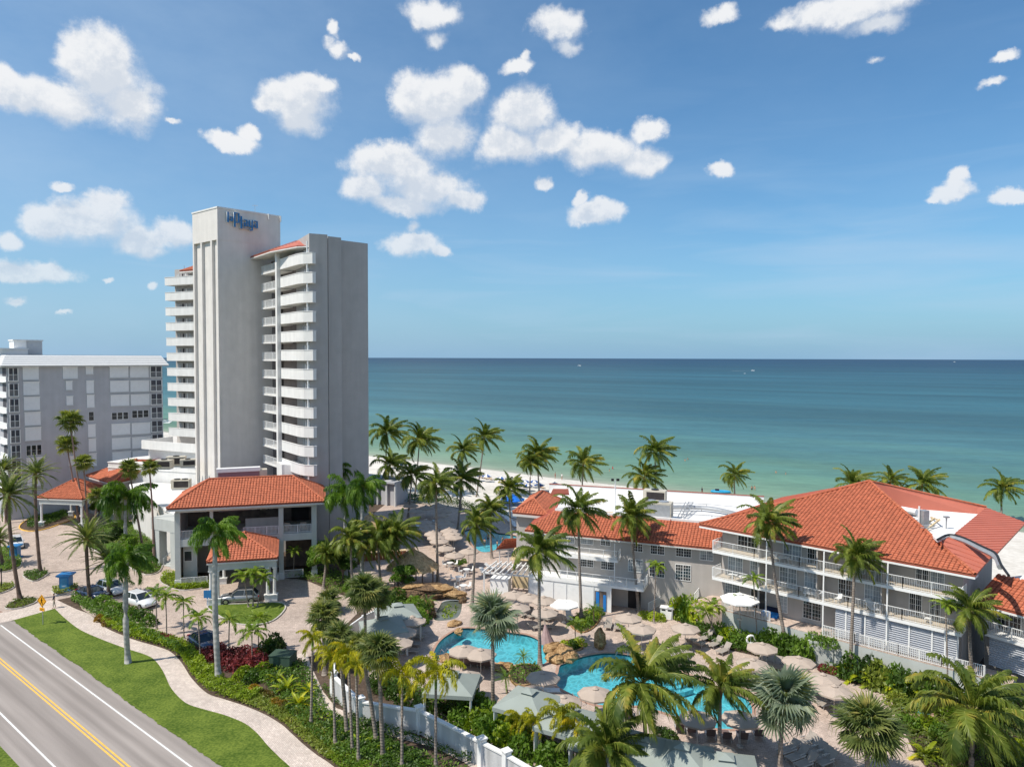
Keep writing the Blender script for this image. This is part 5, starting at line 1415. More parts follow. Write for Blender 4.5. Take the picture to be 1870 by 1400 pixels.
# ------------------------------------------------------------ big hip-roofed pool building
def pool_house():
    T = thing('garden_villa_block', 'large three storey poolside building with a broad red tiled pyramid roof', 'building', (32, 74, 0))
    zE = 11.4
    a, c = G(1277, 957, zE), G(1781, 1050, zE)
    e = Wall(a, c); apex = G(1588, 879, 16.0)
    n = -e.n
    tiled_slope(T, [a, c, apex])
    ridge(a + Vector((0, 0, .12)), apex + Vector((0, 0, .12)), T); ridge(c + Vector((0, 0, .12)), apex + Vector((0, 0, .12)), T)
    # left slope towards the beach side
    bl = G(1463, 891, 13.2); 
    l2 = a + n * 22; l2.z = zE
    tiled_slope(T, [a + Vector((0, 0, -.02)), l2, apex + n * 5 + Vector((0, 0, -.1)), apex + Vector((0, 0, -.02))][:4] if False else [Vector((l2.x, l2.y, zE)), a, apex], False, m='seam')
    # well behind the apex: raised back slope, flat floor, side slopes
    f1, f2 = G(1640, 926, 13.2), G(1790, 938.5, 13.2)
    k1 = YP(1617, 885, f1.y + .8); k2 = YP(1801, 926, f2.y + .5)
    slab_poly([f1, f2, k2, k1], .15, 'roof', 'seam', T); seam_field([f1, f2, k2, k1], T, .8)
    slab_poly([apex, f1, k1], .15, 'roof', 'seam', T)
    ridge(apex + Vector((0, 0, .1)), k1 + Vector((0, 0, .1)), T, r=.1); ridge(k1 + Vector((0, 0, .1)), k2 + Vector((0, 0, .1)), T, r=.1)
    # right arm, sloping towards the camera's left
    r1, r2 = G(1745, 972, 13.25), G(1822, 1008, 13.0)
    k3 = r2 + (k2 - r1)
    slab_poly([r1, r2, k3, k2], .15, 'roof', 'seam', T); seam_field([r1, r2, k3, k2], T, .75)
    s1, s2, s3 = G(1718, 988, 13.0), G(1733, 980, 13.3), G(1812, 1014, 12.4)
    slab_poly([c + Vector((0, 0, .0)), s3, s2, s1], .15, 'roof', 'seam', T); seam_field([c, s3, s2, s1], T, .75)
    # floor of the well
    zf = 13.2
    fl = [tuple(p.xy) for p in (f1, f2, r1, G(1733, 980, 13.2), G(1712, 985, 13.2), G(1660, 938, 13.2))]
    MB().prism(fl, zf - .25, zf).build('flat_roof', 'roof_white', T)
    # white gutter and black hose between the two metal slopes
    g = [G(x, y, 13.4) for x, y in smooth_loop([(1712, 985), (1733, 976), (1760, 982), (1792, 997), (1818, 1010), (1828, 1030), (1842, 1050)], 4, False)]
    MB().tube(g, .11, 6).build('hose', 'black', T)
    g = [G(x, y, 13.2) for x, y in smooth_loop([(1735, 980), (1762, 988), (1792, 1003), (1818, 1017), (1826, 1035)], 4, False)]
    MB().tube(g, .22, 6).build('gutter', 'steel', T)
    b = MB(); b.wbox(e, 0, e.len, zE - .36, zE - .185, -1.2, .02); b.build('fascia', 'white', T)
    # balcony planes
    L0, R0 = G(1301, 1004, 8.98), G(1757, 1096, 8.98)
    bw = Wall(L0, R0); w = bw.off(-2.0); wl = bw.len
    b = MB(); b.wbox(w, .15, wl - .3, 0, zE - .37, -14, 0); b.build('wall', 'stucco_warm', T)
    up_l = [(8.98, 0), (6.02, 0)]
    for kf, z in enumerate((8.98, 6.02)):
        b = MB(); b.wbox(bw, 0, wl, z - .28, z, -1.998, 0); b.build('balcony_slab', 'white', T)
        b = MB(); b.wbox(bw, .06, wl - .06, z + .002, z + .01, -1.99, -.1); b.build('balcony_floor', 'floor_tan', T)
        npan = 5
        for i in range(npan):
            railing(T, bw.pt(wl * i / npan, 0, -.06), bw.pt(wl * (i + 1) / npan, 0, -.06), z, 1.08, 1.9, .14, pw=.02)
        railing(T, bw.pt(.05, 0, -.06), bw.pt(.05, 0, -1.9), z, 1.08, 1.9, .14, pw=.02)
        railing(T, bw.pt(wl - .05, 0, -.06), bw.pt(wl - .05, 0, -1.9), z, 1.08, 1.9, .14, pw=.02)
    # posts
    for px in (1399, 1504, 1621):
        u = bw.ux(px, 1040)
        for z0, z1 in ((6.03, 8.69), (8.99, zE - .38), (2.85, 5.73)):
            b = MB(); b.wbox(bw, u - .06, u + .06, z0, z1, -.14, -.02); b.build('post', 'white', T)
        b = MB(); uu = w.ux(px - 2, 1040); b.wbox(w, uu - .06, uu + .06, 5.9, zE - .38, .003, 1.6); b.build('party_wall', 'stucco_warm', T)
    # windows
    def W_(x0, x1, z0, z1, **k):
        window(T, w, w.ux(x0, 1020), w.ux(x1, 1020), z0, z1, **k)
    for z in (9.0, 6.04):
        first = z > 8
        for x0, x1, g_ in (((1347, 1384, 'glass'), (1430, 1464, 'glass_curtain'), (1474, 1503, 'glass'), (1548, 1580, 'glass_curtain'), (1673, 1697, 'glass'), (1700, 1726, 'glass_curtain')) if first else
                           ((1330, 1357, 'glass_curtain'), (1370, 1398, 'glass_curtain'), (1424, 1456, 'glass_curtain'), (1470, 1502, 'glass_curtain'), (1532, 1560, 'glass'), (1580, 1612, 'glass_curtain'), (1662, 1686, 'glass'), (1700, 1720, 'glass'))):
            W_(x0, x1, z + .05, z + 2.15, glass=g_)
    # ground floor
    for x0, x1, g_ in ((1325, 1352, 'glass_curtain'), (1424, 1440, 'glass_curtain'), (1468, 1502, 'glass')):
        W_(x0, x1, 3.3, 5.2, glass=g_, rows=5)
    for x0, x1 in ((1372, 1386), (1387, 1402)): W_(x0, x1, 2.86, 5.3, cols=1, rows=1, leaves=1)
    # louvred ground-floor screens
    lb = bw.off(-.35)
    xs = [1524, 1545, 1580, 1622, 1661, 1703, 1727, 1750]
    for i in range(len(xs) - 1):
        ua, ub = lb.ux(xs[i], 1150) + .06, lb.ux(xs[i + 1], 1150) - .06
        b = MB(); z0, z1 = 2.9, 5.6
        b.wbox(lb, ua, ub, z0, z1, -.06, -.03, 0); r = b.build('shutter_screen', 'apt_wall', T)
        b = MB(); z = z0 + .05
        while z < z1 - .1:
            P = lb.pt; b.hexa([P(ua, z, -.02), P(ub, z, -.02), P(ub, z + .05, -.02), P(ua, z + .05, -.02), P(ua, z + .0, .10), P(ub, z + .0, .10), P(ub, z + .04, .10), P(ua, z + .04, .10)]); z += .20
        b.build('louvres', 'shutter_grey', r, kind='stuff')
        b = MB(); b.wbox(lb, ub, ub + .12, 2.86, 5.72, -.1, .14); b.build('post', 'white', T)
    # terrace base and retaining wall
    tw = bw.off(.5)
    tu = lambda x, y=1150: tw.ux(x, y)
    b = MB(); b.wbox(tw, tu(1318), tu(1850), 0, 2.78, -2.48, 0); b.build('terrace_wall', 'stucco_green', T)
    b = MB(); b.wbox(tw, tu(1318), tu(1850), 2.782, 2.84, -2.48, -.0); b.build('terrace_floor', 'deck', T)
    for x0, x1 in ((1322, 1405), (1502, 1560), (1560, 1640), (1640, 1720), (1720, 1800)):
        railing(T, tw.pt(tu(x0), 0, -.12), tw.pt(tu(x1), 0, -.12), 2.84, 1.05, 1.5, .15, pw=.05)
    # lower right wing
    zR = 8.3
    a2, c2 = G(1782, 1098, zR), G(1872, 1122, zR)
    e2 = Wall(a2, c2); far = e2.len + 9
    tiled_slope(T, [e2.pt(-.2, zR, 0), e2.pt(far, zR, 0), e2.pt(far, zR + 1.7, -4.4), e2.pt(-.2, zR + 1.7, -4.4)])
    b = MB(); b.wbox(e2, -.2, far, zR - .36, zR - .185, -1.0, .02); b.build('fascia', 'white', T)
    w2 = e2.off(-1.8)
    b = MB(); b.wbox(w2, -.0, far, 0, zR - .37, -12, 0); b.build('wall', 'stucco_warm', T)
    zb = 5.75
    b = MB(); b.wbox(e2, .8, far, zb - .26, zb, -1.79, 0); b.build('balcony_slab', 'white', T)
    railing(T, e2.pt(.85, 0, -.06), e2.pt(far, 0, -.06), zb, 1.08, 1.9, .14, pw=.02)
    window(T, w2, w2.ux(1822, 1120), w2.ux(1866, 1130), zb + .1, zb + 2.0)
    z0, z1 = 2.9, 5.4
    b = MB(); b.wbox(e2, 1.0, far, z0, z1, -.5, -.45); r = b.build('shutter_screen', 'apt_wall', T)
    b = MB(); z = z0
    while z < z1:
        P = e2.pt; b.hexa([P(1.0, z, -.44), P(far, z, -.44), P(far, z + .05, -.44), P(1.0, z + .05, -.44), P(1.0, z, -.32), P(far, z, -.32), P(far, z + .04, -.32), P(1.0, z + .04, -.32)]); z += .2
    b.build('louvres', 'shutter_grey', r, kind='stuff')
    fr = [e2.pt(-.2, 0, -4.5), e2.pt(far, 0, -4.5), e2.pt(far, 0, -16), e2.pt(3, 0, -16), e2.pt(1, 0, -9)]
    MB().prism([tuple(p.xy) for p in fr], zR + 1.0, zR + 1.3).build('flat_roof', 'roof_white', T)
    # planter box
    return T, bw, w, tw
VB, BW, VW, TW = pool_house()
def planter():
    q = [G(1473, 1213), G(1521, 1220), G(1546, 1202), G(1502, 1194)]
    T = thing('planter', 'raised sage green masonry planter full of shrubs under the villa terrace', 'planter', q[0])
    C = (q[0] + q[2]) / 2
    I = [C + (p - C) * .88 for p in q]
    b = MB()
    for i in range(4):
        j = (i + 1) % 4
        r = [q[i], q[j], I[j], I[i]]; b.hexa([(p.x, p.y, 0) for p in r] + [(p.x, p.y, 2.4) for p in r])
    b.build('box', 'stucco_green', T); MB().prism([tuple(p.xy) for p in I], 1.9, 2.1).build('soil', 'mulch', T)
planter()
def stair():
    # garden stair beside the pool wing with curved landing
    T = thing('garden_stair', 'cream garden stair with white picket rails rising to the terrace door', 'stairs', G(1290, 1120))
    a, b_ = G(1186, 1120), G(1250, 1108)
    railing(T, G(1184, 1118), G(1252, 1112), (.1, 2.1), 1.05, 1.4, .16, pw=.045)
    c = G(1300, 1102, 2.0)
    for i in range(5):
        r0 = 3.6 - i * .55
        pl = [(c.x + 1.0 + r0 * math.cos(t), c.y + .5 + r0 * .8 * math.sin(t)) for t in np.linspace(math.pi * .98, math.pi * 1.9, 12)] + [(c.x + 1.6, c.y + 1.6)]
        MB().prism(pl, 0, 2.0 + i * .17).build('step', 'deck', T)
    MB().prism([tuple(G(x, y, 2).xy) for x, y in ((1252, 1100), (1296, 1108), (1312, 1092), (1262, 1082))], 0, 2.01).build('landing', 'deck', T)
    railing(T, G(1268, 1100, 2), G(1292, 1083, 2), (2.0, 2.9), 1.05, 1.4, .16, pw=.04)
    railing(T, G(1250, 1086, 2), G(1238, 1078, 2), 2.0, 1.05, 1.4, .16, pw=.045)
stair()
def well_plant():
    z = 13.21
    def T_(n, l, c, x, y): return thing(n, l, c, G(x, y, z), 'machinery in the roof well')
    t = T_('water_tank', 'white horizontal tank at the foot of the red metal slope', 'tank', 1655, 932); a, b_ = G(1646, 930, z + .6), G(1674, 935, z + .6); MB().tube([a, b_], .35, 10).build('tank', 'white', t)
    for p in (a, b_): MB().bar((p.x, p.y, z), (p.x, p.y, z + .3), .3).build('stand', 'steel', t)
    t = T_('pump_cabinet', 'tall grey cabinet among the roof pipes', 'cabinet', 1686, 955); p = G(1687, 962, z); MB().rbox(p.x, p.y, z, .7, .6, 1.7, .3).build('body', 'steel', t); MB().tube([(p.x - .5, p.y, z), (p.x - .5, p.y, z + 2.1)], .09, 6).build('vent_pipe', 'white', t)
    t = T_('timber_frame', 'pale timber frame leaning beside the grey roof cabinet', 'lumber', 1700, 955)
    for q in (((1690, 968), (1716, 948)), ((1700, 944), (1716, 950)), ((1688, 960), (1706, 946))):
        a, b_ = G(*q[0], z + .1), G(*q[1], z + .7); MB().bar(a, b_, .14).build('beam', 'ply', t)
    t = T_('roof_pipes', 'tangle of grey pipes behind the tiled hip', 'pipes', 1665, 945)
    for k in range(6):
        a, b_ = G(1652 + 6 * k, 938 + 5 * k, z + .2 + .1 * (k % 3)), G(1690 + 4 * k, 944 + 4 * k, z + .25); MB().tube([a, b_], .06, 5).build('pipe', 'steel', t)
    t = T_('roof_vent', 'small grey vent post on the open white roof', 'vent', 1727, 962); p = G(1728, 965, z); MB().tube([p, p + Vector((0, 0, 1.1))], .07, 6).build('pipe', 'steel', t); MB().rbox(p.x, p.y, z + 1.1, .5, .3, .15, 0).build('cowl', 'steel', t)
well_plant()
# ------------------------------------------------------------ white garden wall
def garden_wall():
    T = thing('garden_wall', 'long white rendered garden wall with posts along the palm path', 'wall', G(766, 1345))
    top = [(609,1233),(658,1279),(712,1288),(766,1296),(822,1324),(880,1354),(925,1377),(985,1412),(1060,1450)]
    hz = 1.85
    base = [Vector((*G(x, y, hz).xy, 0)) for x, y in top]
    for i in range(len(base) - 1):
        w = Wall(base[i], base[i + 1])
        r = MB().wbox(w, 0.0, w.len, 0, hz - .1, -.12, .12).build('panel', 'garden_white', T)
        MB().wbox(w, 0, w.len, hz - .098, hz + .02, -.2, .2).build('cap', 'stucco_white', r)
    for i in (0, 1, 3, 5, 6, 7, 8):
        p = base[i]
        r = MB().rbox(p.x, p.y, 0, .5, .5, hz + .25, .6).build('post', 'white', T); MB().rbox(p.x, p.y, hz + .252, .66, .66, .1, .6).build('cap', 'stucco_white', r)
    T = thing('low_fence', 'low white fence rising behind the cabbage palms to the cabana', 'fence', G(640, 1150))
    p = [G(x, y, 1.6) for x, y in ((609, 1233), (614, 1160), (663, 1125), (700, 1108))]
    for i in range(3):
        MB().bar(p[i], p[i + 1], .16, .14).build('rail', 'white', T)
        w = Wall(p[i], p[i + 1]); MB().wbox(w, 0, w.len, .1, 1.5, -.04, .04).build('panel', 'white', T)
    for q in p[1:]: MB().rbox(q.x, q.y, 0, .25, .25, 1.75, .4).build('post', 'white', T)
garden_wall()
# ------------------------------------------------------------ palms
def frond_mesh(name, e0, droop, n, ll, lw, hang, m, seed, plum=0.0, fwdang=.75, start=.14, rib=.008, vee=.25, az=None, wind=0.0):
    """feather leaf of length 1 leaving the origin along +X at elevation e0 and arching down"""
    rd_ = random.Random(seed)
    S = 14; p = Vector((0, 0, 0)); path = [p.copy()]; tan = []
    tw = rd_.uniform(-.25, .25)
    for i in range(S):
        t = (i + .5) / S
        e = e0 - droop * t ** 1.25; yw = tw * t * t
        d = Vector((math.cos(e) * math.cos(yw), math.cos(e) * math.sin(yw), math.sin(e)))
        if az is not None:
            d.rotate(Matrix.Rotation(az, 3, 'Z')); d = (d + WIND * wind * t ** .8 * rd_.uniform(.9, 1.1)).normalized()
        tan.append(d); p = p + d / S; path.append(p.copy())
    b = MB()
    b.tube(path[::2] if S % 2 == 0 else path, [rib * (1 - .8 * i / (S // 2)) for i in range(S // 2 + 1)], 3, 1, caps=False)
    for i in range(n):
        t = start + (1 - start) * (i + .5) / n
        k = min(int(t * S), S - 1); f = t * S - k
        P = path[k].lerp(path[k + 1], f); T_ = tan[k]
        side = T_.cross(Vector((0, 0, 1)))
        if side.length < .05: side = Vector((0, 1, 0))
        side.normalize(); upn = side.cross(T_)
        L_ = ll * (math.sin(math.pi * (.16 + .80 * t)) ** .7) * rd_.uniform(.8, 1.12)
        for sgn in (-1, 1):
            if rd_.random() < .03: continue
            roll = rd_.uniform(-plum, plum) + vee
            a = fwdang * rd_.uniform(.8, 1.2) * (.7 + .6 * t)
            d = (side * sgn * math.cos(roll) + upn * math.sin(roll)) * math.cos(a) + T_ * math.sin(a)
            w = lw * rd_.uniform(.8, 1.2)
            wv = T_ * w
            hg = hang * rd_.uniform(.6, 1.4)
            if wind: d = (d + WIND * wind * .75).normalized()
            m1 = P + d * L_ * .5 + Vector((0, 0, -hg * L_ * .22))
            m2 = P + d * L_ * .93 * (1 - hg * .18) + Vector((0, 0, -hg * L_ * .85))
            q = [P - wv * .5, P + wv * .5, m1 + wv * .55, m1 - wv * .55, m2]
            b.add(q, [(0, 1, 2, 3), (3, 2, 4)])
    return b.mesh(name, [m, 'rachis'])
def fan_mesh(name, n, pet, rad, droop, m, seed, spread=4.9, split=.55):
    rd_ = random.Random(seed)
    b = MB(); b.tube([(0, 0, 0), (pet * .5, 0, .02), (pet, 0, -.01)], [.016, .012, .008], 3, 1, caps=False)
    c = Vector((pet, 0, 0))
    for i in range(n):
        a = -spread / 2 + spread * (i + .5) / n
        L_ = rad * (.72 + .28 * math.cos(a * .55)) * rd_.uniform(.88, 1.08)
        d = Vector((math.cos(a), math.sin(a), .10 * abs(math.sin(a)))); s = Vector((-math.sin(a), math.cos(a), 0))
        h = spread / n * .5
        k1 = L_ * split; wz = k1 * math.tan(h) * .95
        lift = .05 * rad
        p1 = c + d * k1; e_ = droop * rd_.uniform(.5, 1.4)
        p2 = c + d * (L_ * .85) + Vector((0, 0, -e_ * L_ * .22)); p3 = c + d * L_ * (1 - e_ * .12) + Vector((0, 0, -e_ * L_ * .55))
        b.add([c, p1 - s * wz - Vector((0, 0, lift)), p1 + Vector((0, 0, lift)), p1 + s * wz - Vector((0, 0, lift)), p2 - s * wz * .42, p2 + s * wz * .42, p3],
              [(0, 1, 2), (0, 2, 3), (1, 4, 2), (2, 4, 5), (2, 5, 3), (4, 6, 5)])
    return b.mesh(name, [m, 'rachis'])
D_ = R
WIND = Vector((.95, .25, .10))
def fam(species, elevs, mk):
    return {e: [mk(e, s) for s in range(3)] for e in elevs}
SP = {}
SP['coco'] = dict(L=4.2, trunk='trunk', r=(.20, .125), blown={(e, a): [frond_mesh('coconut_frond', D_(e), D_(72 + 16 * s), 60, .26, .027, .7 + .14 * s, 'coco', e * 7 + a * 3 + s, az=a * math.pi / 5, wind=.62) for s in range(2)] for e in (80, 58, 35, 10, -22) for a in range(10)},
                  comp=[(80, 5), (58, 8), (35, 9), (10, 7), (-22, 6)], wind=0, crown='boot')
SP['royal'] = dict(L=3.1, trunk='trunk_white', r=(.26, .19), blown={(e, a): [frond_mesh('royal_frond', D_(e), D_(100), 70, .29, .027, .95, 'royal', e * 5 + a, plum=1.1, az=a * math.pi / 4, wind=.42)] for e in (82, 60, 35, 5, -35) for a in range(8)},
                   comp=[(82, 2), (60, 5), (35, 5), (5, 5), (-35, 3)], wind=0, crown='shaft')
SP['foxtail'] = dict(L=2.0, trunk='trunk', r=(.12, .09), fr=fam('fox', (75, 50, 25, -5), lambda e, s: frond_mesh('foxtail_frond', D_(e), D_(120), 54, .19, .028, .9, 'foxtail', e * 3 + s, plum=1.6, start=.08)),
                     comp=[(75, 2), (50, 4), (25, 3), (-5, 2)], wind=.5, crown='shaft')
SP['date'] = dict(L=2.5, trunk='trunk_brown', r=(.22, .2), fr=fam('date', (78, 55, 32, 8, -22), lambda e, s: frond_mesh('date_frond', D_(e), D_(48), 56, .15, .019, .3, 'date', e * 2 + s, vee=.5, fwdang=.85)),
                  comp=[(78, 7), (55, 10), (32, 11), (8, 9), (-22, 6)], wind=.35, crown='boot')
SP['xmas'] = dict(L=1.45, trunk='trunk', r=(.07, .055), fr=fam('xm', (70, 40, 10), lambda e, s: frond_mesh('small_palm_frond', D_(e), D_(85), 22, .30, .05, .5, 'xmas', e + s)),
                  comp=[(70, 4), (40, 6), (10, 4)], wind=.4, crown='shaft')
SP['areca'] = dict(L=1.7, trunk=None, r=(.05, .04), fr=fam('ar', (75, 50, 25), lambda e, s: frond_mesh('areca_frond', D_(e), D_(75), 26, .22, .045, .3, 'areca', e + s, vee=.5)),
                   comp=[(75, 5), (50, 7), (25, 5)], wind=.2, crown=None)
SP['pygmy'] = dict(L=1.2, trunk='trunk_brown', r=(.07, .06), fr=fam('pd', (70, 40, 8), lambda e, s: frond_mesh('pygmy_date_frond', D_(e), D_(80), 30, .16, .02, .3, 'sh_green', e + s, vee=.4)),
                   comp=[(70, 6), (40, 8), (8, 6)], wind=.2, crown=None)
SP['sabal'] = dict(L=1.75, trunk='trunk', r=(.17, .15), fan=[fan_mesh('cabbage_palm_leaf', 22, .45, .62, .9, 'sabal', s, split=.42) for s in range(4)], comp=[(80, 4), (55, 7), (28, 8), (0, 7), (-35, 5)], crown='boot', wind=.4)
SP['silver'] = dict(L=2.0, trunk='trunk', r=(.17, .15), fan=[fan_mesh('silver_palm_leaf', 28, .45, .62, .30 + .3 * s, 'silver', s, spread=5.4, split=.5) for s in range(5)], comp=[(80, 3), (52, 5), (25, 6), (-5, 6), (-40, 4)], crown='boot', wind=.3)
SP['wash'] = dict(L=1.25, trunk='trunk_red', r=(.2, .11), fan=[fan_mesh('fan_palm_leaf', 18, .42, .6, .9, 'wash', s) for s in range(4)], comp=[(75, 3), (50, 5), (22, 6), (-8, 5), (-38, 3)], crown='boot', wind=.5)
FRONDN = 0
def palm(kind, base, crown, label, group, rpx=None, L=None, name=None, zb=0, n=1.0, cocos=None):
    global FRONDN
    s = SP[kind]
    B = G(base[0], base[1], zb)
    C = YP(crown[0], crown[1], B.y + random.uniform(-.4, .4))
    d = C - B
    Ls = L or (s['L'] if rpx is None else rpx * B.y / F)
    nm = name or {'coco': 'coconut_palm', 'royal': 'royal_palm', 'foxtail': 'foxtail_palm', 'date': 'date_palm', 'xmas': 'small_palm', 'areca': 'areca_palm', 'pygmy': 'pygmy_date_palm', 'sabal': 'cabbage_palm', 'silver': 'silver_fan_palm', 'wash': 'tall_fan_palm'}[kind]
    T = thing(nm, label, 'palm', B, group, world=False)
    if s['trunk']:
        bow = random.uniform(-.05, .05) * d.length
        pts = []; K = 9
        for i in range(K + 1):
            t = i / K
            w = math.sin(math.pi * t)
            # a palm that leans starts out at a slant and straightens as it rises
            pts.append(Vector((d.x * (t + (.25 * t * (1 - t) if kind == 'coco' else 0)), d.y * t + bow * w * .6, d.z * t)))
        r0, r1 = s['r']
        rad = [r1 + (r0 - r1) * (1 - i / K) ** 1.5 + (.10 if i == 0 else 0) + (.05 * math.sin(math.pi * i / K) if kind == 'royal' else 0) for i in range(K + 1)]
        MB().tube(pts, rad, 8).build('trunk', s['trunk'], T, smooth=True, )
        T_ = pts[-1]
        ax = (pts[-1] - pts[-2]).normalized()
        if s['crown'] == 'shaft':
            q = [T_ - ax * Ls * .42, T_ - ax * Ls * .25, T_, T_ + ax * .15]; MB().tube(q, [r1 * 1.05, r1 * 1.25, r1 * .8, r1 * .3], 8).build('crownshaft', 'shaft', T, smooth=True)
        elif s['crown'] == 'boot':
            k = 1.0 if kind != 'sabal' else 1.2
            q = [T_ - ax * .8, T_ - ax * .3, T_ + ax * .15]; MB().tube(q, [r1 * 1.05, r1 * 1.75 * k, r1 * .8], 8).build('leaf_bases', 'boot', T, smooth=True)
    else: T_ = Vector((0, 0, .05))
    rd_ = random.Random(hash((round(base[0]), round(base[1]))) & 0xffff)
    ga = rd_.uniform(0, 6.28)
    i = 0
    for elev, cnt in s['comp']:
        c = max(1, round(cnt * n)); ph0 = rd_.uniform(0, 6.28)
        for k in range(c):
            az = ph0 + 2 * math.pi * (k + rd_.uniform(-.25, .25)) / c
            wnd = s.get('wind', 0)
            az -= .38 * wnd * math.sin(az)
            sc = Ls * rd_.uniform(.86, 1.1) * (1.0 if elev > 0 else .92)
            ee = elev + rd_.uniform(-8, 8)
            if 'blown' in s:
                na = 10 if kind == 'coco' else 8
                ia = int(round(az / (2 * math.pi / na))) % na
                me = rd_.choice(s['blown'][elev, ia])
                put('frond', me, T, loc=T_, rot=(R(rd_.uniform(-7, 7)), R(rd_.uniform(-9, 9)), R(rd_.uniform(-14, 14))), scale=sc); FRONDN += 1
                continue
            if 'fr' in s:
                e_target = ee - 20 * wnd * math.cos(az) * (0.4 if elev > 60 else 1)
                cl = min(s['fr'], key=lambda q: abs(q - e_target))
                me = rd_.choice(s['fr'][cl])
                tilt = -R(max(-22, min(22, e_target - cl)))
            else:
                me = rd_.choice(s['fan'])
                tilt = -R(ee - 12 * wnd * math.cos(az))
            rx = R(rd_.uniform(-16, 16)) + (.30 * wnd * math.sin(az) if 'fr' in s else 0)
            put('frond', me, T, loc=T_, rot=(rx, tilt, az), scale=sc); FRONDN += 1
    if cocos:
        for k in range(cocos):
            a = rd_.uniform(0, 6.28); MB().blob(T_ + Vector((math.cos(a) * .3, math.sin(a) * .3, -.35 - .1 * rd_.random())), (.13, .13, .16), 6, 4).build('coconut', 'sh_orange' if k % 2 else 'xmas', T)
    return T
GB, GC = 'coconut palms along the beach', 'coconut palms around the pools'
coco = [
 ((703,905),(706,792),'beach palm rising closest to the tower, high crown against the sea',GB,42),
 ((757,912),(766,805),'dark beach palm, second from the tower, with an open drooping crown',GB,44),
 ((700,925),(712,850),'low full palm between the tower corner and the beach umbrellas',GB,42),
 ((745,945),(752,868),'windblown palm with pale trunk in the shade beyond the deck parasols',GB,40),
 ((800,1066),(796,886),'long thin palm standing beside the thatched hut roof',GC,46),
 ((836,966),(842,876),'twin-like palm left of the far pool, windswept crown',GC,44),
 ((841,935),(845,823),'palm half hidden behind the windswept crown left of the far pool',GB,36),
 ((869,912),(884,800),'slender leaning beach palm with a small high crown right of the pair',GB,38),
 ((862,1110),(869,958),'palm with bright upright spear leaves in front of the far pool',GC,46),
 ((898,1019),(894,930),'dark slim palm at the near edge of the far pool',GC,38),
 ((935,985),(929,893),'palm by the bright blue beach tent',GC,38),
 ((967,905),(969,845),'shorter left palm of the leaning pair on the beach',GB,34),
 ((985,903),(981,831),'taller right palm of the leaning pair on the beach',GB,44),
 ((1062,905),(1065,848),'bushy beach palm behind the red snack roof',GB,44),
 ((1062,1134),(1056,932),'tall palm crossing the long tiled eave near its upper balcony',GC,56),
 ((1167,1116),(1152,945),'palm with yellow hanging frond in front of the long tiled eave',GC,56),
 ((1197,903),(1196,826),'tallest windswept beach palm against the open sea',GB,46),
 ((1174,903),(1176,872),'low drooping beach palm left of the tallest windswept one',GB,42),
 ((986,1216),(984,1008),'palm between the two big pools leaning over the grey pergola',GC,66),
 ((1342,916),(1341,868),'lone small beach palm beyond the inflatable boat',GB,34),
 ((1441,1202),(1404,955),'leaning palm whose crown covers the left of the pyramid roof',GC,62),
 ((1552,1234),(1561,1018),'straight palm in front of the middle villa balconies',GC,58),
 ((1552,935),(1554,884),'palm top peeking left of the roof apex',GB,44),
 ((1628,940),(1626,878),'darker palm top just behind the roof apex',GB,32),
 ((1684,945),(1684,884),'palm top with arching fronds beyond the red metal roof slope',GB,44),
 ((1829,940),(1830,893),'isolated beach palm beyond the far metal roof end',GB,40),
 ((1784,1292),(1770,1115),'windswept palm against the lower tiled wing',GC,58),
 ((1772,1425),(1775,1300),'huge near palm with yellow ribs beside the tiny round spa',GC,128),
 ((1184,1425),(1174,1248),'large near palm in front of the long curved pool',GC,112),
 ((1312,1405),(1315,1256),'near palm with a yellowing frond over the curved pool',GC,78),
 ((1108,1440),(1108,1372),'lowest near palm among the cabana roofs at the garden wall',GC,98),
 ((697,1080),(690,988),'large dark windswept palm over the thatched bar',GC,62),
 ((727,1078),(722,975),'thin palm leaning into the large dark one over the thatched bar',GC,52)]
for base, cr, lab, g, rp in coco:
    far = g == GB
    palm('coco', base, cr, 'coconut ' + lab, g, rpx=rp * 1.05, zb=0 if base[1] > 925 else -.8, cocos=4 if rp > 100 else None, n=.85 if far else 1.05)
GR = 'royal palms by the lobby'
for base, cr, lab, rp in [((399,1241),(393,975),'tall royal palm with thick white trunk in front of the drive canopy',58),
 ((234,1210),(231,1024),'royal palm on the lawn with ivy-green upper trunk',56),
 ((232,1012),(229,912),'royal palm with wide crown left of the curved white roof',60),
 ((631,1055),(629,905),'royal palm with fat white trunk and hanging crown by the lobby corner',52),
 ((613,1000),(617,858),'royal palm with highest crown right of the lobby roof',44),
 ((661,1070),(662,890),'royal palm with lightest green crown beside the tower shade',44)]:
    palm('royal', base, cr, lab, GR, rpx=rp, n=1.15)
GD = 'date palms along the entry drive'
for base, cr, lab, rp in [((37,1096),(14,905),'leaning date palm in the corner bed beside the crossing sign',62),
 ((74,1047),(64,866),'tall date palm with rusty boot below its crown',44),
 ((164,1097),(157,984),'date palm standing right of the blue pillar sign',52),
 ((199,1090),(196,1024),'shorter date palm behind the parked white cars',46),
 ((12,955),(3,860),'date palm at the edge above the blue car',38),
 ((6,1035),(-4,985),'low date palm beside the far blue sign',36)]:
    palm('date', base, cr, lab, GD, rpx=rp, n=1.15)
GW = 'tall thin fan palms by the far canopy'
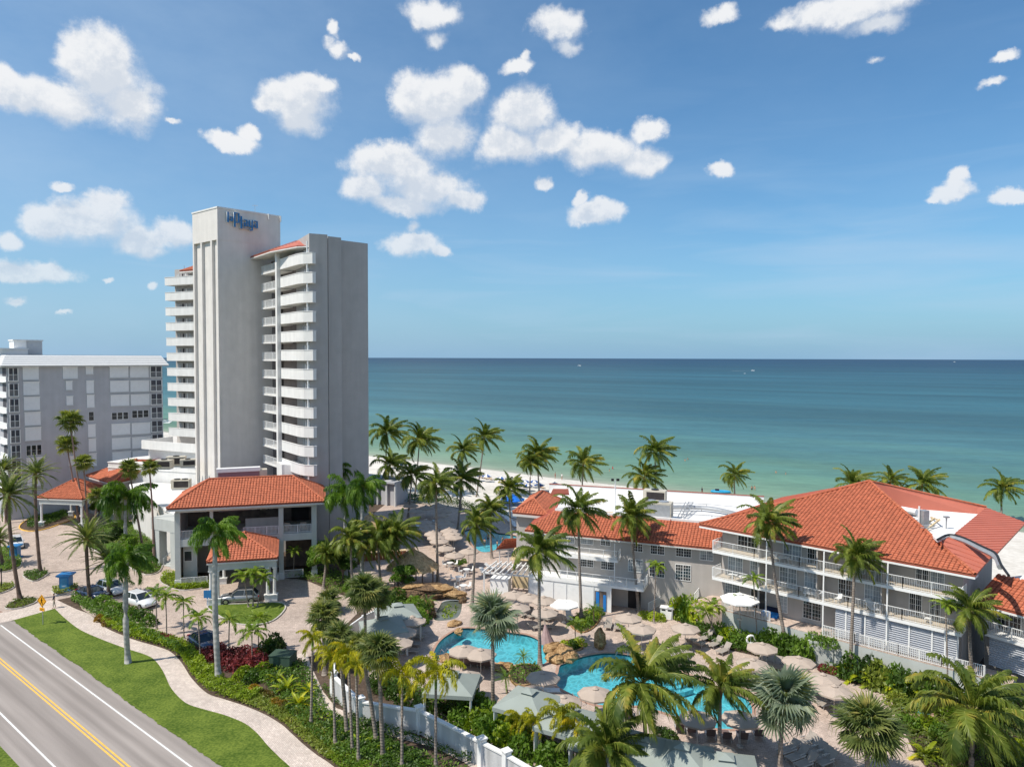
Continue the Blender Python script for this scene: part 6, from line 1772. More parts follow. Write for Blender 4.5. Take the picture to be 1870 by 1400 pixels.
for base, cr, lab, rp in [((144,955),(122,814),'fan palm leaning left with the widest crown of the trio',28),
 ((158,958),(128,771),'highest fan palm of the trio with a drooping dead frond',32),
 ((160,962),(152,846),'lowest fan palm of the trio by the far canopy column',24),
 ((30,902),(19,785),'fan palm against the end windows of the grey apartments',34),
 ((52,905),(50,792),'dark fan palm beside the grey apartment wall',32),
 ((263,1012),(236,858),'fan palm above the reception tiles',26),
 ((281,1033),(273,856),'thin fan palm with yellow leaf against the white roof',24),
 ((173,965),(178,906),'squat fan palm behind the trio',24)]:
    palm('wash', base, cr, lab, GW, rpx=rp * .88)
GS = 'cabbage palms in the path garden'
for base, cr, lab, rp in [((645,1088),(640,985),'coconut palm between the lobby corner and the thatched bar',48), ((760,1102),(768,1010),'coconut palm rising behind the pointed thatched hut',0), ((590,1075),(596,1010),'short coconut palm beside the leafy tree at the loop',34)]:
    if rp: palm('coco', base, cr, lab, GC, rpx=rp)
for base, cr, lab, rp in [((668,1205),(666,1082),'cabbage palm with dense round crown left of the first cabana',44),
 ((692,1190),(690,1092),'cabbage palm tucked behind the dense round one',34),
 ((592,1232),(590,1130),'cabbage palm at the drive edge above the yellow foxtails',40),
 ((700,1386),(693,1194),'cabbage palm with heavy grey-green crown over the garden wall',46),
 ((688,1356),(660,1180),'cabbage palm with dark trunk beside the heavy-crowned one',34),
 ((634,1345),(618,1168),'cabbage palm behind the yellow foxtail pair',36),
 ((1583,1440),(1583,1335),'big near cabbage palm with olive crown at the frame bottom',74),
 ((578,1120),(600,1100),'low cabbage palm beside the paved loop',30)]:
    palm('sabal', base, cr, lab, GS, rpx=rp)
for base, cr, lab, rp in [((900,1290),(900,1132),'silver fan palm between the two cabana groups in front of the first pool',56),
 ((1424,1425),(1431,1284),'largest silver fan palm at the near end of the curved pool',74)]:
    palm('silver', base, cr, lab, 'silver fan palms by the pools', rpx=rp)
GF = 'yellow foxtail palms'
for base, cr, lab, rp in [((568,1325),(571,1165),'foxtail palm with slim grey trunk nearest the sidewalk hedge',34),
 ((612,1362),(606,1200),'golden foxtail palm left of the paired golden crowns',40),
 ((644,1377),(636,1192),'golden foxtail palm with long hanging frond over the wall end',44),
 ((655,1392),(650,1215),'pale-trunked foxtail palm leaning behind the golden pair',34),
 ((734,1405),(734,1228),'foxtail palm with arching golden plumes in front of the wall',50),
 ((796,1405),(796,1228),'foxtail palm with upright lime spear before the wall post',58),
 ((976,1377),(976,1318),'small foxtail palm behind the wall by the big cabana',36),
 ((1022,1384),(1022,1300),'greener foxtail palm between two cabana roofs',44),
 ((1052,1400),(1050,1330),'low foxtail palm over the third cabana roof',44),
 ((948,1368),(950,1312),'foxtail palm nearest the big whole cabana',34)]:
    palm('foxtail', base, cr, lab, GF, rpx=rp * 1.2, n=1.35)
GX = 'small patio palms'
for base, cr, lab, rp in [((286,1148),(285,1082),'first small palm of the row along the parking edge',24),
 ((304,1162),(302,1090),'second small palm of the row along the parking edge',28),
 ((336,1166),(335,1100),'third small palm of the row, next to the dark car',26),
 ((366,1208),(362,1128),'small palm in front of the dark blue car',30),
 ((418,1194),(419,1132),'small palm right of the big white royal trunk',30),
 ((461,1211),(460,1154),'small palm above the red shrubs',34),
 ((472,1192),(471,1130),'small palm behind the one above the red shrubs',30),
 ((454,1108),(446,1052),'left stem of the leafy triple palm before the drive canopy',26),
 ((462,1107),(463,1046),'middle stem of the leafy triple palm before the drive canopy',26),
 ((470,1108),(480,1056),'right stem of the leafy triple palm before the drive canopy',26),
 ((1194,1137),(1198,1034),'lime palm before the windows of the pool wing',22),
 ((1384,1185),(1376,1058),'slim palm before the first villa balcony',24),
 ((1352,1177),(1350,1096),'slim palm before the white terrace parasol',22),
 ((1298,1160),(1302,1108),'bushy palm below the garden stair',30),
 ((1312,1168),(1290,1118),'leaning bushy palm below the garden stair',28),
 ((1730,1285),(1726,1105),'lime palm before the right end of the villa balconies',28),
 ((536,1052),(537,1006),'lone small palm at the lobby ground-floor corner',18),
 ((1051,1172),(1050,1140),'small palm in the rock planter between the pools',22)]:
    palm('xmas', base, cr, lab, GX, rpx=rp)
for base, cr, lab, rp in [((958,1226),(956,1200),'multi-stem pygmy date palm by the second pool edge',22), ((927,1266),(923,1240),'pygmy date palm beside the big silver trunk',30), ((1085,1140),(1084,1114),'clipped pygmy palm in the long rock planter',24), ((782,1118),(780,1100),'fern-like pygmy palm beside the waterfall pond',24), ((1440,1152),(1448,1140),'pygmy palm beside the masonry planter',20)]:
    palm('pygmy', base, cr, lab, 'pygmy date palms', rpx=rp)
GA = 'areca palm clumps'
for i, (x, y, rp) in enumerate([(500,1222,26),(522,1262,34),(545,1290,36),(560,1268,28),(505,1245,24),(1572,1242,50),(1612,1254,48),(1662,1272,56),(1640,1262,44),(1690,1385,40)]):
    palm('areca', (x, y), (x, y - 10), ('glowing yellow-green areca clump, %s counting up from the sidewalk hedge' % ORD[i] if i < 5 else 'yellow areca clump under the villa terrace wall, %s from its planter' % ORD[i - 5]), GA, rpx=rp)

# ------------------------------------------------------------ shrubs, hedges and broadleaf trees
def leaf_cloud(n, rx, ry, rz, size, seed, hollow=.55, lump=.25):
    r = np.random.default_rng(seed)
    d = r.normal(size=(n, 3)); d /= np.linalg.norm(d, axis=1)[:, None]
    d[:, 2] = np.abs(d[:, 2]) * 1.1 - .12
    lumps = r.normal(size=(7, 3)); lumps /= np.linalg.norm(lumps, axis=1)[:, None]
    amp = 1 + lump * (np.maximum(0, d @ lumps.T) ** 6).sum(1) - lump * .5
    rad = (hollow + (1 - hollow) * r.random(n) ** .5) * amp
    c = d * rad[:, None] * np.array([rx, ry, rz])
    c[:, 2] += rz * .12
    a = r.normal(size=(n, 3)) + d * .6; a /= np.linalg.norm(a, axis=1)[:, None]
    t = np.cross(a, r.normal(size=(n, 3))); t /= np.linalg.norm(t, axis=1)[:, None]
    s = np.cross(a, t)
    sz = size * (.7 + .6 * r.random(n))[:, None]
    V = np.stack([c - t * sz, c + s * sz * .45, c + t * sz, c - s * sz * .45], 1).reshape(-1, 3)
    return V
def cloud_mesh(name, V, m):
    n = len(V) // 4
    me = bpy.data.meshes.new(name)
    me.vertices.add(len(V)); me.vertices.foreach_set('co', V.astype(np.float32).ravel())
    me.loops.add(len(V)); me.loops.foreach_set('vertex_index', np.arange(len(V), dtype=np.int32))
    me.polygons.add(n); me.polygons.foreach_set('loop_start', np.arange(0, len(V), 4, dtype=np.int32))
    me.materials.append(MT[m] if isinstance(m, str) else m); me.update(calc_edges=True); me.validate()
    return me
_sh = {}
def shrub_mesh(m, v):
    if (m, v) not in _sh: _sh[m, v] = cloud_mesh('shrub_leaves', leaf_cloud(420, 1, 1, .95, .15, v * 13 + 5), m)
    return _sh[m, v]
def shrub(px, py, r, m, label, group, z=0, h=1.0, name='shrub'):
    p = G(px, py, z)
    T = thing(name, label, 'shrub', p, group, world=False)
    put('foliage', shrub_mesh(m, random.randrange(4)), T, loc=(0, 0, 0), rot=(0, 0, random.uniform(0, 6.28)), scale=(r, r, r * h))
    MB().tube([(0, 0, -.05), (0, 0, r * .6)], .04, 5).build('stem', 'trunk_brown', T)
    return T
def shrub_row(pts, m, r, what, group, z=0, h=1.0):
    for i, (x, y) in enumerate(pts):
        shrub(x, y, r * random.uniform(.85, 1.15), m, '%s, %s from the west end' % (what, ORD[i % 20]) if len(pts) > 1 else what, group, z, h)
def hedge(name, px, m, dens, hgt, size, z=.03, world=None, hv=.5):
    """a mass of small leaves over a bed: too many plants to count"""
    pl = world or GP(px)
    xs, ys = [p[0] for p in pl], [p[1] for p in pl]
    area = (max(xs) - min(xs)) * (max(ys) - min(ys)); n = int(area * dens)
    P = np.stack([rng.uniform(min(xs), max(xs), n), rng.uniform(min(ys), max(ys), n)], 1)
    X_, Y_ = P[:, 0], P[:, 1]; ins = np.zeros(n, bool); j = len(pl) - 1
    for i in range(len(pl)):
        xi, yi = pl[i]; xj, yj = pl[j]
        if yi != yj: ins ^= ((yi > Y_) != (yj > Y_)) & (X_ < (xj - xi) * (Y_ - yi) / (yj - yi) + xi)
        j = i
    P = P[ins]; n = len(P)
    if n == 0: return
    bump = .5 + .5 * np.sin(P[:, 0] * 3.1 + 1.7 * np.sin(P[:, 1] * 1.3)) * np.sin(P[:, 1] * 2.7 + 1.3 * np.sin(P[:, 0] * 1.9))
    c = np.zeros((n, 3)); c[:, :2] = P; c[:, 2] = z + hgt * (1 - hv + hv * bump) * rng.random(n) ** .5
    a = rng.normal(size=(n, 3)); a[:, 2] = np.abs(a[:, 2]) + .5; a /= np.linalg.norm(a, axis=1)[:, None]
    t = np.cross(a, rng.normal(size=(n, 3))); t /= np.linalg.norm(t, axis=1)[:, None]; s = np.cross(a, t)
    sz = size * (.7 + .6 * rng.random(n))[:, None]
    V = np.stack([c - t * sz, c + s * sz * .45, c + t * sz, c - s * sz * .45], 1).reshape(-1, 3)
    return put(name, cloud_mesh(name, V, m), kind='stuff')
def offs_strip(path, a, c):
    """ribbon between two offsets from a world path"""
    P = [Vector((*p, 0)) for p in path]; o1, o2 = [], []
    for i, p in enumerate(P):
        t = (P[min(i + 1, len(P) - 1)] - P[max(i - 1, 0)]).normalized(); n = Vector((-t.y, t.x, 0))
        o1.append(tuple((p + n * a).xy)); o2.append(tuple((p + n * c).xy))
    return o1 + o2[::-1]
wr = GP(smooth_loop(WR[5:], 3, False))
hedge('ground_cover', None, 'sh_lime', 260, .85, .11, world=offs_strip(wr[2:22], .12, 1.7))
hedge('ground_cover', None, 'sh_lime', 220, .8, .11, world=offs_strip(wr[20:31], .15, 2.2))
hedge('ground_cover', None, 'sh_olive', 260, .5, .10, world=offs_strip(wr[28:48], .12, 2.4))
hedge('ground_cover', None, 'sh_lime', 240, .5, .10, world=offs_strip(wr[46:64], .12, 1.9))
hedge('ground_cover', None, 'sh_green', 110, .7, .12, world=offs_strip(wr[40:64], 2.1, 5.2))
hedge('ground_cover', [(128,1098),(136,1090),(160,1098),(190,1112),(228,1130),(300,1172),(330,1185),(332,1200),(290,1178),(230,1152),(180,1130)], 'sh_green', 140, 1.0, .13)
hedge('ground_cover', [(500,1190),(560,1215),(600,1300),(640,1330),(720,1360),(800,1400),(700,1400),(610,1380),(560,1340),(520,1300),(480,1250)], 'sh_green', 75, .7, .14)
hedge('ground_cover', [(560,1290),(600,1310),(660,1350),(760,1390),(700,1380),(620,1350),(570,1310)], 'sh_lime', 22, .8, .16)
hedge('ground_cover', [(600,1300),(700,1352),(860,1410),(700,1440),(640,1410),(590,1360)], 'sh_green', 45, .6, .13)
hedge('ground_cover', [(640,1322),(700,1342),(766,1364),(860,1400),(862,1392),(770,1356),(702,1334),(642,1312)], 'sh_green', 120, .9, .12)
hedge('ground_cover', [(586,1255),(606,1285),(655,1306),(700,1322),(766,1342),(860,1385),(862,1374),(770,1330),(700,1308),(650,1292),(614,1270),(594,1250)], 'sh_green', 90, .4, .10)
for k, mm, dd in (('entry', 'sh_olive', 60), ('date', 'sh_green', 70), ('pillar', 'sh_olive', 80), ('west', 'sh_green', 60), ('lobby', 'sh_lime', 80), ('far', 'sh_green', 60), ('isl2', 'sh_olive', 60), ('deck1', 'sh_green', 60), ('deck3', 'sh_green', 40), ('wall', 'sh_green', 120), ('wall2', 'sh_green', 60), ('east', 'sh_olive', 60), ('south', 'sh_green', 80), ('tiki', 'sh_green', 45)):
    hedge('ground_cover', None, mm, dd, .7 if k not in ('entry', 'isl2') else .4, .13, world=BEDS[k], z=.05)
hedge('ground_cover', [(50,950),(75,940),(115,936),(125,945),(80,962),(50,966)], 'sh_green', 50, .7, .13, z=.05)
hedge('ground_cover', [(-60,905),(60,880),(160,876),(150,905),(60,925),(-60,940)], 'sh_dark', 20, 2.6, .22)
hedge('ground_cover', [(740,905),(800,908),(870,925),(905,935),(890,942),(820,925),(740,918)], 'sh_dark', 30, 1.2, .16)
red = [(378,1192),(392,1197),(410,1200),(425,1192),(440,1203),(452,1212),(432,1215),(468,1196),(474,1206),(445,1190),(415,1212),(398,1186)]
for i, (x, y) in enumerate(red): shrub(x, y + 6, .95, 'sh_red', 'crimson copperleaf shrub in the bed under the white royal palm, %s from the lawn side' % ORD[i], 'red copperleaf shrubs', h=1.0)
for i, (x, y) in enumerate([(308,1172),(298,1168),(386,1180)]): shrub(x, y, .7, 'sh_red', ('dark red cordyline tuft at the dark car, %s of three' % ORD[i]), 'cordyline tufts')
for i, (x, y) in enumerate([(462,1262),(480,1270),(492,1277),(505,1287),(516,1292)]): shrub(x, y, .62, 'sh_orange', 'orange croton in the sidewalk bed, %s from the royal palm' % ORD[i], 'orange crotons')
for i, (x, y) in enumerate([(183,1133),(196,1140)]): shrub(x, y, .7, 'sh_orange', ('orange croton at the lime hedge end, %s' % ('upper' if i == 0 else 'lower')), 'orange crotons')
for i, (x, y) in enumerate([(448,1232),(462,1238),(475,1228),(455,1246),(436,1240),(485,1240)]): shrub(x, y, .85, 'sh_green' if i % 2 else 'sh_lime', 'green shrub below the crimson ones, %s from the white trunk' % ORD[i], 'green shrubs by the copperleaf')
for i, (x, y) in enumerate([(184,1103),(205,1112),(222,1118),(240,1126),(258,1130),(272,1140)]): shrub(x, y, 1.1, 'sh_green', 'round shrub screening the parked white cars, %s from the pillar sign' % ORD[i], 'shrubs screening the parking')
for i, (x, y) in enumerate([(497,1196),(505,1186),(490,1200)]): shrub(x, y, 1.1, 'sh_dark', 'dark upright shrub by the green utility box, %s of three' % ORD[i], 'dark shrubs by the utility box', h=1.5)
for i, x in enumerate(range(326, 378, 7)): shrub(x, 1073 - (x - 326) * .02, .6, 'sh_lime', 'lime shrub in the row before the lobby rail, %s from the corner pier' % ORD[i], 'lime shrubs at the lobby')
for i, (x, y) in enumerate([(276,1030),(268,1038),(258,1030),(285,1024)]): shrub(x, y, 1.2 if i == 0 else .9, 'sh_lime' if i in (0, 3) else 'sh_green', 'shrub at the foot of the entrance stair, %s in the corner bed' % ORD[i], 'shrubs by the entrance stair')
for i, (x, y) in enumerate([(870,1330),(890,1340),(910,1348),(930,1362),(862,1312),(885,1318),(905,1328),(950,1378),(1000,1395),(925,1340),(872,1296),(845,1320)]): shrub(x, y, 1.3, 'sh_green' if i % 3 else 'sh_lime', 'bushy green shrub behind the garden wall, %s from the silver palm' % ORD[i], 'shrubs behind the garden wall', h=1.2)
for i, (x, y) in enumerate([(700,1262),(720,1272),(745,1285),(690,1250),(770,1298),(800,1306)]): shrub(x, y, 1.0, 'sh_dark', 'dark shrub inside the garden wall, %s from its corner post' % ORD[i], 'dark shrubs inside the garden wall', h=1.2)
for i, (x, y) in enumerate([(1244,1128),(1258,1132),(1272,1136),(1250,1120),(1265,1124)]): shrub(x, y, 1.4, 'sh_green' if i % 2 else 'sh_lime', 'bamboo-like tall shrub below the picket stair, %s from the bin' % ORD[i], 'tall shrubs by the stair', h=1.7)
for i, (x, y) in enumerate([(1425,1202),(1436,1206),(1452,1212),(1412,1198),(1444,1204),(1402,1194),(1462,1214)]): shrub(x, y, 1.3, 'sh_green', 'dense shrub between leaning palm and masonry planter, %s from the lifebuoy' % ORD[i], 'dense shrubs by the planter', h=1.9)
for i, (x, y) in enumerate([(1488,1171),(1503,1176),(1518,1180),(1532,1172),(1510,1170)]): shrub(x, y, .9, 'sh_green', 'clipped shrub growing in the masonry planter, %s from its left corner' % ORD[i], 'planter shrubs', z=2.1)
for i, (x, y) in enumerate([(1503,1224),(1518,1228),(1535,1230),(1548,1226),(1585,1246),(1562,1240),(1600,1252)]): shrub(x, y, .6, 'sh_red', 'maroon bromeliad tuft at the foot of the planter, %s from its corner' % ORD[i], 'maroon tufts by the planter')
for i, (x, y) in enumerate([(1085,1128),(1075,1138),(1062,1142),(1090,1120),(1030,1184),(1045,1182),(1055,1178)]): shrub(x, y, .8, 'sh_green' if i % 2 else 'sh_lime', 'low green shrub in the rock-edged pool planters, %s from the pool wing' % ORD[i], 'shrubs in the deck planters')
for i, (x, y) in enumerate([(1192,1130),(1205,1132),(1178,1128)]): shrub(x, y, .8, 'sh_lime', 'lime shrub by the white service box, %s of three' % ORD[i], 'lime shrubs by the service box')
for i, (x, y) in enumerate([(655,1090),(672,1098),(690,1104),(710,1106),(640,1078),(725,1098),(760,1112),(775,1125),(768,1138)]): shrub(x, y, 1.2, 'sh_green', 'leafy shrub between the lobby garden and the waterfall, %s from the drive loop' % ORD[i], 'shrubs by the waterfall', h=1.3)
for i, (x, y) in enumerate([(827,1028),(838,1030),(846,1027)]): shrub(x, y, .6, 'sh_green', 'low shrub beside the patio tables, %s from the thatched hut' % ORD[i], 'low shrubs by the patio tables')
for i, (x, y) in enumerate([(100,945),(112,940),(85,948),(60,958)]): shrub(x, y, 1.0, 'sh_green', 'shrub on the yellow-kerbed island, %s from its tip' % ORD[3 - i], 'shrubs on the kerbed island')
for i, (x, y) in enumerate([(1700,1300),(1730,1310),(1660,1330),(1650,1300),(1690,1330),(1720,1350),(1840,1400),(1860,1380),(1800,1330),(1640,1285)]): shrub(x, y, 1.1, ('sh_olive', 'sh_lime', 'sh_green')[i % 3], 'mixed garden shrub around the tiny spa, %s from the deck edge' % ORD[i], 'shrubs around the spa')
for i, (x, y) in enumerate([(1208,1345),(1222,1350)]): shrub(x, y, .8, 'sh_dark', 'dark spiky shrub beside the big palm trunk by the curved pool, %s' % ('left one' if i == 0 else 'right one'), 'spiky shrubs by the curved pool')
def tree(px, py, h, r, m, label, lobes=7, n=3200):
    p = G(px, py)
    T = thing('broadleaf_tree', label, 'tree', p, 'broadleaf trees by the lobby', world=False)
    rr = random.Random(px)
    b = MB(); b.tube([(0, 0, -.1), (.1, .05, h * .35), (0, .1, h * .6)], [.18, .13, .08], 7).build('trunk', 'trunk_brown', T)
    Vs = []
    for i in range(lobes):
        a = rr.uniform(0, 6.28); q = Vector((math.cos(a) * r * rr.uniform(.2, .7), math.sin(a) * r * rr.uniform(.2, .7), h * rr.uniform(.45, .85)))
        MB().tube([(0, .05, h * .35), tuple(q * .6 + Vector((0, 0, h * .15))), tuple(q)], [.07, .05, .02], 5).build('limb', 'trunk_brown', T)
        Vs.append(leaf_cloud(n // lobes, r * .5, r * .55, r * .42, .17, px + i, .2, .4) + np.array(q))
    put('crown', cloud_mesh('tree_leaves', np.vstack(Vs), m), T, loc=(0, 0, 0))
for i, (x, y) in enumerate([(1318,1166),(1332,1172),(1345,1178),(1362,1182),(1376,1186),(1392,1192)]): shrub(x, y, 1.0, ('sh_green', 'sh_lime', 'sh_green')[i % 3], 'leafy plant on the terrace wall below the white umbrella, %s from stair' % ORD[i], 'plants under the terrace parasol', h=1.6)
for i, (x, y) in enumerate([(1552,1238),(1590,1248),(1600,1256),(1630,1262),(1650,1272),(1680,1280),(1700,1286),(1715,1290)]): shrub(x, y, 1.25, ('sh_green', 'sh_dark', 'sh_olive')[i % 3], 'tall shrub against the louvred terrace wall, %s from the planter' % ORD[i], 'tall shrubs on the terrace wall', h=1.9)
tree(598, 1055, 4.6, 2.6, 'sh_green', 'bright green leafy tree at the paved loop beside the lobby')
tree(625, 1070, 5.2, 2.4, 'sh_green', 'leafy tree between the loop and the thatched bar')
tree(575, 1050, 3.2, 1.7, 'sh_green', 'low leafy tree against the lobby corner pier')
tree(655, 1030, 6.5, 2.4, 'sh_olive', 'taller loose tree with creepers behind the royal trunks')
tree(735, 1088, 3.6, 1.8, 'sh_green', 'broad leafy tree left of the waterfall rocks')
tree(205, 1012, 3.8, 1.9, 'sh_dark', 'dark tree in the bed under the wide royal crown')
tree(240, 1015, 3.0, 1.7, 'sh_green', 'small tree against the curved white building')
tree(20, 935, 5.0, 3.2, 'sh_dark', 'dark tree mass beyond the entry drive')
tree(110, 925, 4.0, 2.4, 'sh_dark', 'dark tree in front of the apartment block base')
tree(180, 945, 3.2, 1.6, 'sh_green', 'leafy tree beside the far canopy')
tree(788, 912, 2.2, 1.6, 'sh_dark', 'dark bush tree between deck and beach')
# ------------------------------------------------------------ parasols
def make_parasol(name, label, R0, hgt, drop, mats, stripes=False, group=None, n=8):
    T = thing(name, label, 'parasol', (0, 0, 0), group, world=False)
    b = MB(); a0 = .3
    ring = lambda r, z: [(r * math.cos(a0 + 2 * math.pi * i / n), r * math.sin(a0 + 2 * math.pi * i / n), z) for i in range(n)]
    o = [(0, 0, hgt)] + ring(R0 * .55, hgt - drop * .48) + ring(R0, hgt - drop)
    mid = []
    fs, mi = [], []
    for i in range(n):
        j = (i + 1) % n; c = (i % 2) if stripes else 0
        fs += [(0, 1 + i, 1 + j), (1 + i, 1 + n + i, 1 + n + j, 1 + j)]; mi += [c, c]
    b.add(o, fs); b.mi = mi
    k = len(b.v)
    lo = ring(R0 * 1.0, hgt - drop - .14)
    b.v += lo; 
    for i in range(n):
        j = (i + 1) % n; b.f.append((1 + n + i, k + i, k + j, 1 + n + j)); b.mi.append((i % 2) if stripes else 0)
    b.build('canopy', mats, T)
    b = MB()
    b.v = [(0, 0, hgt + .16)] + ring(R0 * .2, hgt - .02); b.f = [(0, 1 + i, 1 + (i + 1) % n) for i in range(n)]; b.mi = [0] * n
    b.build('vent_cap', mats, T)
    for i in range(n):
        a = a0 + 2 * math.pi * i / n
        MB().bar((.05 * math.cos(a), .05 * math.sin(a), hgt - .08), (R0 * .97 * math.cos(a), R0 * .97 * math.sin(a), hgt - drop - .03), .03).build('rib', 'pole', T) if R0 > 1.2 and not stripes else None
    MB().tube([(0, 0, 0), (0, 0, hgt - .03)], .03, 6).build('pole', 'pole', T)
    MB().tube([(0, 0, 0), (0, 0, .09)], .27, 10).build('base', 'pole', T)
    note_kids(T)
    return T
def place(proto, first, x, y, label, z=0, zt=None, rot=None, scale=None):
    """zt: the pixel marks a point at that height above z"""
    p = G(x, y, zt if zt is not None else z); p = Vector((p.x, p.y, z))
    rot = random.uniform(0, 6.28) if rot is None else rot
    if first[0]:
        first[0] = False; proto.location = p; proto.rotation_euler = (0, 0, rot); proto['label'] = label
        if scale: proto.scale = (scale,) * 3
        return proto
    return clone(proto, label, p, rot, scale)
par = make_parasol('parasol', 'beige parasol', 1.5, 2.65, .48, ['umb'], group='beige parasols on the pool decks')
F1 = [True]
for x, y, l in [
 (753,1124,'beside the pointed cabana and the pond rocks'), (735,1145,'middle of the three along the cabana row left of the first pool'), (727,1164,'lowest of the three along the cabana row left of the first pool'),
 (847,1178,'in front of the first pool, left of two that overlap'), (878,1184,'in front of the first pool, right of two that overlap'), (795,1211,'at the bottom left tip of the first pool'), (853,1226,'above the cabana roof nearest the wall, over the brown chairs'),
 (945,1101,'nearest the silver palm crown on the upper deck'), (966,1083,'behind the first pool, between pergola and deck chairs'), (993,1088,'in front of the white shower wall, left end'), (939,1078,'closest to the pergola posts'), (995,1110,'above the folding chairs at the pool corner'),
 (1148,1119,'on the open deck before the pool-wing doorway'), (1172,1139,'behind the big windblown palm crown'), (992,1226,'by the pygmy palm between the two pools'), (1087,1255,'standing over the curved pool water, first from the rocks'), (1029,1270,'beside the pool handrail at the curved pool'),
 (1252,1138,'below the bamboo-like shrubs, right'), (1392,1173,'hanging next to the white lifebuoy'), (1459,1198,'in front of the masonry planter'), (1503,1229,'at the planter end of the lounger rows'), (1524,1250,'lowest of the staggered three near the paved corner'),
 (1375,1202,'half behind the near palm crown above the pool steps'), (1274,1300,'over the curved pool, behind the hanging palm frond'), (1352,1300,'at the pool end, behind the silver palm'), (1436,1240,'between the lounger rows right of the curved pool'), (1312,1362,'above the last cabana roof')]:
    place(par, F1, x, y, 'beige parasol ' + l, zt=2.7)
def row(p, q, n): return [(p[0] + (q[0] - p[0]) * i / max(1, n - 1), p[1] + (q[1] - p[1]) * i / max(1, n - 1)) for i in range(n)]
for i, (x, y) in enumerate(row((775, 948), (802, 982), 6)): place(par, F1, x, y, 'beige parasol in the outer back row near the tower shade, %s from the beach' % ORD[i], zt=2.7)
for i, (x, y) in enumerate(row((809, 945), (828, 975), 6)): place(par, F1, x, y, 'beige parasol in the inner back row beside the far pool, %s from the beach' % ORD[i], zt=2.7)
for x, y, l in [(830,1007,'at the patio table group'), (856,1000,'touching the far pool corner'), (812,995,'between the patio tables and the back row'), (805,935,'last before the dark beach hedge'), (811,928,'in the tower shadow, right of the long trunk'), (760,928,'in the tower shadow, left of the long trunk'), (750,918,'in the tower shadow, closest to the white kiosk'), (800,918,'in the tower shadow, closest to the sand'), (778,922,'in the middle of the shaded terrace')]:
    place(par, F1, x, y, 'beige parasol ' + l, zt=2.7)
bp = make_parasol('beach_umbrella', 'beach umbrella', 1.25, 2.1, .5, ['umb_white', 'umb_blue'], True, 'blue and white beach umbrellas')
F2 = [True]
for i, (x, y) in enumerate([(712,842),(735,846),(872,865),(889,866),(916,870),(934,872),(958,876),(963,883),(985,882),(1013,881),(1016,888),(1089,889),(948,880),(975,876)]):
    place(bp, F2, x, y, 'blue and white striped umbrella on the sand, %s along the shore from the tower' % ORD[i], z=-.9, zt=1.1)
bt = make_parasol('beach_tent', 'low bright blue beach shade tent beyond the far pool', 2.6, 1.9, .9, ['umb_bright']); bt.location = G(936, 920, 0)
w1 = make_parasol('market_umbrella', 'white market umbrella with deep scallops on the villa terrace', 2.0, 2.7, .55, ['umb_white']); p = G(1351, 1086, 5.4); w1.location = (p.x, p.y, 2.84)
w2 = make_parasol('table_umbrella', 'pale flat umbrella over the white patio table by the shower wall', 1.7, 2.4, .25, ['umb_white']); p = G(1030, 1100, 2.3); w2.location = (p.x, p.y, 0)
cp = thing('folded_umbrella', 'folded dusty pink umbrella leaning at the corner of the first pool', 'parasol', G(999, 1176))
q = G(999, 1176); MB().tube([q + Vector((0, 0, .2)), q + Vector((-.1, 0, .9)), q + Vector((-.2, 0, 2.1))], [.75, .5, .08], 9).build('canopy', 'pink_cloth', cp)
MB().tube([q, q + Vector((-.22, 0, 2.4))], .03, 5).build('pole', 'pole', cp)
# ------------------------------------------------------------ loungers
def make_lounger(name, label, seatm, back=.75, group=None, frm='pole'):
    T = thing(name, label, 'sun lounger', (0, 0, 0), group, world=False)
    b = MB(); b.box(-.33, .33, -.95, .35, .34, .39); b.build('seat', seatm, T)
    b = MB(); c, s = math.cos(back), math.sin(back)
    b.hexa([(-.33, .36, .35), (.33, .36, .35), (.33, .36 + .78 * c, .35 + .78 * s), (-.33, .36 + .78 * c, .35 + .78 * s), (-.33, .36, .40), (.33, .36, .40), (.33, .33 + .78 * c, .41 + .78 * s), (-.33, .33 + .78 * c, .41 + .78 * s)])
    b.build('backrest', seatm, T)
    for sx in (-1, 1):
        MB().bar((sx * .35, -.98, .36), (sx * .35, .4, .36), .05).build('side_rail', frm, T)
        MB().bar((sx * .35, -.1, .58), (sx * .35, .42, .60), .05).build('armrest', frm, T)
        for y in (-.8, .3): MB().bar((sx * .35, y, 0), (sx * .35, y * .92, .58 if y > 0 else .36), .045).build('leg', frm, T)
    note_kids(T)
    return T
lg = make_lounger('sun_lounger', 'x', 'sling', .7, 'taupe sun loungers')
lb = make_lounger('deck_chair', 'x', 'sling_brown', 1.05, 'brown upright deck chairs')
lw = make_lounger('white_lounger', 'x', 'chair_white', .6, 'white loungers', 'chair_white')
F3, F4, F5 = [True], [True], [True]
for i, (x, y, r) in enumerate([(1262,1176,2.5),(1277,1182,2.5),(1240,1194,2.5),(1252,1200,2.5),(1228,1186,2.5)]): place(lg, F3, x, y, 'taupe lounger in the cluster below the right bamboo-side parasol, %s clockwise' % ORD[i], rot=r)
for i, (x, y) in enumerate(row((1392, 1214), (1448, 1226), 5)): place(lg, F3, x, y, 'taupe lounger in the back row right of the lifebuoy parasol, %s from the pool steps' % ORD[i], rot=-.5)
for i, (x, y) in enumerate(row((1362, 1248), (1402, 1262), 4)): place(lg, F3, x, y, 'taupe lounger in the front row on the curved pool rim, %s from the steps' % ORD[i], rot=-.6)
for i, (x, y) in enumerate(row((1466, 1246), (1512, 1290), 6)): place(lg, F3, x, y, 'taupe lounger in the slanting row right of the silver palm, %s from the top' % ORD[i], rot=-1.25)
for i, (x, y) in enumerate(row((1440, 1250), (1462, 1300), 4)): place(lg, F3, x, y, 'taupe lounger in the inner slanting row by the silver palm, %s from the top' % ORD[i], rot=-1.3)
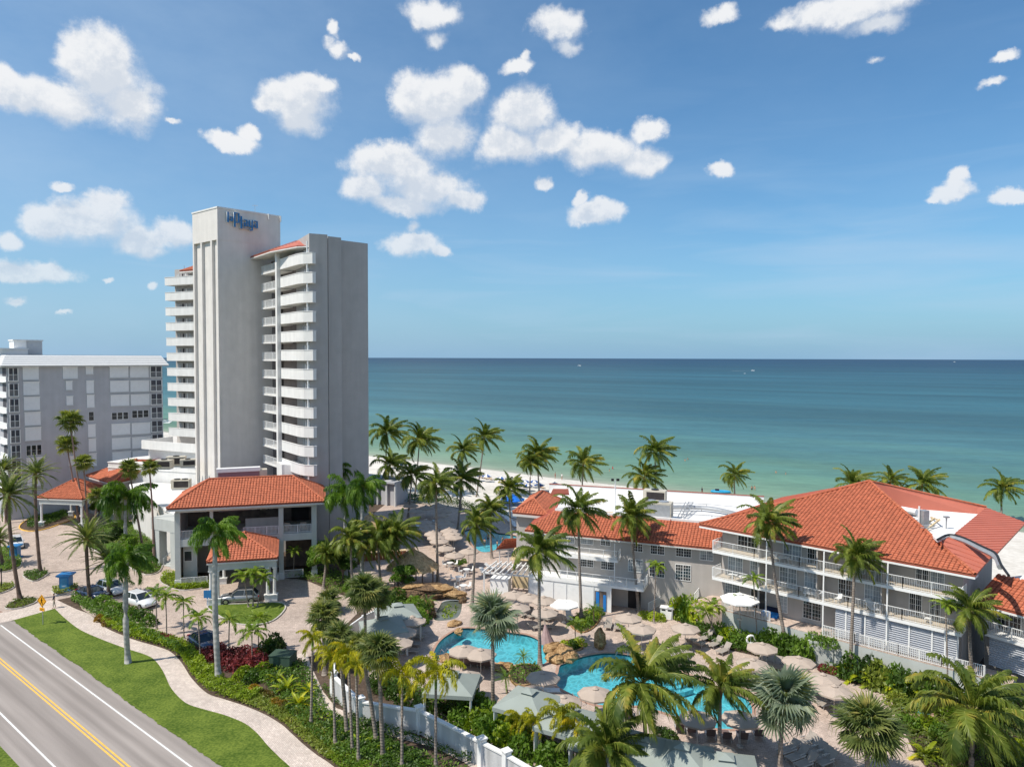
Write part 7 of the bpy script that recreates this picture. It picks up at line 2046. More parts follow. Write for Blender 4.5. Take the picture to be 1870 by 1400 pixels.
for i, (x, y) in enumerate(row((1470, 1362), (1510, 1396), 5)): place(lg, F3, x, y, 'taupe lounger in the bottom rows between silver palm and cabbage palm, %s' % ORD[i], rot=-1.1)
for i, (x, y) in enumerate(row((1440, 1375), (1472, 1400), 3)): place(lg, F3, x, y, 'taupe lounger right of the silver trunk, %s from the pool' % ORD[i], rot=-1.1)
for i, (x, y) in enumerate([(1111,1146),(1128,1148)]): place(lg, F3, x, y, 'taupe lounger of the pair behind the standing boulder, %s' % ('left one' if i == 0 else 'right one'), rot=-.25)
for i, (x, y) in enumerate([(1212,1196),(1228,1200)]): place(lg, F3, x, y, 'taupe lounger at the far rim of the curved pool, %s' % ('left one' if i == 0 else 'right one'), rot=-1.9)
for i, (x, y) in enumerate(row((946, 1122), (1006, 1132), 5)): place(lg, F3, x, y, 'taupe lounger on the deck behind the first pool, %s from the silver palm' % ORD[i], rot=-.8)
for i, (x, y) in enumerate([(978,1150),(1003,1148)]): place(lg, F3, x, y, 'taupe lounger at the first pool corner, %s' % ('lying flat' if i == 0 else 'beside the pink folded umbrella'), rot=1.9 if i == 0 else -1.4)
for i, (x, y) in enumerate([(760,1166),(752,1180),(748,1192)]): place(lg, F3, x, y, 'taupe lounger left of the first pool, %s from the pond' % ORD[i], rot=1.5)
for i, (x, y) in enumerate(row((1290, 1168), (1322, 1192), 3)): place(lg, F3, x, y, 'taupe lounger by the bushes below the stair, %s' % ORD[i], rot=-.9)
for i, (x, y) in enumerate(row((830, 1211), (892, 1220), 6)): place(lb, F4, x, y, 'brown deck chair in the line at the first pool, %s from the rail' % ORD[i], rot=2.9)
for i, (x, y) in enumerate([(1118,1308),(1148,1312),(1176,1316),(1241,1336),(1262,1340),(1297,1347),(1326,1352),(1356,1353),(1384,1347)]): place(lb, F4, x, y, 'brown deck chair in the line at the curved pool, %s from the rocks' % ORD[i], rot=3.0)
for i, (x, y, l) in enumerate([(1040,1132,'white lounger standing alone by the long rock planter'), (885,1049,'white lounger before the pergola, left of two'), (897,1040,'white lounger before the pergola, right of two'), (1003,1267,'white lounger behind the biggest cabana')]): place(lw, F5, x, y, l, rot=.1 + .5 * i)
for i, (x, y) in enumerate(row((765, 962), (812, 1008), 9)): place(lw, F5, x, y, 'pale lounger under the outer back parasols, %s from the beach' % ORD[i], rot=1.3)
for i, (x, y) in enumerate(row((800, 958), (824, 988), 7)): place(lw, F5, x, y, 'pale lounger between the two back parasol rows, %s from the beach' % ORD[i], rot=1.3)
for i, (x, y) in enumerate(row((915, 940), (940, 962), 6)): place(lw, F5, x, y, 'blue-white lounger between blue tent and far pool, %s from the tent' % ORD[i], rot=.3)
wl_ = make_lounger('beach_lounger', 'x', 'ply', .6, 'wooden beach loungers', 'wood'); F6 = [True]
for i, (x, y) in enumerate([(716,848),(738,853),(880,873),(888,875),(896,876),(920,879),(938,883),(962,890),(990,892),(1020,893),(1030,897),(1010,900)]): place(wl_, F6, x, y, 'wooden beach lounger under the striped umbrellas, %s from the tower' % ORD[i], z=-.9, rot=.6)
# patio tables and chairs
def make_set(label):
    T = thing('patio_table', label, 'table', (0, 0, 0), 'white patio tables', world=False)
    MB().tube([(0, 0, .70), (0, 0, .74)], .5, 14).build('tabletop', 'chair_white', T)
    for i in range(4):
        a = i * math.pi / 2 + .7; MB().bar((.36 * math.cos(a), .36 * math.sin(a), 0), (.3 * math.cos(a), .3 * math.sin(a), .7), .04).build('leg', 'chair_white', T)
    note_kids(T); return T
def make_chair(label):
    T = thing('patio_chair', label, 'chair', (0, 0, 0), 'white patio chairs', world=False)
    MB().box(-.24, .24, -.24, .24, .42, .46).build('seat', 'chair_white', T)
    MB().hexa([(-.24, .22, .46), (.24, .22, .46), (.24, .25, .46), (-.24, .25, .46), (-.24, .30, .92), (.24, .30, .92), (.24, .33, .92), (-.24, .33, .92)]).build('backrest', 'chair_white', T)
    for sx in (-1, 1):
        for sy in (-1, 1): MB().bar((sx * .22, sy * .22, 0), (sx * .22, sy * .22, .42), .035).build('leg', 'chair_white', T)
    note_kids(T); return T
tb, ch = make_set('x'), make_chair('x'); F7, F8 = [True], [True]
for x, y, l in [(822,1036,'beside the thatched hut'), (838,1062,'lower left by the pond'), (846,1078,'closest to the waterfall rocks'), (1030,1114,'under the flat pale umbrella'), (852,1048,'between hut and pergola'), (818,1012,'in front of the far pool parasols'), (1356,1108,'on the villa terrace')]:
    z = 2.84 if 'villa' in l else 0
    t = place(tb, F7, x, y, 'round white patio table ' + l, z=z)
    for k in range(3):
        a = k * 2.1 + random.uniform(-.3, .3) + 1; c = Vector(t.location) + Vector((math.sin(a) * -.85, math.cos(a) * -.85, 0)) * -1
        lab = '%s white chair at the patio table %s' % (ORD[k], l)
        if F8[0]: F8[0] = False; ch.location = c; ch['label'] = lab; ch.rotation_euler = (0, 0, -a)
        else: clone(ch, lab, c, -a)
for i, (u, zf) in enumerate([(.07, 6.02), (.12, 6.02), (.25, 6.02), (.45, 6.02), (.55, 6.02), (.68, 6.02), (.88, 6.02), (.3, 8.98), (.62, 8.98)]):
    p = BW.pt(BW.len * u, zf + .012, -.9)
    clone(lw if i % 2 else ch, ('white chair' if i % 2 == 0 else 'white lounger') + ' on the %s villa balcony, %s from its left end' % ('middle' if zf < 7 else 'upper', ORD[i if zf < 7 else i - 7]), p, 1.2 + i)
wb_ = thing('terrace_sofa', 'low blue cushioned sofa on the villa terrace by the glass door', 'sofa', VW.pt(VW.ux(1412, 1120), 2.85, .8))
p = VW.pt(VW.ux(1412, 1120), 2.85, .8); MB().rbox(p.x, p.y, 2.85, 1.7, .7, .4, -.7).build('seat', 'towel', wb_); MB().rbox(p.x + .3, p.y + .35, 3.252, 1.7, .2, .45, -.7).build('backrest', 'navy_cloth', wb_)

# ------------------------------------------------------------ cabanas
def cabana(px, py, label, s=4.2, rot=-.45, zt=3.25):
    c = G(px, py, zt + .45); c = Vector((c.x, c.y, 0))
    T = thing('cabana', label, 'cabana', c, 'sage green canvas cabanas', world=False, rot=rot)
    h = s / 2; zE = zt - .75
    ring = lambda r, z: [(-r, -r, z), (r, -r, z), (r, r, z), (-r, r, z)]
    for i in range(4):
        a, b_ = ring(h, zE)[i], ring(h, zE)[(i + 1) % 4]; c_, d = ring(.45, zt)[(i + 1) % 4], ring(.45, zt)[i]
        MB().poly([a, b_, c_, d]).build('roof_panel', 'cabana', T)
        p, q = ring(h, zE - .32)[i], ring(h, zE - .32)[(i + 1) % 4]
        MB().poly([p, q, b_, a]).build('valance', 'cabana', T)
    MB().add(ring(.5, zt + .12) + ring(.42, zt - .02), [(0, 1, 5, 4), (1, 2, 6, 5), (2, 3, 7, 6), (3, 0, 4, 7)]).build('vent_skirt', 'cabana', T)
    MB().add(ring(.56, zt + .14) + [(0, 0, zt + .36)], [(0, 1, 4), (1, 2, 4), (2, 3, 4), (3, 0, 4)]).build('vent_cap', 'cabana', T)
    for x, y, _ in ring(h - .12, 0): MB().bar((x, y, 0), (x, y, zE - .02), .09).build('post', 'chair_white', T)
    for sx in (-1, 1):
        for y0 in (-h + .25, h - .25):
            b = MB(); pts = [(sx * (h - .18 - .06 * (k % 2)), y0 + (k - 3) * .09) for k in range(7)]
            for k in range(6): b.poly([(*pts[k], .05), (*pts[k + 1], .05), (*pts[k + 1], zE - .1), (*pts[k], zE - .1)])
            b.build('curtain', 'umb_white', T)
    return T
for x, y, l, s, r in [(726,1098,'sage cabana with square cap nearest the waterfall pond',4.4,.35), (700,1122,'sage cabana just below the one by the pond, partly behind palms',4.4,.35),
 (826,1222,'sage cabana behind the golden foxtail plumes',4.2,-.12), (966,1254,'large sage cabana at the second pool, seen whole',4.3,-.5), (1042,1287,'sage cabana touching the large whole one',4.3,-.5),
 (1108,1318,'sage cabana behind the windblown near palm',4.3,-.5), (1178,1338,'sage cabana under the hanging fronds of the near palm',4.3,-.45), (1245,1352,'sage cabana left of the thin near trunk',4.3,-.35), (1325,1372,'sage cabana with raised cap at the end of the line',4.3,-.2)]:
    cabana(x, y, l, s, r)
# ------------------------------------------------------------ thatched huts, bar
def thatch(cx, cy, r, zt, zE, label, n=9):
    c = G(cx, cy, zt); c = Vector((c.x, c.y, 0))
    T = thing('thatched_hut', label, 'hut', c, 'thatched huts', world=False)
    b = MB(); rings = []; K = 7; S = 36
    for k in range(K + 1):
        t = k / K; rr = .12 + (r - .12) * t ** .9; z = zt - (zt - zE) * t ** 1.15
        b.v += [(rr * (1 + random.uniform(-.05, .05)) * math.cos(2 * math.pi * i / S), rr * (1 + random.uniform(-.05, .05)) * math.sin(2 * math.pi * i / S), z + random.uniform(-.09, .09)) for i in range(S)]
    b.f = [(k * S + i, k * S + (i + 1) % S, (k + 1) * S + (i + 1) % S, (k + 1) * S + i) for k in range(K) for i in range(S)]; b.mi = [0] * len(b.f)
    b.build('roof', 'thatch', T)
    b = MB()
    for i in range(1400):
        a = random.uniform(0, 6.28); t = random.random() ** .6; rr = .1 + (r - .05) * t; z = zt - (zt - zE) * t ** 1.15 + .06
        d = Vector((math.cos(a), math.sin(a), 0)); s = Vector((-d.y, d.x, 0)) * .05; p = d * rr + Vector((0, 0, z)); q = p + d * .32 + Vector((random.uniform(-.08, .08), random.uniform(-.08, .08), -.30 * (zt - zE) / r - random.uniform(0, .12)))
        b.add([p - s, p + s, q], [(0, 1, 2)])
    b.build('straw', 'thatch', T, kind='stuff')
    MB().blob((0, 0, zt), (.35, .35, .3), 8, 5, .2).build('ridge_knot', 'thatch', T)
    for i in range(5):
        a = i * 2 * math.pi / 5 + .3; MB().tube([(r * .78 * math.cos(a), r * .78 * math.sin(a), 0), (r * .78 * math.cos(a), r * .78 * math.sin(a), zE + .35)], .09, 6).build('post', 'trunk_brown', T)
    return T
thatch(754, 1003, 3.4, 4.9, 2.6, 'pointed thatched hut in front of the patio tables')
t2 = thatch(678, 938, 3.6, 5.6, 3.2, 'weathered thatched bar roof behind the royal trunks')
p = G(705, 1022); T = thing('bar_counter', 'dark red timber bar counter under the palms', 'bar', p)
w = Wall(G(655, 1025), G(742, 1018))
for i in range(14): MB().wbox(w, w.len * i / 14, w.len * (i + 1) / 14 - .04, 0, 1.1, -.1, 0).build('plank', 'wood', T)
MB().wbox(w, -.1, w.len + .1, 1.102, 1.18, -.7, .15).build('counter', 'ply', T)
MB().wbox(w, 0, w.len, 1.9, 2.9, -2.8, -2.6).build('back_wall', 'mid_int', T)
p = G(650, 905, 0); T = thing('beach_kiosk', 'grey kiosk with flat roof between tower base and beach', 'building', (-46, 150, 0))
a = G(640, 872, 5.0); c = G(722, 880, 5.0)
w = Wall(a, c)
MB().wbox(w, 0, w.len, 4.6, 5.0, -6, .3).build('roof', 'apt_wall', T); MB().wbox(w, .3, w.len * .93, 0, 4.599, -5.5, -.6).build('wall', 'apt_wall', T)
for k in (.6, .8, .985): MB().wbox(w, w.len * k - .15, w.len * k + .15, 0, 4.599, -.4, 0).build('post', 'offwhite', T)
# ------------------------------------------------------------ rocks
def rock(px, py, r, h, label, m='rock', z=0, flat_=1.0, rot=None, group='ochre rocks by the pools'):
    p = G(px, py, z)
    b = MB(); b.blob((0, 0, h * .35), (r, r * .7 * flat_, h * .7), 9, 6, .45)
    o = b.build('rock', m); o.location = p; o.rotation_euler = (0, 0, random.uniform(0, 3) if rot is None else rot)
    o['label'] = label; o['category'] = 'rock'; o['group'] = group
for x, y, r, h, l, m in [(1096,1182,.85,1.9,'tall standing boulder beside the curved pool','rock'), (1010,1190,1.1,.9,'layered ochre rock at the first pool corner','rock'), (1030,1196,1.4,.9,'broad ochre slab between the two pools','rock'), (1015,1207,1.1,.7,'low ochre slab at the water of the curved pool','rock'), (1040,1204,1.2,.7,'flat ochre slab beside the clipped shrubs','rock'),
 (838,1156,.75,.5,'flat yellow rock on the left rim of the first pool','rock'), (830,1140,1.0,.4,'pale flat rock under the pond','rock'), (920,1222,1.1,.6,'ochre rock near the pygmy palm','rock'), (812,1203,.9,.4,'yellow rock at the left tip of the first pool','rock')]:
    rock(x, y, r, h, l, m)
T = thing('waterfall_rocks', 'layered ochre waterfall rocks over the lily pond', 'rocks', G(790, 1095))
for x, y, r, h, z, m in [(742,1078,2.6,.5,.7,'rock_dark'),(762,1076,2.8,.5,.9,'rock_dark'),(785,1074,2.6,.45,1.1,'rock_dark'),(806,1076,1.9,.6,1.0,'rock'),(815,1082,1.6,.7,.6,'rock'),(828,1086,1.5,.6,.5,'rock'),(796,1088,1.7,.8,.3,'rock_dark'),(775,1090,2.0,1.1,.1,'rock_dark'),(755,1092,2.0,1.2,.1,'rock_dark'),(738,1088,1.5,.9,.3,'rock'),(782,1112,.7,1.2,0,'rock'),(786,1126,.7,1.1,0,'rock_dark'),(778,1104,.8,1.3,0,'rock_dark'),(845,1100,.5,.7,0,'rock_dark'),(750,1070,1.6,.3,1.4,'rock'),(835,1090,1.0,.6,.3,'rock')]:
    p = G(x, y, z); MB().blob((p.x, p.y, z + h * .3), (r, r * .6, h * .7), 9, 5, .5).build('stone', m, T)
hedge('lily_pads', [(808,1112),(815,1102),(832,1102),(838,1112),(828,1126),(808,1128)], 'sh_lime', 12, .05, .2, z=-.05)

# ------------------------------------------------------------ cars
def car(px, py, heading, paint, label, L=4.7, W=1.9, Hh=1.65, suv=True):
    p = G(px, py); T = thing('parked_car' if 'drive' not in label else 'parked_car', label, 'car', p, 'cars at the hotel', world=False, rot=heading)
    l, w = L / 2, W / 2
    b = MB()
    st = [(-l, .62, .45, .62), (-l + .12, .86, .30, .92), (-l + .9, .97, .24, .99), (-l + 1.7, 1, .22, 1.0), (l - 1.75, 1, .22, 1.0), (l - 1.0, .97, .24, .96), (l - .25, .90, .28, .84), (l, .70, .42, .66)]
    if not suv: st = [(x, a, c, d * .9) for x, a, c, d in st]
    secs = []
    for x, k, z0, z1 in st:
        hw = w * k
        secs.append([(x, -hw * .92, z0), (x, -hw, z0 + (z1 - z0) * .35), (x, -hw * .97, z0 + (z1 - z0) * .8), (x, -hw * .86, z1), (x, hw * .86, z1), (x, hw * .97, z0 + (z1 - z0) * .8), (x, hw, z0 + (z1 - z0) * .35), (x, hw * .92, z0)])
    n = 8; V = [q for s in secs for q in s]
    fs = [(i * n + k, i * n + (k + 1) % n, (i + 1) * n + (k + 1) % n, (i + 1) * n + k) for i in range(len(secs) - 1) for k in range(n)] + [tuple(range(n))[::-1], tuple(range((len(secs) - 1) * n, len(secs) * n))]
    b.add(V, fs); b.build('body', paint, T, smooth=True)
    zs = st[3][3] - .01; x0, x1 = -l + (.25 if suv else .75), l - 1.35; rx0, rx1 = -l + (.75 if suv else 1.5), l - 2.15
    k = .84; kr = .68
    b = MB(); b.hexa([(x0, -w * k, zs), (x1, -w * k, zs), (x1, w * k, zs), (x0, w * k, zs), (rx0, -w * kr, Hh - .06), (rx1, -w * kr, Hh - .06), (rx1, w * kr, Hh - .06), (rx0, w * kr, Hh - .06)]); b.build('windows', 'car_glass', T)
    b = MB(); b.hexa([(rx0 - .06, -w * kr - .02, Hh - .062), (rx1 + .06, -w * kr - .02, Hh - .062), (rx1 + .06, w * kr + .02, Hh - .062), (rx0 - .06, w * kr + .02, Hh - .062), (rx0 + .1, -w * kr + .1, Hh), (rx1 - .1, -w * kr + .1, Hh), (rx1 - .1, w * kr - .1, Hh), (rx0 + .1, w * kr - .1, Hh)]); b.build('roof', paint, T)
    for s in (-1, 1):
        for xa, xb in ((x0, rx0), (x1, rx1), ((x0 + x1) / 2 - .1, (rx0 + rx1) / 2), ):
            MB().bar((xa, s * w * k * 1.0, zs), (xb, s * (w * kr + .012), Hh - .05), .08).build('pillar', paint, T)
        for x in (-l + .85, l - .9):
            t = MB().tube([(x, s * (w - .24), .35), (x, s * (w + .02), .35)], .36, 16).build('wheel', 'tyre', T)
            MB().tube([(x, s * (w + .021), .35), (x, s * (w + .04), .35)], .22, 12).build('rim', 'rim', t)
        MB().box(l - .22, l - .05, s * w * .62 - .2, s * w * .62 + .2, .62, .76).build('headlight', 'lamp', T)
        MB().box(-l + .02, -l + .16, s * w * .62 - .16, s * w * .62 + .16, .68, .84).build('tail_light', 'tail', T)
        MB().rbox(x1 - .25, s * (w * .98), zs, .2, .18, .16).build('mirror', paint, T)
    return T
car(438, 1098, 0.18 + math.pi, 'car_silver', 'silver grey suv parked under the drive canopy')
car(204, 1082, -.55, 'car_white', 'white suv parked behind the shrubs, nearer the pillar sign')
car(256, 1105, -.55, 'car_white', 'white suv parked closest to the row of small palms')
car(372, 1180, -.75, 'car_navy', 'dark blue car in the shade of the small palms', suv=False, Hh=1.45)
car(30, 998, -.9, 'car_white', 'white suv with dark windows by the far blue sign')
car(168, 1090, -.5, 'car_navy', 'blue car half hidden behind the date palm trunk', suv=False, Hh=1.4)

# ------------------------------------------------------------ signs and street furniture
def pillar_sign(px, py, label, s=1.0):
    p = G(px, py); T = thing('pillar_sign', label, 'sign', p, 'blue pillar signs', world=False, rot=.12)
    MB().box(-.75*s, .75*s, -.75*s, .75*s, 0, .25*s).build('base', 'sign_blue', T)
    MB().box(-.52*s, .52*s, -.52*s, .52*s, .252*s, 2.7*s).build('shaft', 'sign_blue', T)
    T.scale = (1.0, 1.0, .66)
    MB().box(-.78*s, .78*s, -.78*s, .78*s, 2.702*s, 2.95*s).build('cap', 'sign_blue', T)
    MB().box(-.66*s, .66*s, -.66*s, .66*s, 2.55*s, 2.70*s).build('moulding', 'sign_blue', T)
    lt = mat('sign_panel', (.07, .27, .48), .4)
    MB().box(-.36*s, .36*s, -.54*s, -.521*s, .6*s, 2.35*s).build('panel', lt, T)
    for z, wd in ((1.0, .22), (.86, .16)): MB().box(-wd*s, wd*s, -.552*s, -.541*s, z*s, (z+.05)*s).build('lettering', 'white', T)
    return T
pillar_sign(121, 1077, 'blue square pillar sign with wide cap in its own flower bed', 1.1)
pillar_sign(28, 1018, 'blue pillar sign behind the leaning date palm trunk')
p = G(379, 1106); T = thing('drive_sign', 'small blue drive sign on a short post beside the canopy columns', 'sign', p, world=False, rot=.15)
MB().box(-.06, .06, -.06, .06, 0, 1.0).build('post', 'sign_blue', T); MB().box(-.42, .42, -.05, .05, 1.0, 1.9).build('panel', 'sign_blue', T)
p = G(3, 1075); T = thing('lamp_post', 'short dark lamp post in the island at the entry', 'lamp', p, world=False); MB().tube([(0,0,0),(0,0,2.3)], .06, 6).build('post', 'black', T); MB().tube([(0,0,2.3),(0,0,2.7)], [.16,.1], 6).build('lantern', 'black', T)
# pedestrian crossing sign
def cross_sign():
    p = G(78.5, 1140); 
    T = thing('crossing_sign', 'yellow diamond pedestrian crossing sign with arrow plate on a steel post', 'sign', p, world=False, rot=-.35)
    MB().tube([(0, 0, 0), (0, 0, 3.0)], .045, 6).build('post', 'steel', T)
    r = .72; zc = 2.72
    MB().add([(0, -.06, zc - r), (r, -.06, zc), (0, -.06, zc + r), (-r, -.06, zc), (0, -.09, zc - r), (r, -.09, zc), (0, -.09, zc + r), (-r, -.09, zc)], [(0, 1, 2, 3), (7, 6, 5, 4), (0, 4, 5, 1), (1, 5, 6, 2), (2, 6, 7, 3), (3, 7, 4, 0)]).build('diamond_plate', 'sign_yellow', T)
    k = .62
    b = MB()
    for i in range(4):
        c = [(0, -k), (k, 0), (0, k), (-k, 0)]; a, d = c[i], c[(i + 1) % 4]
        b.bar((a[0], -.097, zc + a[1]), (d[0], -.097, zc + d[1]), .035, .012)
    b.build('border', 'black', T)
    b = MB(); y = -.10
    b.tube([(.02, y + .004, zc + .34), (.02, y - .008, zc + .34)], .07, 10)
    for a, c, w_ in (((0, .25), (-.03, -.02), .13), ((-.01, .22), (.17, .06), .05), ((-.02, .22), (-.17, .05), .05), ((-.03, 0), (.13, -.20), .07), ((.13, -.20), (.10, -.40), .06), ((-.03, 0), (-.10, -.22), .07), ((-.10, -.22), (-.22, -.36), .06)):
        b.bar((a[0], y, zc + a[1]), (c[0], y, zc + c[1]), w_, .012)
    b.build('walking_symbol', 'black', T)
    MB().box(-.38, .38, -.09, -.05, 1.58, 1.95).build('arrow_plate', 'sign_yellow', T)
    b = MB(); b.bar((.22, -.095, 1.86), (-.2, -.095, 1.68), .05, .01); b.bar((-.2, -.095, 1.68), (-.06, -.095, 1.67), .045, .01); b.bar((-.2, -.095, 1.68), (-.15, -.095, 1.80), .045, .01); b.build('arrow', 'black', T)
cross_sign()
p = G(517, 1218); T = thing('utility_box', 'dark green utility cabinet at the head of the garden path', 'cabinet', p, world=False, rot=-.15)
MB().box(-1.05, 1.05, -.8, .8, 0, 1.35).build('body', 'utility_green', T); MB().box(-1.1, 1.1, -.85, .85, 1.352, 1.42).build('lid', 'utility_green', T); MB().box(-.015, .015, -.812, -.802, .1, 1.3).build('door_seam', 'black', T)
p = G(1218, 1128); T = thing('service_box', 'white double waste box by the garden stair', 'bin', p, world=False, rot=-.35)
MB().box(-.7, .7, -.4, .4, 0, 1.25).build('body', 'white', T); MB().box(-.78, .78, -.48, .48, 1.252, 1.32).build('lid', 'white', T)
for s in (-1, 1): MB().box(s*.35-.22, s*.35+.22, -.41, -.402, .95, 1.12).build('flap', 'black', T)
p = G(1371, 1190); T = thing('lifebuoy', 'white lifebuoy ring on a post beside a beige parasol', 'lifebuoy', p, world=False)
MB().tube([(0, .08, 0), (0, .08, 1.7)], .04, 6).build('post', 'white', T); b = MB(); b.tube([(.42*math.cos(a), 0, 1.3+.42*math.sin(a)) for a in np.linspace(0, 2*math.pi, 17)], .11, 6); b.build('ring', 'white', T)
p = G(1424, 1200); T = thing('shower_post', 'slim white outdoor shower cross post by the dense shrubs', 'post', p, world=False); MB().box(-.05,.05,-.05,.05,0,2.3).build('post','white',T); MB().box(-1.1,1.1,-.03,.03,1.75,1.83).build('crossbar','white',T)
for x, y, r, l in ((812, 1200, .5, 'pool handrail at the left tip of the first pool'), (1052, 1283, .2, 'pool handrail by the cabana side of the curved pool'), (1136, 1197, 1.3, 'pool ladder rail on the far rim of the curved pool')):
    p = G(x, y); T = thing('pool_handrail', l, 'handrail', p, 'pool handrails', world=False, rot=r)
    for s in (-.3, .3): MB().tube([(s, -.6, 0), (s, -.55, .85), (s, .1, .85), (s, .7, 0)], .03, 6).build('rail', 'steel', T)
p = G(960, 1096); 
T = thing('towel_rack', 'white shelf stand against the white shower wall', 'shelf', G(1036, 1092), world=False, rot=-.3)
for s in (-.45, .45): MB().box(s-.04, s+.04, -.3, .3, 0, 1.7).build('side', 'chair_white', T)
for z in (.3, .8, 1.3, 1.7): MB().box(-.405, .405, -.3, .3, z, z+.04).build('shelf', 'chair_white', T)
# spa
sp_ = [tuple((G(1672, 1298) + Vector((1.5 * math.cos(a), 1.5 * math.sin(a), 0))).xy) for a in np.linspace(0, 2 * math.pi, 20)[:-1]]
T = thing('spa_tub', 'small round turquoise spa among the garden palms', 'spa', G(1672, 1298))
kerb('rim', sp_, .4, .35, 'coping', True, parent=T, kind=None); MB().prism(sp_, .0, .22).build('water', mat('spa_water', (.10, .42, .50), .1), T)
# ------------------------------------------------------------ boats
def boat(px, py, s, label, wake=0):
    p = G(px, py, -1.5); T = thing('motor_boat', label, 'boat', p, 'boats on the sea', world=False, rot=.1)
    b = MB(); b.hexa([(-3, -.8, 0), (2, -.8, 0), (2, .8, 0), (-3, .8, 0), (-3.2, -1.1, 1.1), (3.6, -.2, 1.3), (3.6, .2, 1.3), (-3.2, 1.1, 1.1)]).build('hull', 'white', T)
    MB().box(-1.4, .6, -.7, .7, 1.1, 2.1).build('cabin', 'white', T); MB().box(-1.5, .4, -.8, .8, 2.3, 2.4).build('canopy', 'navy_cloth', T)
    for sx in (-1.4, .3):
        MB().bar((sx, -.7, 1.1), (sx, -.7, 2.3), .07).build('post', 'steel', T)
    T.scale = (s,) * 3
    if wake:
        b = MB(); b.add([(-3, -.8, .06), (-3, .8, .06), (-wake, 5, .06), (-wake, -5, .06)], [(0, 1, 2, 3)]).build('wake', mat('foam', (.45, .52, .55), .7, .4, .3), T)
boat(1375, 677, 1.4, 'speedboat drawing a pale wake on the open sea', 40)
boat(1058, 668, 2.2, 'small white boat left of the speedboat, near the horizon')
boat(1743, 661, 3.2, 'distant white boat on the horizon at the far right')
boat(1360, 682, .6, 'tiny boat just below the speedboat wake')
boat(304, 772, .8, 'white boat seen between the apartment block and the tower balconies')
p = G(1316, 899, -1.5); T = thing('inflatable_boat', 'turquoise inflatable watercraft floating near the shore', 'watercraft', p, world=False, rot=-.25)
b = MB(); pts = [(2.0*math.cos(a), .85*math.sin(a), .22) for a in np.linspace(0, 2*math.pi, 19)]; b.tube(pts, .3, 7).build('tube', mat('turquoise_pvc', (.03,.32,.55), .4), T); MB().box(-1.5, 1.5, -.6, .6, .05, .2).build('floor', 'towel', T)
MB().rbox(-.8, 0, .2, .9, .7, .6, 0).build('seat', 'navy_cloth', T)

# ------------------------------------------------------------ people
def body_mesh(pose='stand'):
    J = {'pel': (0, 0, .95), 'chest': (0, 0, 1.28), 'neck': (0, 0, 1.48), 'head': (0, -.02, 1.60), 'top': (0, 0, 1.73)}
    E = [('pel', 'chest'), ('chest', 'neck'), ('neck', 'head'), ('head', 'top')]
    Rr = {'pel': (.15, .11), 'chest': (.17, .11), 'neck': (.055, .055), 'head': (.085, .095), 'top': (.07, .075)}
    st = .13 if pose == 'walk' else 0.0
    arm = {'stand': ((.04, .05), (-.04, .05)), 'walk': ((-.10, 0), (.10, 0)), 'lift': ((-.25, .25), (-.2, .2))}[pose]
    for s, nm in ((-1, 'l'), (1, 'r')):
        ay, up_ = arm[0 if s < 0 else 1]
        J[nm + 'sh'] = (s * .19, 0, 1.42); J[nm + 'el'] = (s * .25, ay * .5, 1.14 + up_ * .3); J[nm + 'wr'] = (s * .26, ay - .06, .90 + up_); J[nm + 'hd'] = (s * .26, ay - .09, .80 + up_)
        f = -s * st
        J[nm + 'hp'] = (s * .09, 0, .90); J[nm + 'kn'] = (s * .10, f * .6 - .02, .50); J[nm + 'an'] = (s * .10, f + .02, .09); J[nm + 'to'] = (s * .11, f - .13, .04)
        E += [('chest', nm + 'sh'), (nm + 'sh', nm + 'el'), (nm + 'el', nm + 'wr'), (nm + 'wr', nm + 'hd'), ('pel', nm + 'hp'), (nm + 'hp', nm + 'kn'), (nm + 'kn', nm + 'an'), (nm + 'an', nm + 'to')]
        Rr.update({nm + 'sh': (.065, .065), nm + 'el': (.045, .045), nm + 'wr': (.032, .03), nm + 'hd': (.03, .045), nm + 'hp': (.095, .095), nm + 'kn': (.062, .062), nm + 'an': (.042, .042), nm + 'to': (.04, .03)})
    ks = list(J)
    me = bpy.data.meshes.new('body'); me.from_pydata([J[k] for k in ks], [(ks.index(a), ks.index(c)) for a, c in E], [])
    o = bpy.data.objects.new('tmp', me); COL.objects.link(o)
    o.modifiers.new('s', 'SKIN'); m2 = o.modifiers.new('u', 'SUBSURF'); m2.levels = 1
    for i, k in enumerate(ks): me.skin_vertices[0].data[i].radius = Rr[k]
    me.skin_vertices[0].data[0].use_root = True
    dg = bpy.context.evaluated_depsgraph_get()
    r = bpy.data.meshes.new_from_object(o.evaluated_get(dg)); bpy.data.objects.remove(o)
    return r
BODY = {k: body_mesh(k) for k in ('stand', 'walk', 'lift')}
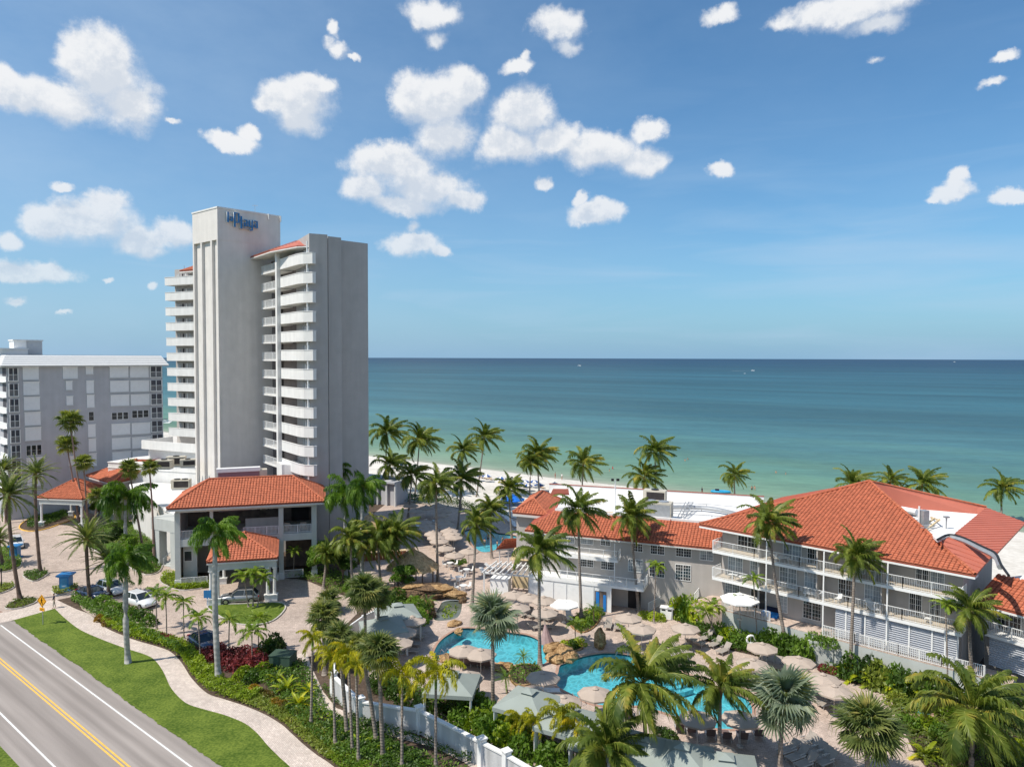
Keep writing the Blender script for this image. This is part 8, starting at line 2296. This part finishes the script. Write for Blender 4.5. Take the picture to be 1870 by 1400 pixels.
def person(px, py, label, top, bottom, z=0, pose='stand', rot=0, sc=1.0, zmax_long=.95, sleeves=True, group=None, sunk=0):
    p = G(px, py, z); p.z -= sunk
    T = thing('person', label, 'person', p, group, world=False, rot=rot)
    me = BODY[pose].copy(); me.materials.clear()
    for m_ in ('skin', top, bottom, 'hair'): me.materials.append(MT[m_])
    for f in me.polygons:
        c = f.center
        i = 0
        if c.z > 1.02 and c.z < 1.47 and (abs(c.x) < .26): i = 1
        if c.z <= 1.02 and abs(c.x) < .22 and c.z > zmax_long: i = 2
        if c.z < .06: i = 3
        if c.z > 1.60 and (c.y > -.03 or c.z > 1.68): i = 3
        f.material_index = i
        f.use_smooth = True
    put('body', me, T, loc=(0, 0, 0), scale=sc)
    b = MB(); b.blob((0, .015, 1.69 * sc), (.095 * sc, .105 * sc, .075 * sc), 8, 5).build('hair', 'hair', T, smooth=True)
    b = MB(); b.blob((0, -.115 * sc, 1.60 * sc), (.016, .025, .02), 5, 4).build('nose', 'skin', T)
    for s in (-1, 1): MB().blob((s * .035, -.098 * sc, 1.635 * sc), (.012, .01, .008), 5, 4).build('eye', 'black', T)
    return T
person(99, 1110, 'pedestrian in dark top and pale trousers walking beside the crossing sign', 'navy_cloth', 'khaki', pose='walk', rot=-.9, zmax_long=.2, sc=1.03)
GPp = 'bathers and people by the sea'
for x, y, l, t, b_, z, sk, ps in [(1282,900,'bather in dark shirt and red shorts wading alone near the inflatable','navy_cloth','red_cloth',-1.5,.35,'stand'), (740,840,'sunbather in red standing at the tower end of the beach','red_cloth','red_cloth',-1.1,0,'stand'),
 (1014,874,'person in red bending at the waterline, left of two','skin','red_cloth',-1.3,0,'lift'), (1026,876,'person in white at the waterline, right of two','umb_white','khaki',-1.3,0,'stand'), (941,915,'dark-clothed person left of the pair by the blue tent','navy_cloth','navy_cloth',0,0,'stand'), (945,917,'dark-clothed person right of the pair by the blue tent','navy_cloth','navy_cloth',0,0,'stand'),
 (1119,856,'swimmer in pink in the shallows','red_cloth','red_cloth',-1.5,.9,'stand'), (1113,860,'swimmer beside the pink one','skin','red_cloth',-1.5,1.1,'stand'), (1256,839,'swimmer farthest out, right of a pair','skin','navy_cloth',-1.5,1.1,'stand'), (1251,841,'swimmer farthest out, left of a pair','skin','navy_cloth',-1.5,1.1,'stand'), (1417,863,'swimmer off the pyramid roof, left','skin','navy_cloth',-1.5,1.1,'stand'), (1435,866,'swimmer off the pyramid roof, right','skin','navy_cloth',-1.5,1.1,'stand'), (1373,894,'wader left of a couple by the leaning palm crown','skin','navy_cloth',-1.5,.7,'stand'), (1378,894,'wader right of a couple by the leaning palm crown','skin','khaki',-1.5,.7,'stand'),
 (885,988,'pool swimmer in the middle of the far pool','skin','navy_cloth',-.1,1.2,'stand'), (891,980,'pool swimmer at the far side of the far pool','skin','red_cloth',-.1,1.1,'lift'), (908,992,'pool swimmer right of the middle in the far pool','skin','navy_cloth',-.1,1.2,'stand'), (918,985,'pool swimmer near the rim of the far pool','skin','navy_cloth',-.1,1.2,'stand')]:
    person(x, y, l, t, b_, z, ps, random.uniform(-3, 3), sunk=sk, group=GPp, zmax_long=.75)
print('fronds', FRONDN, 'objects', len(bpy.data.objects))
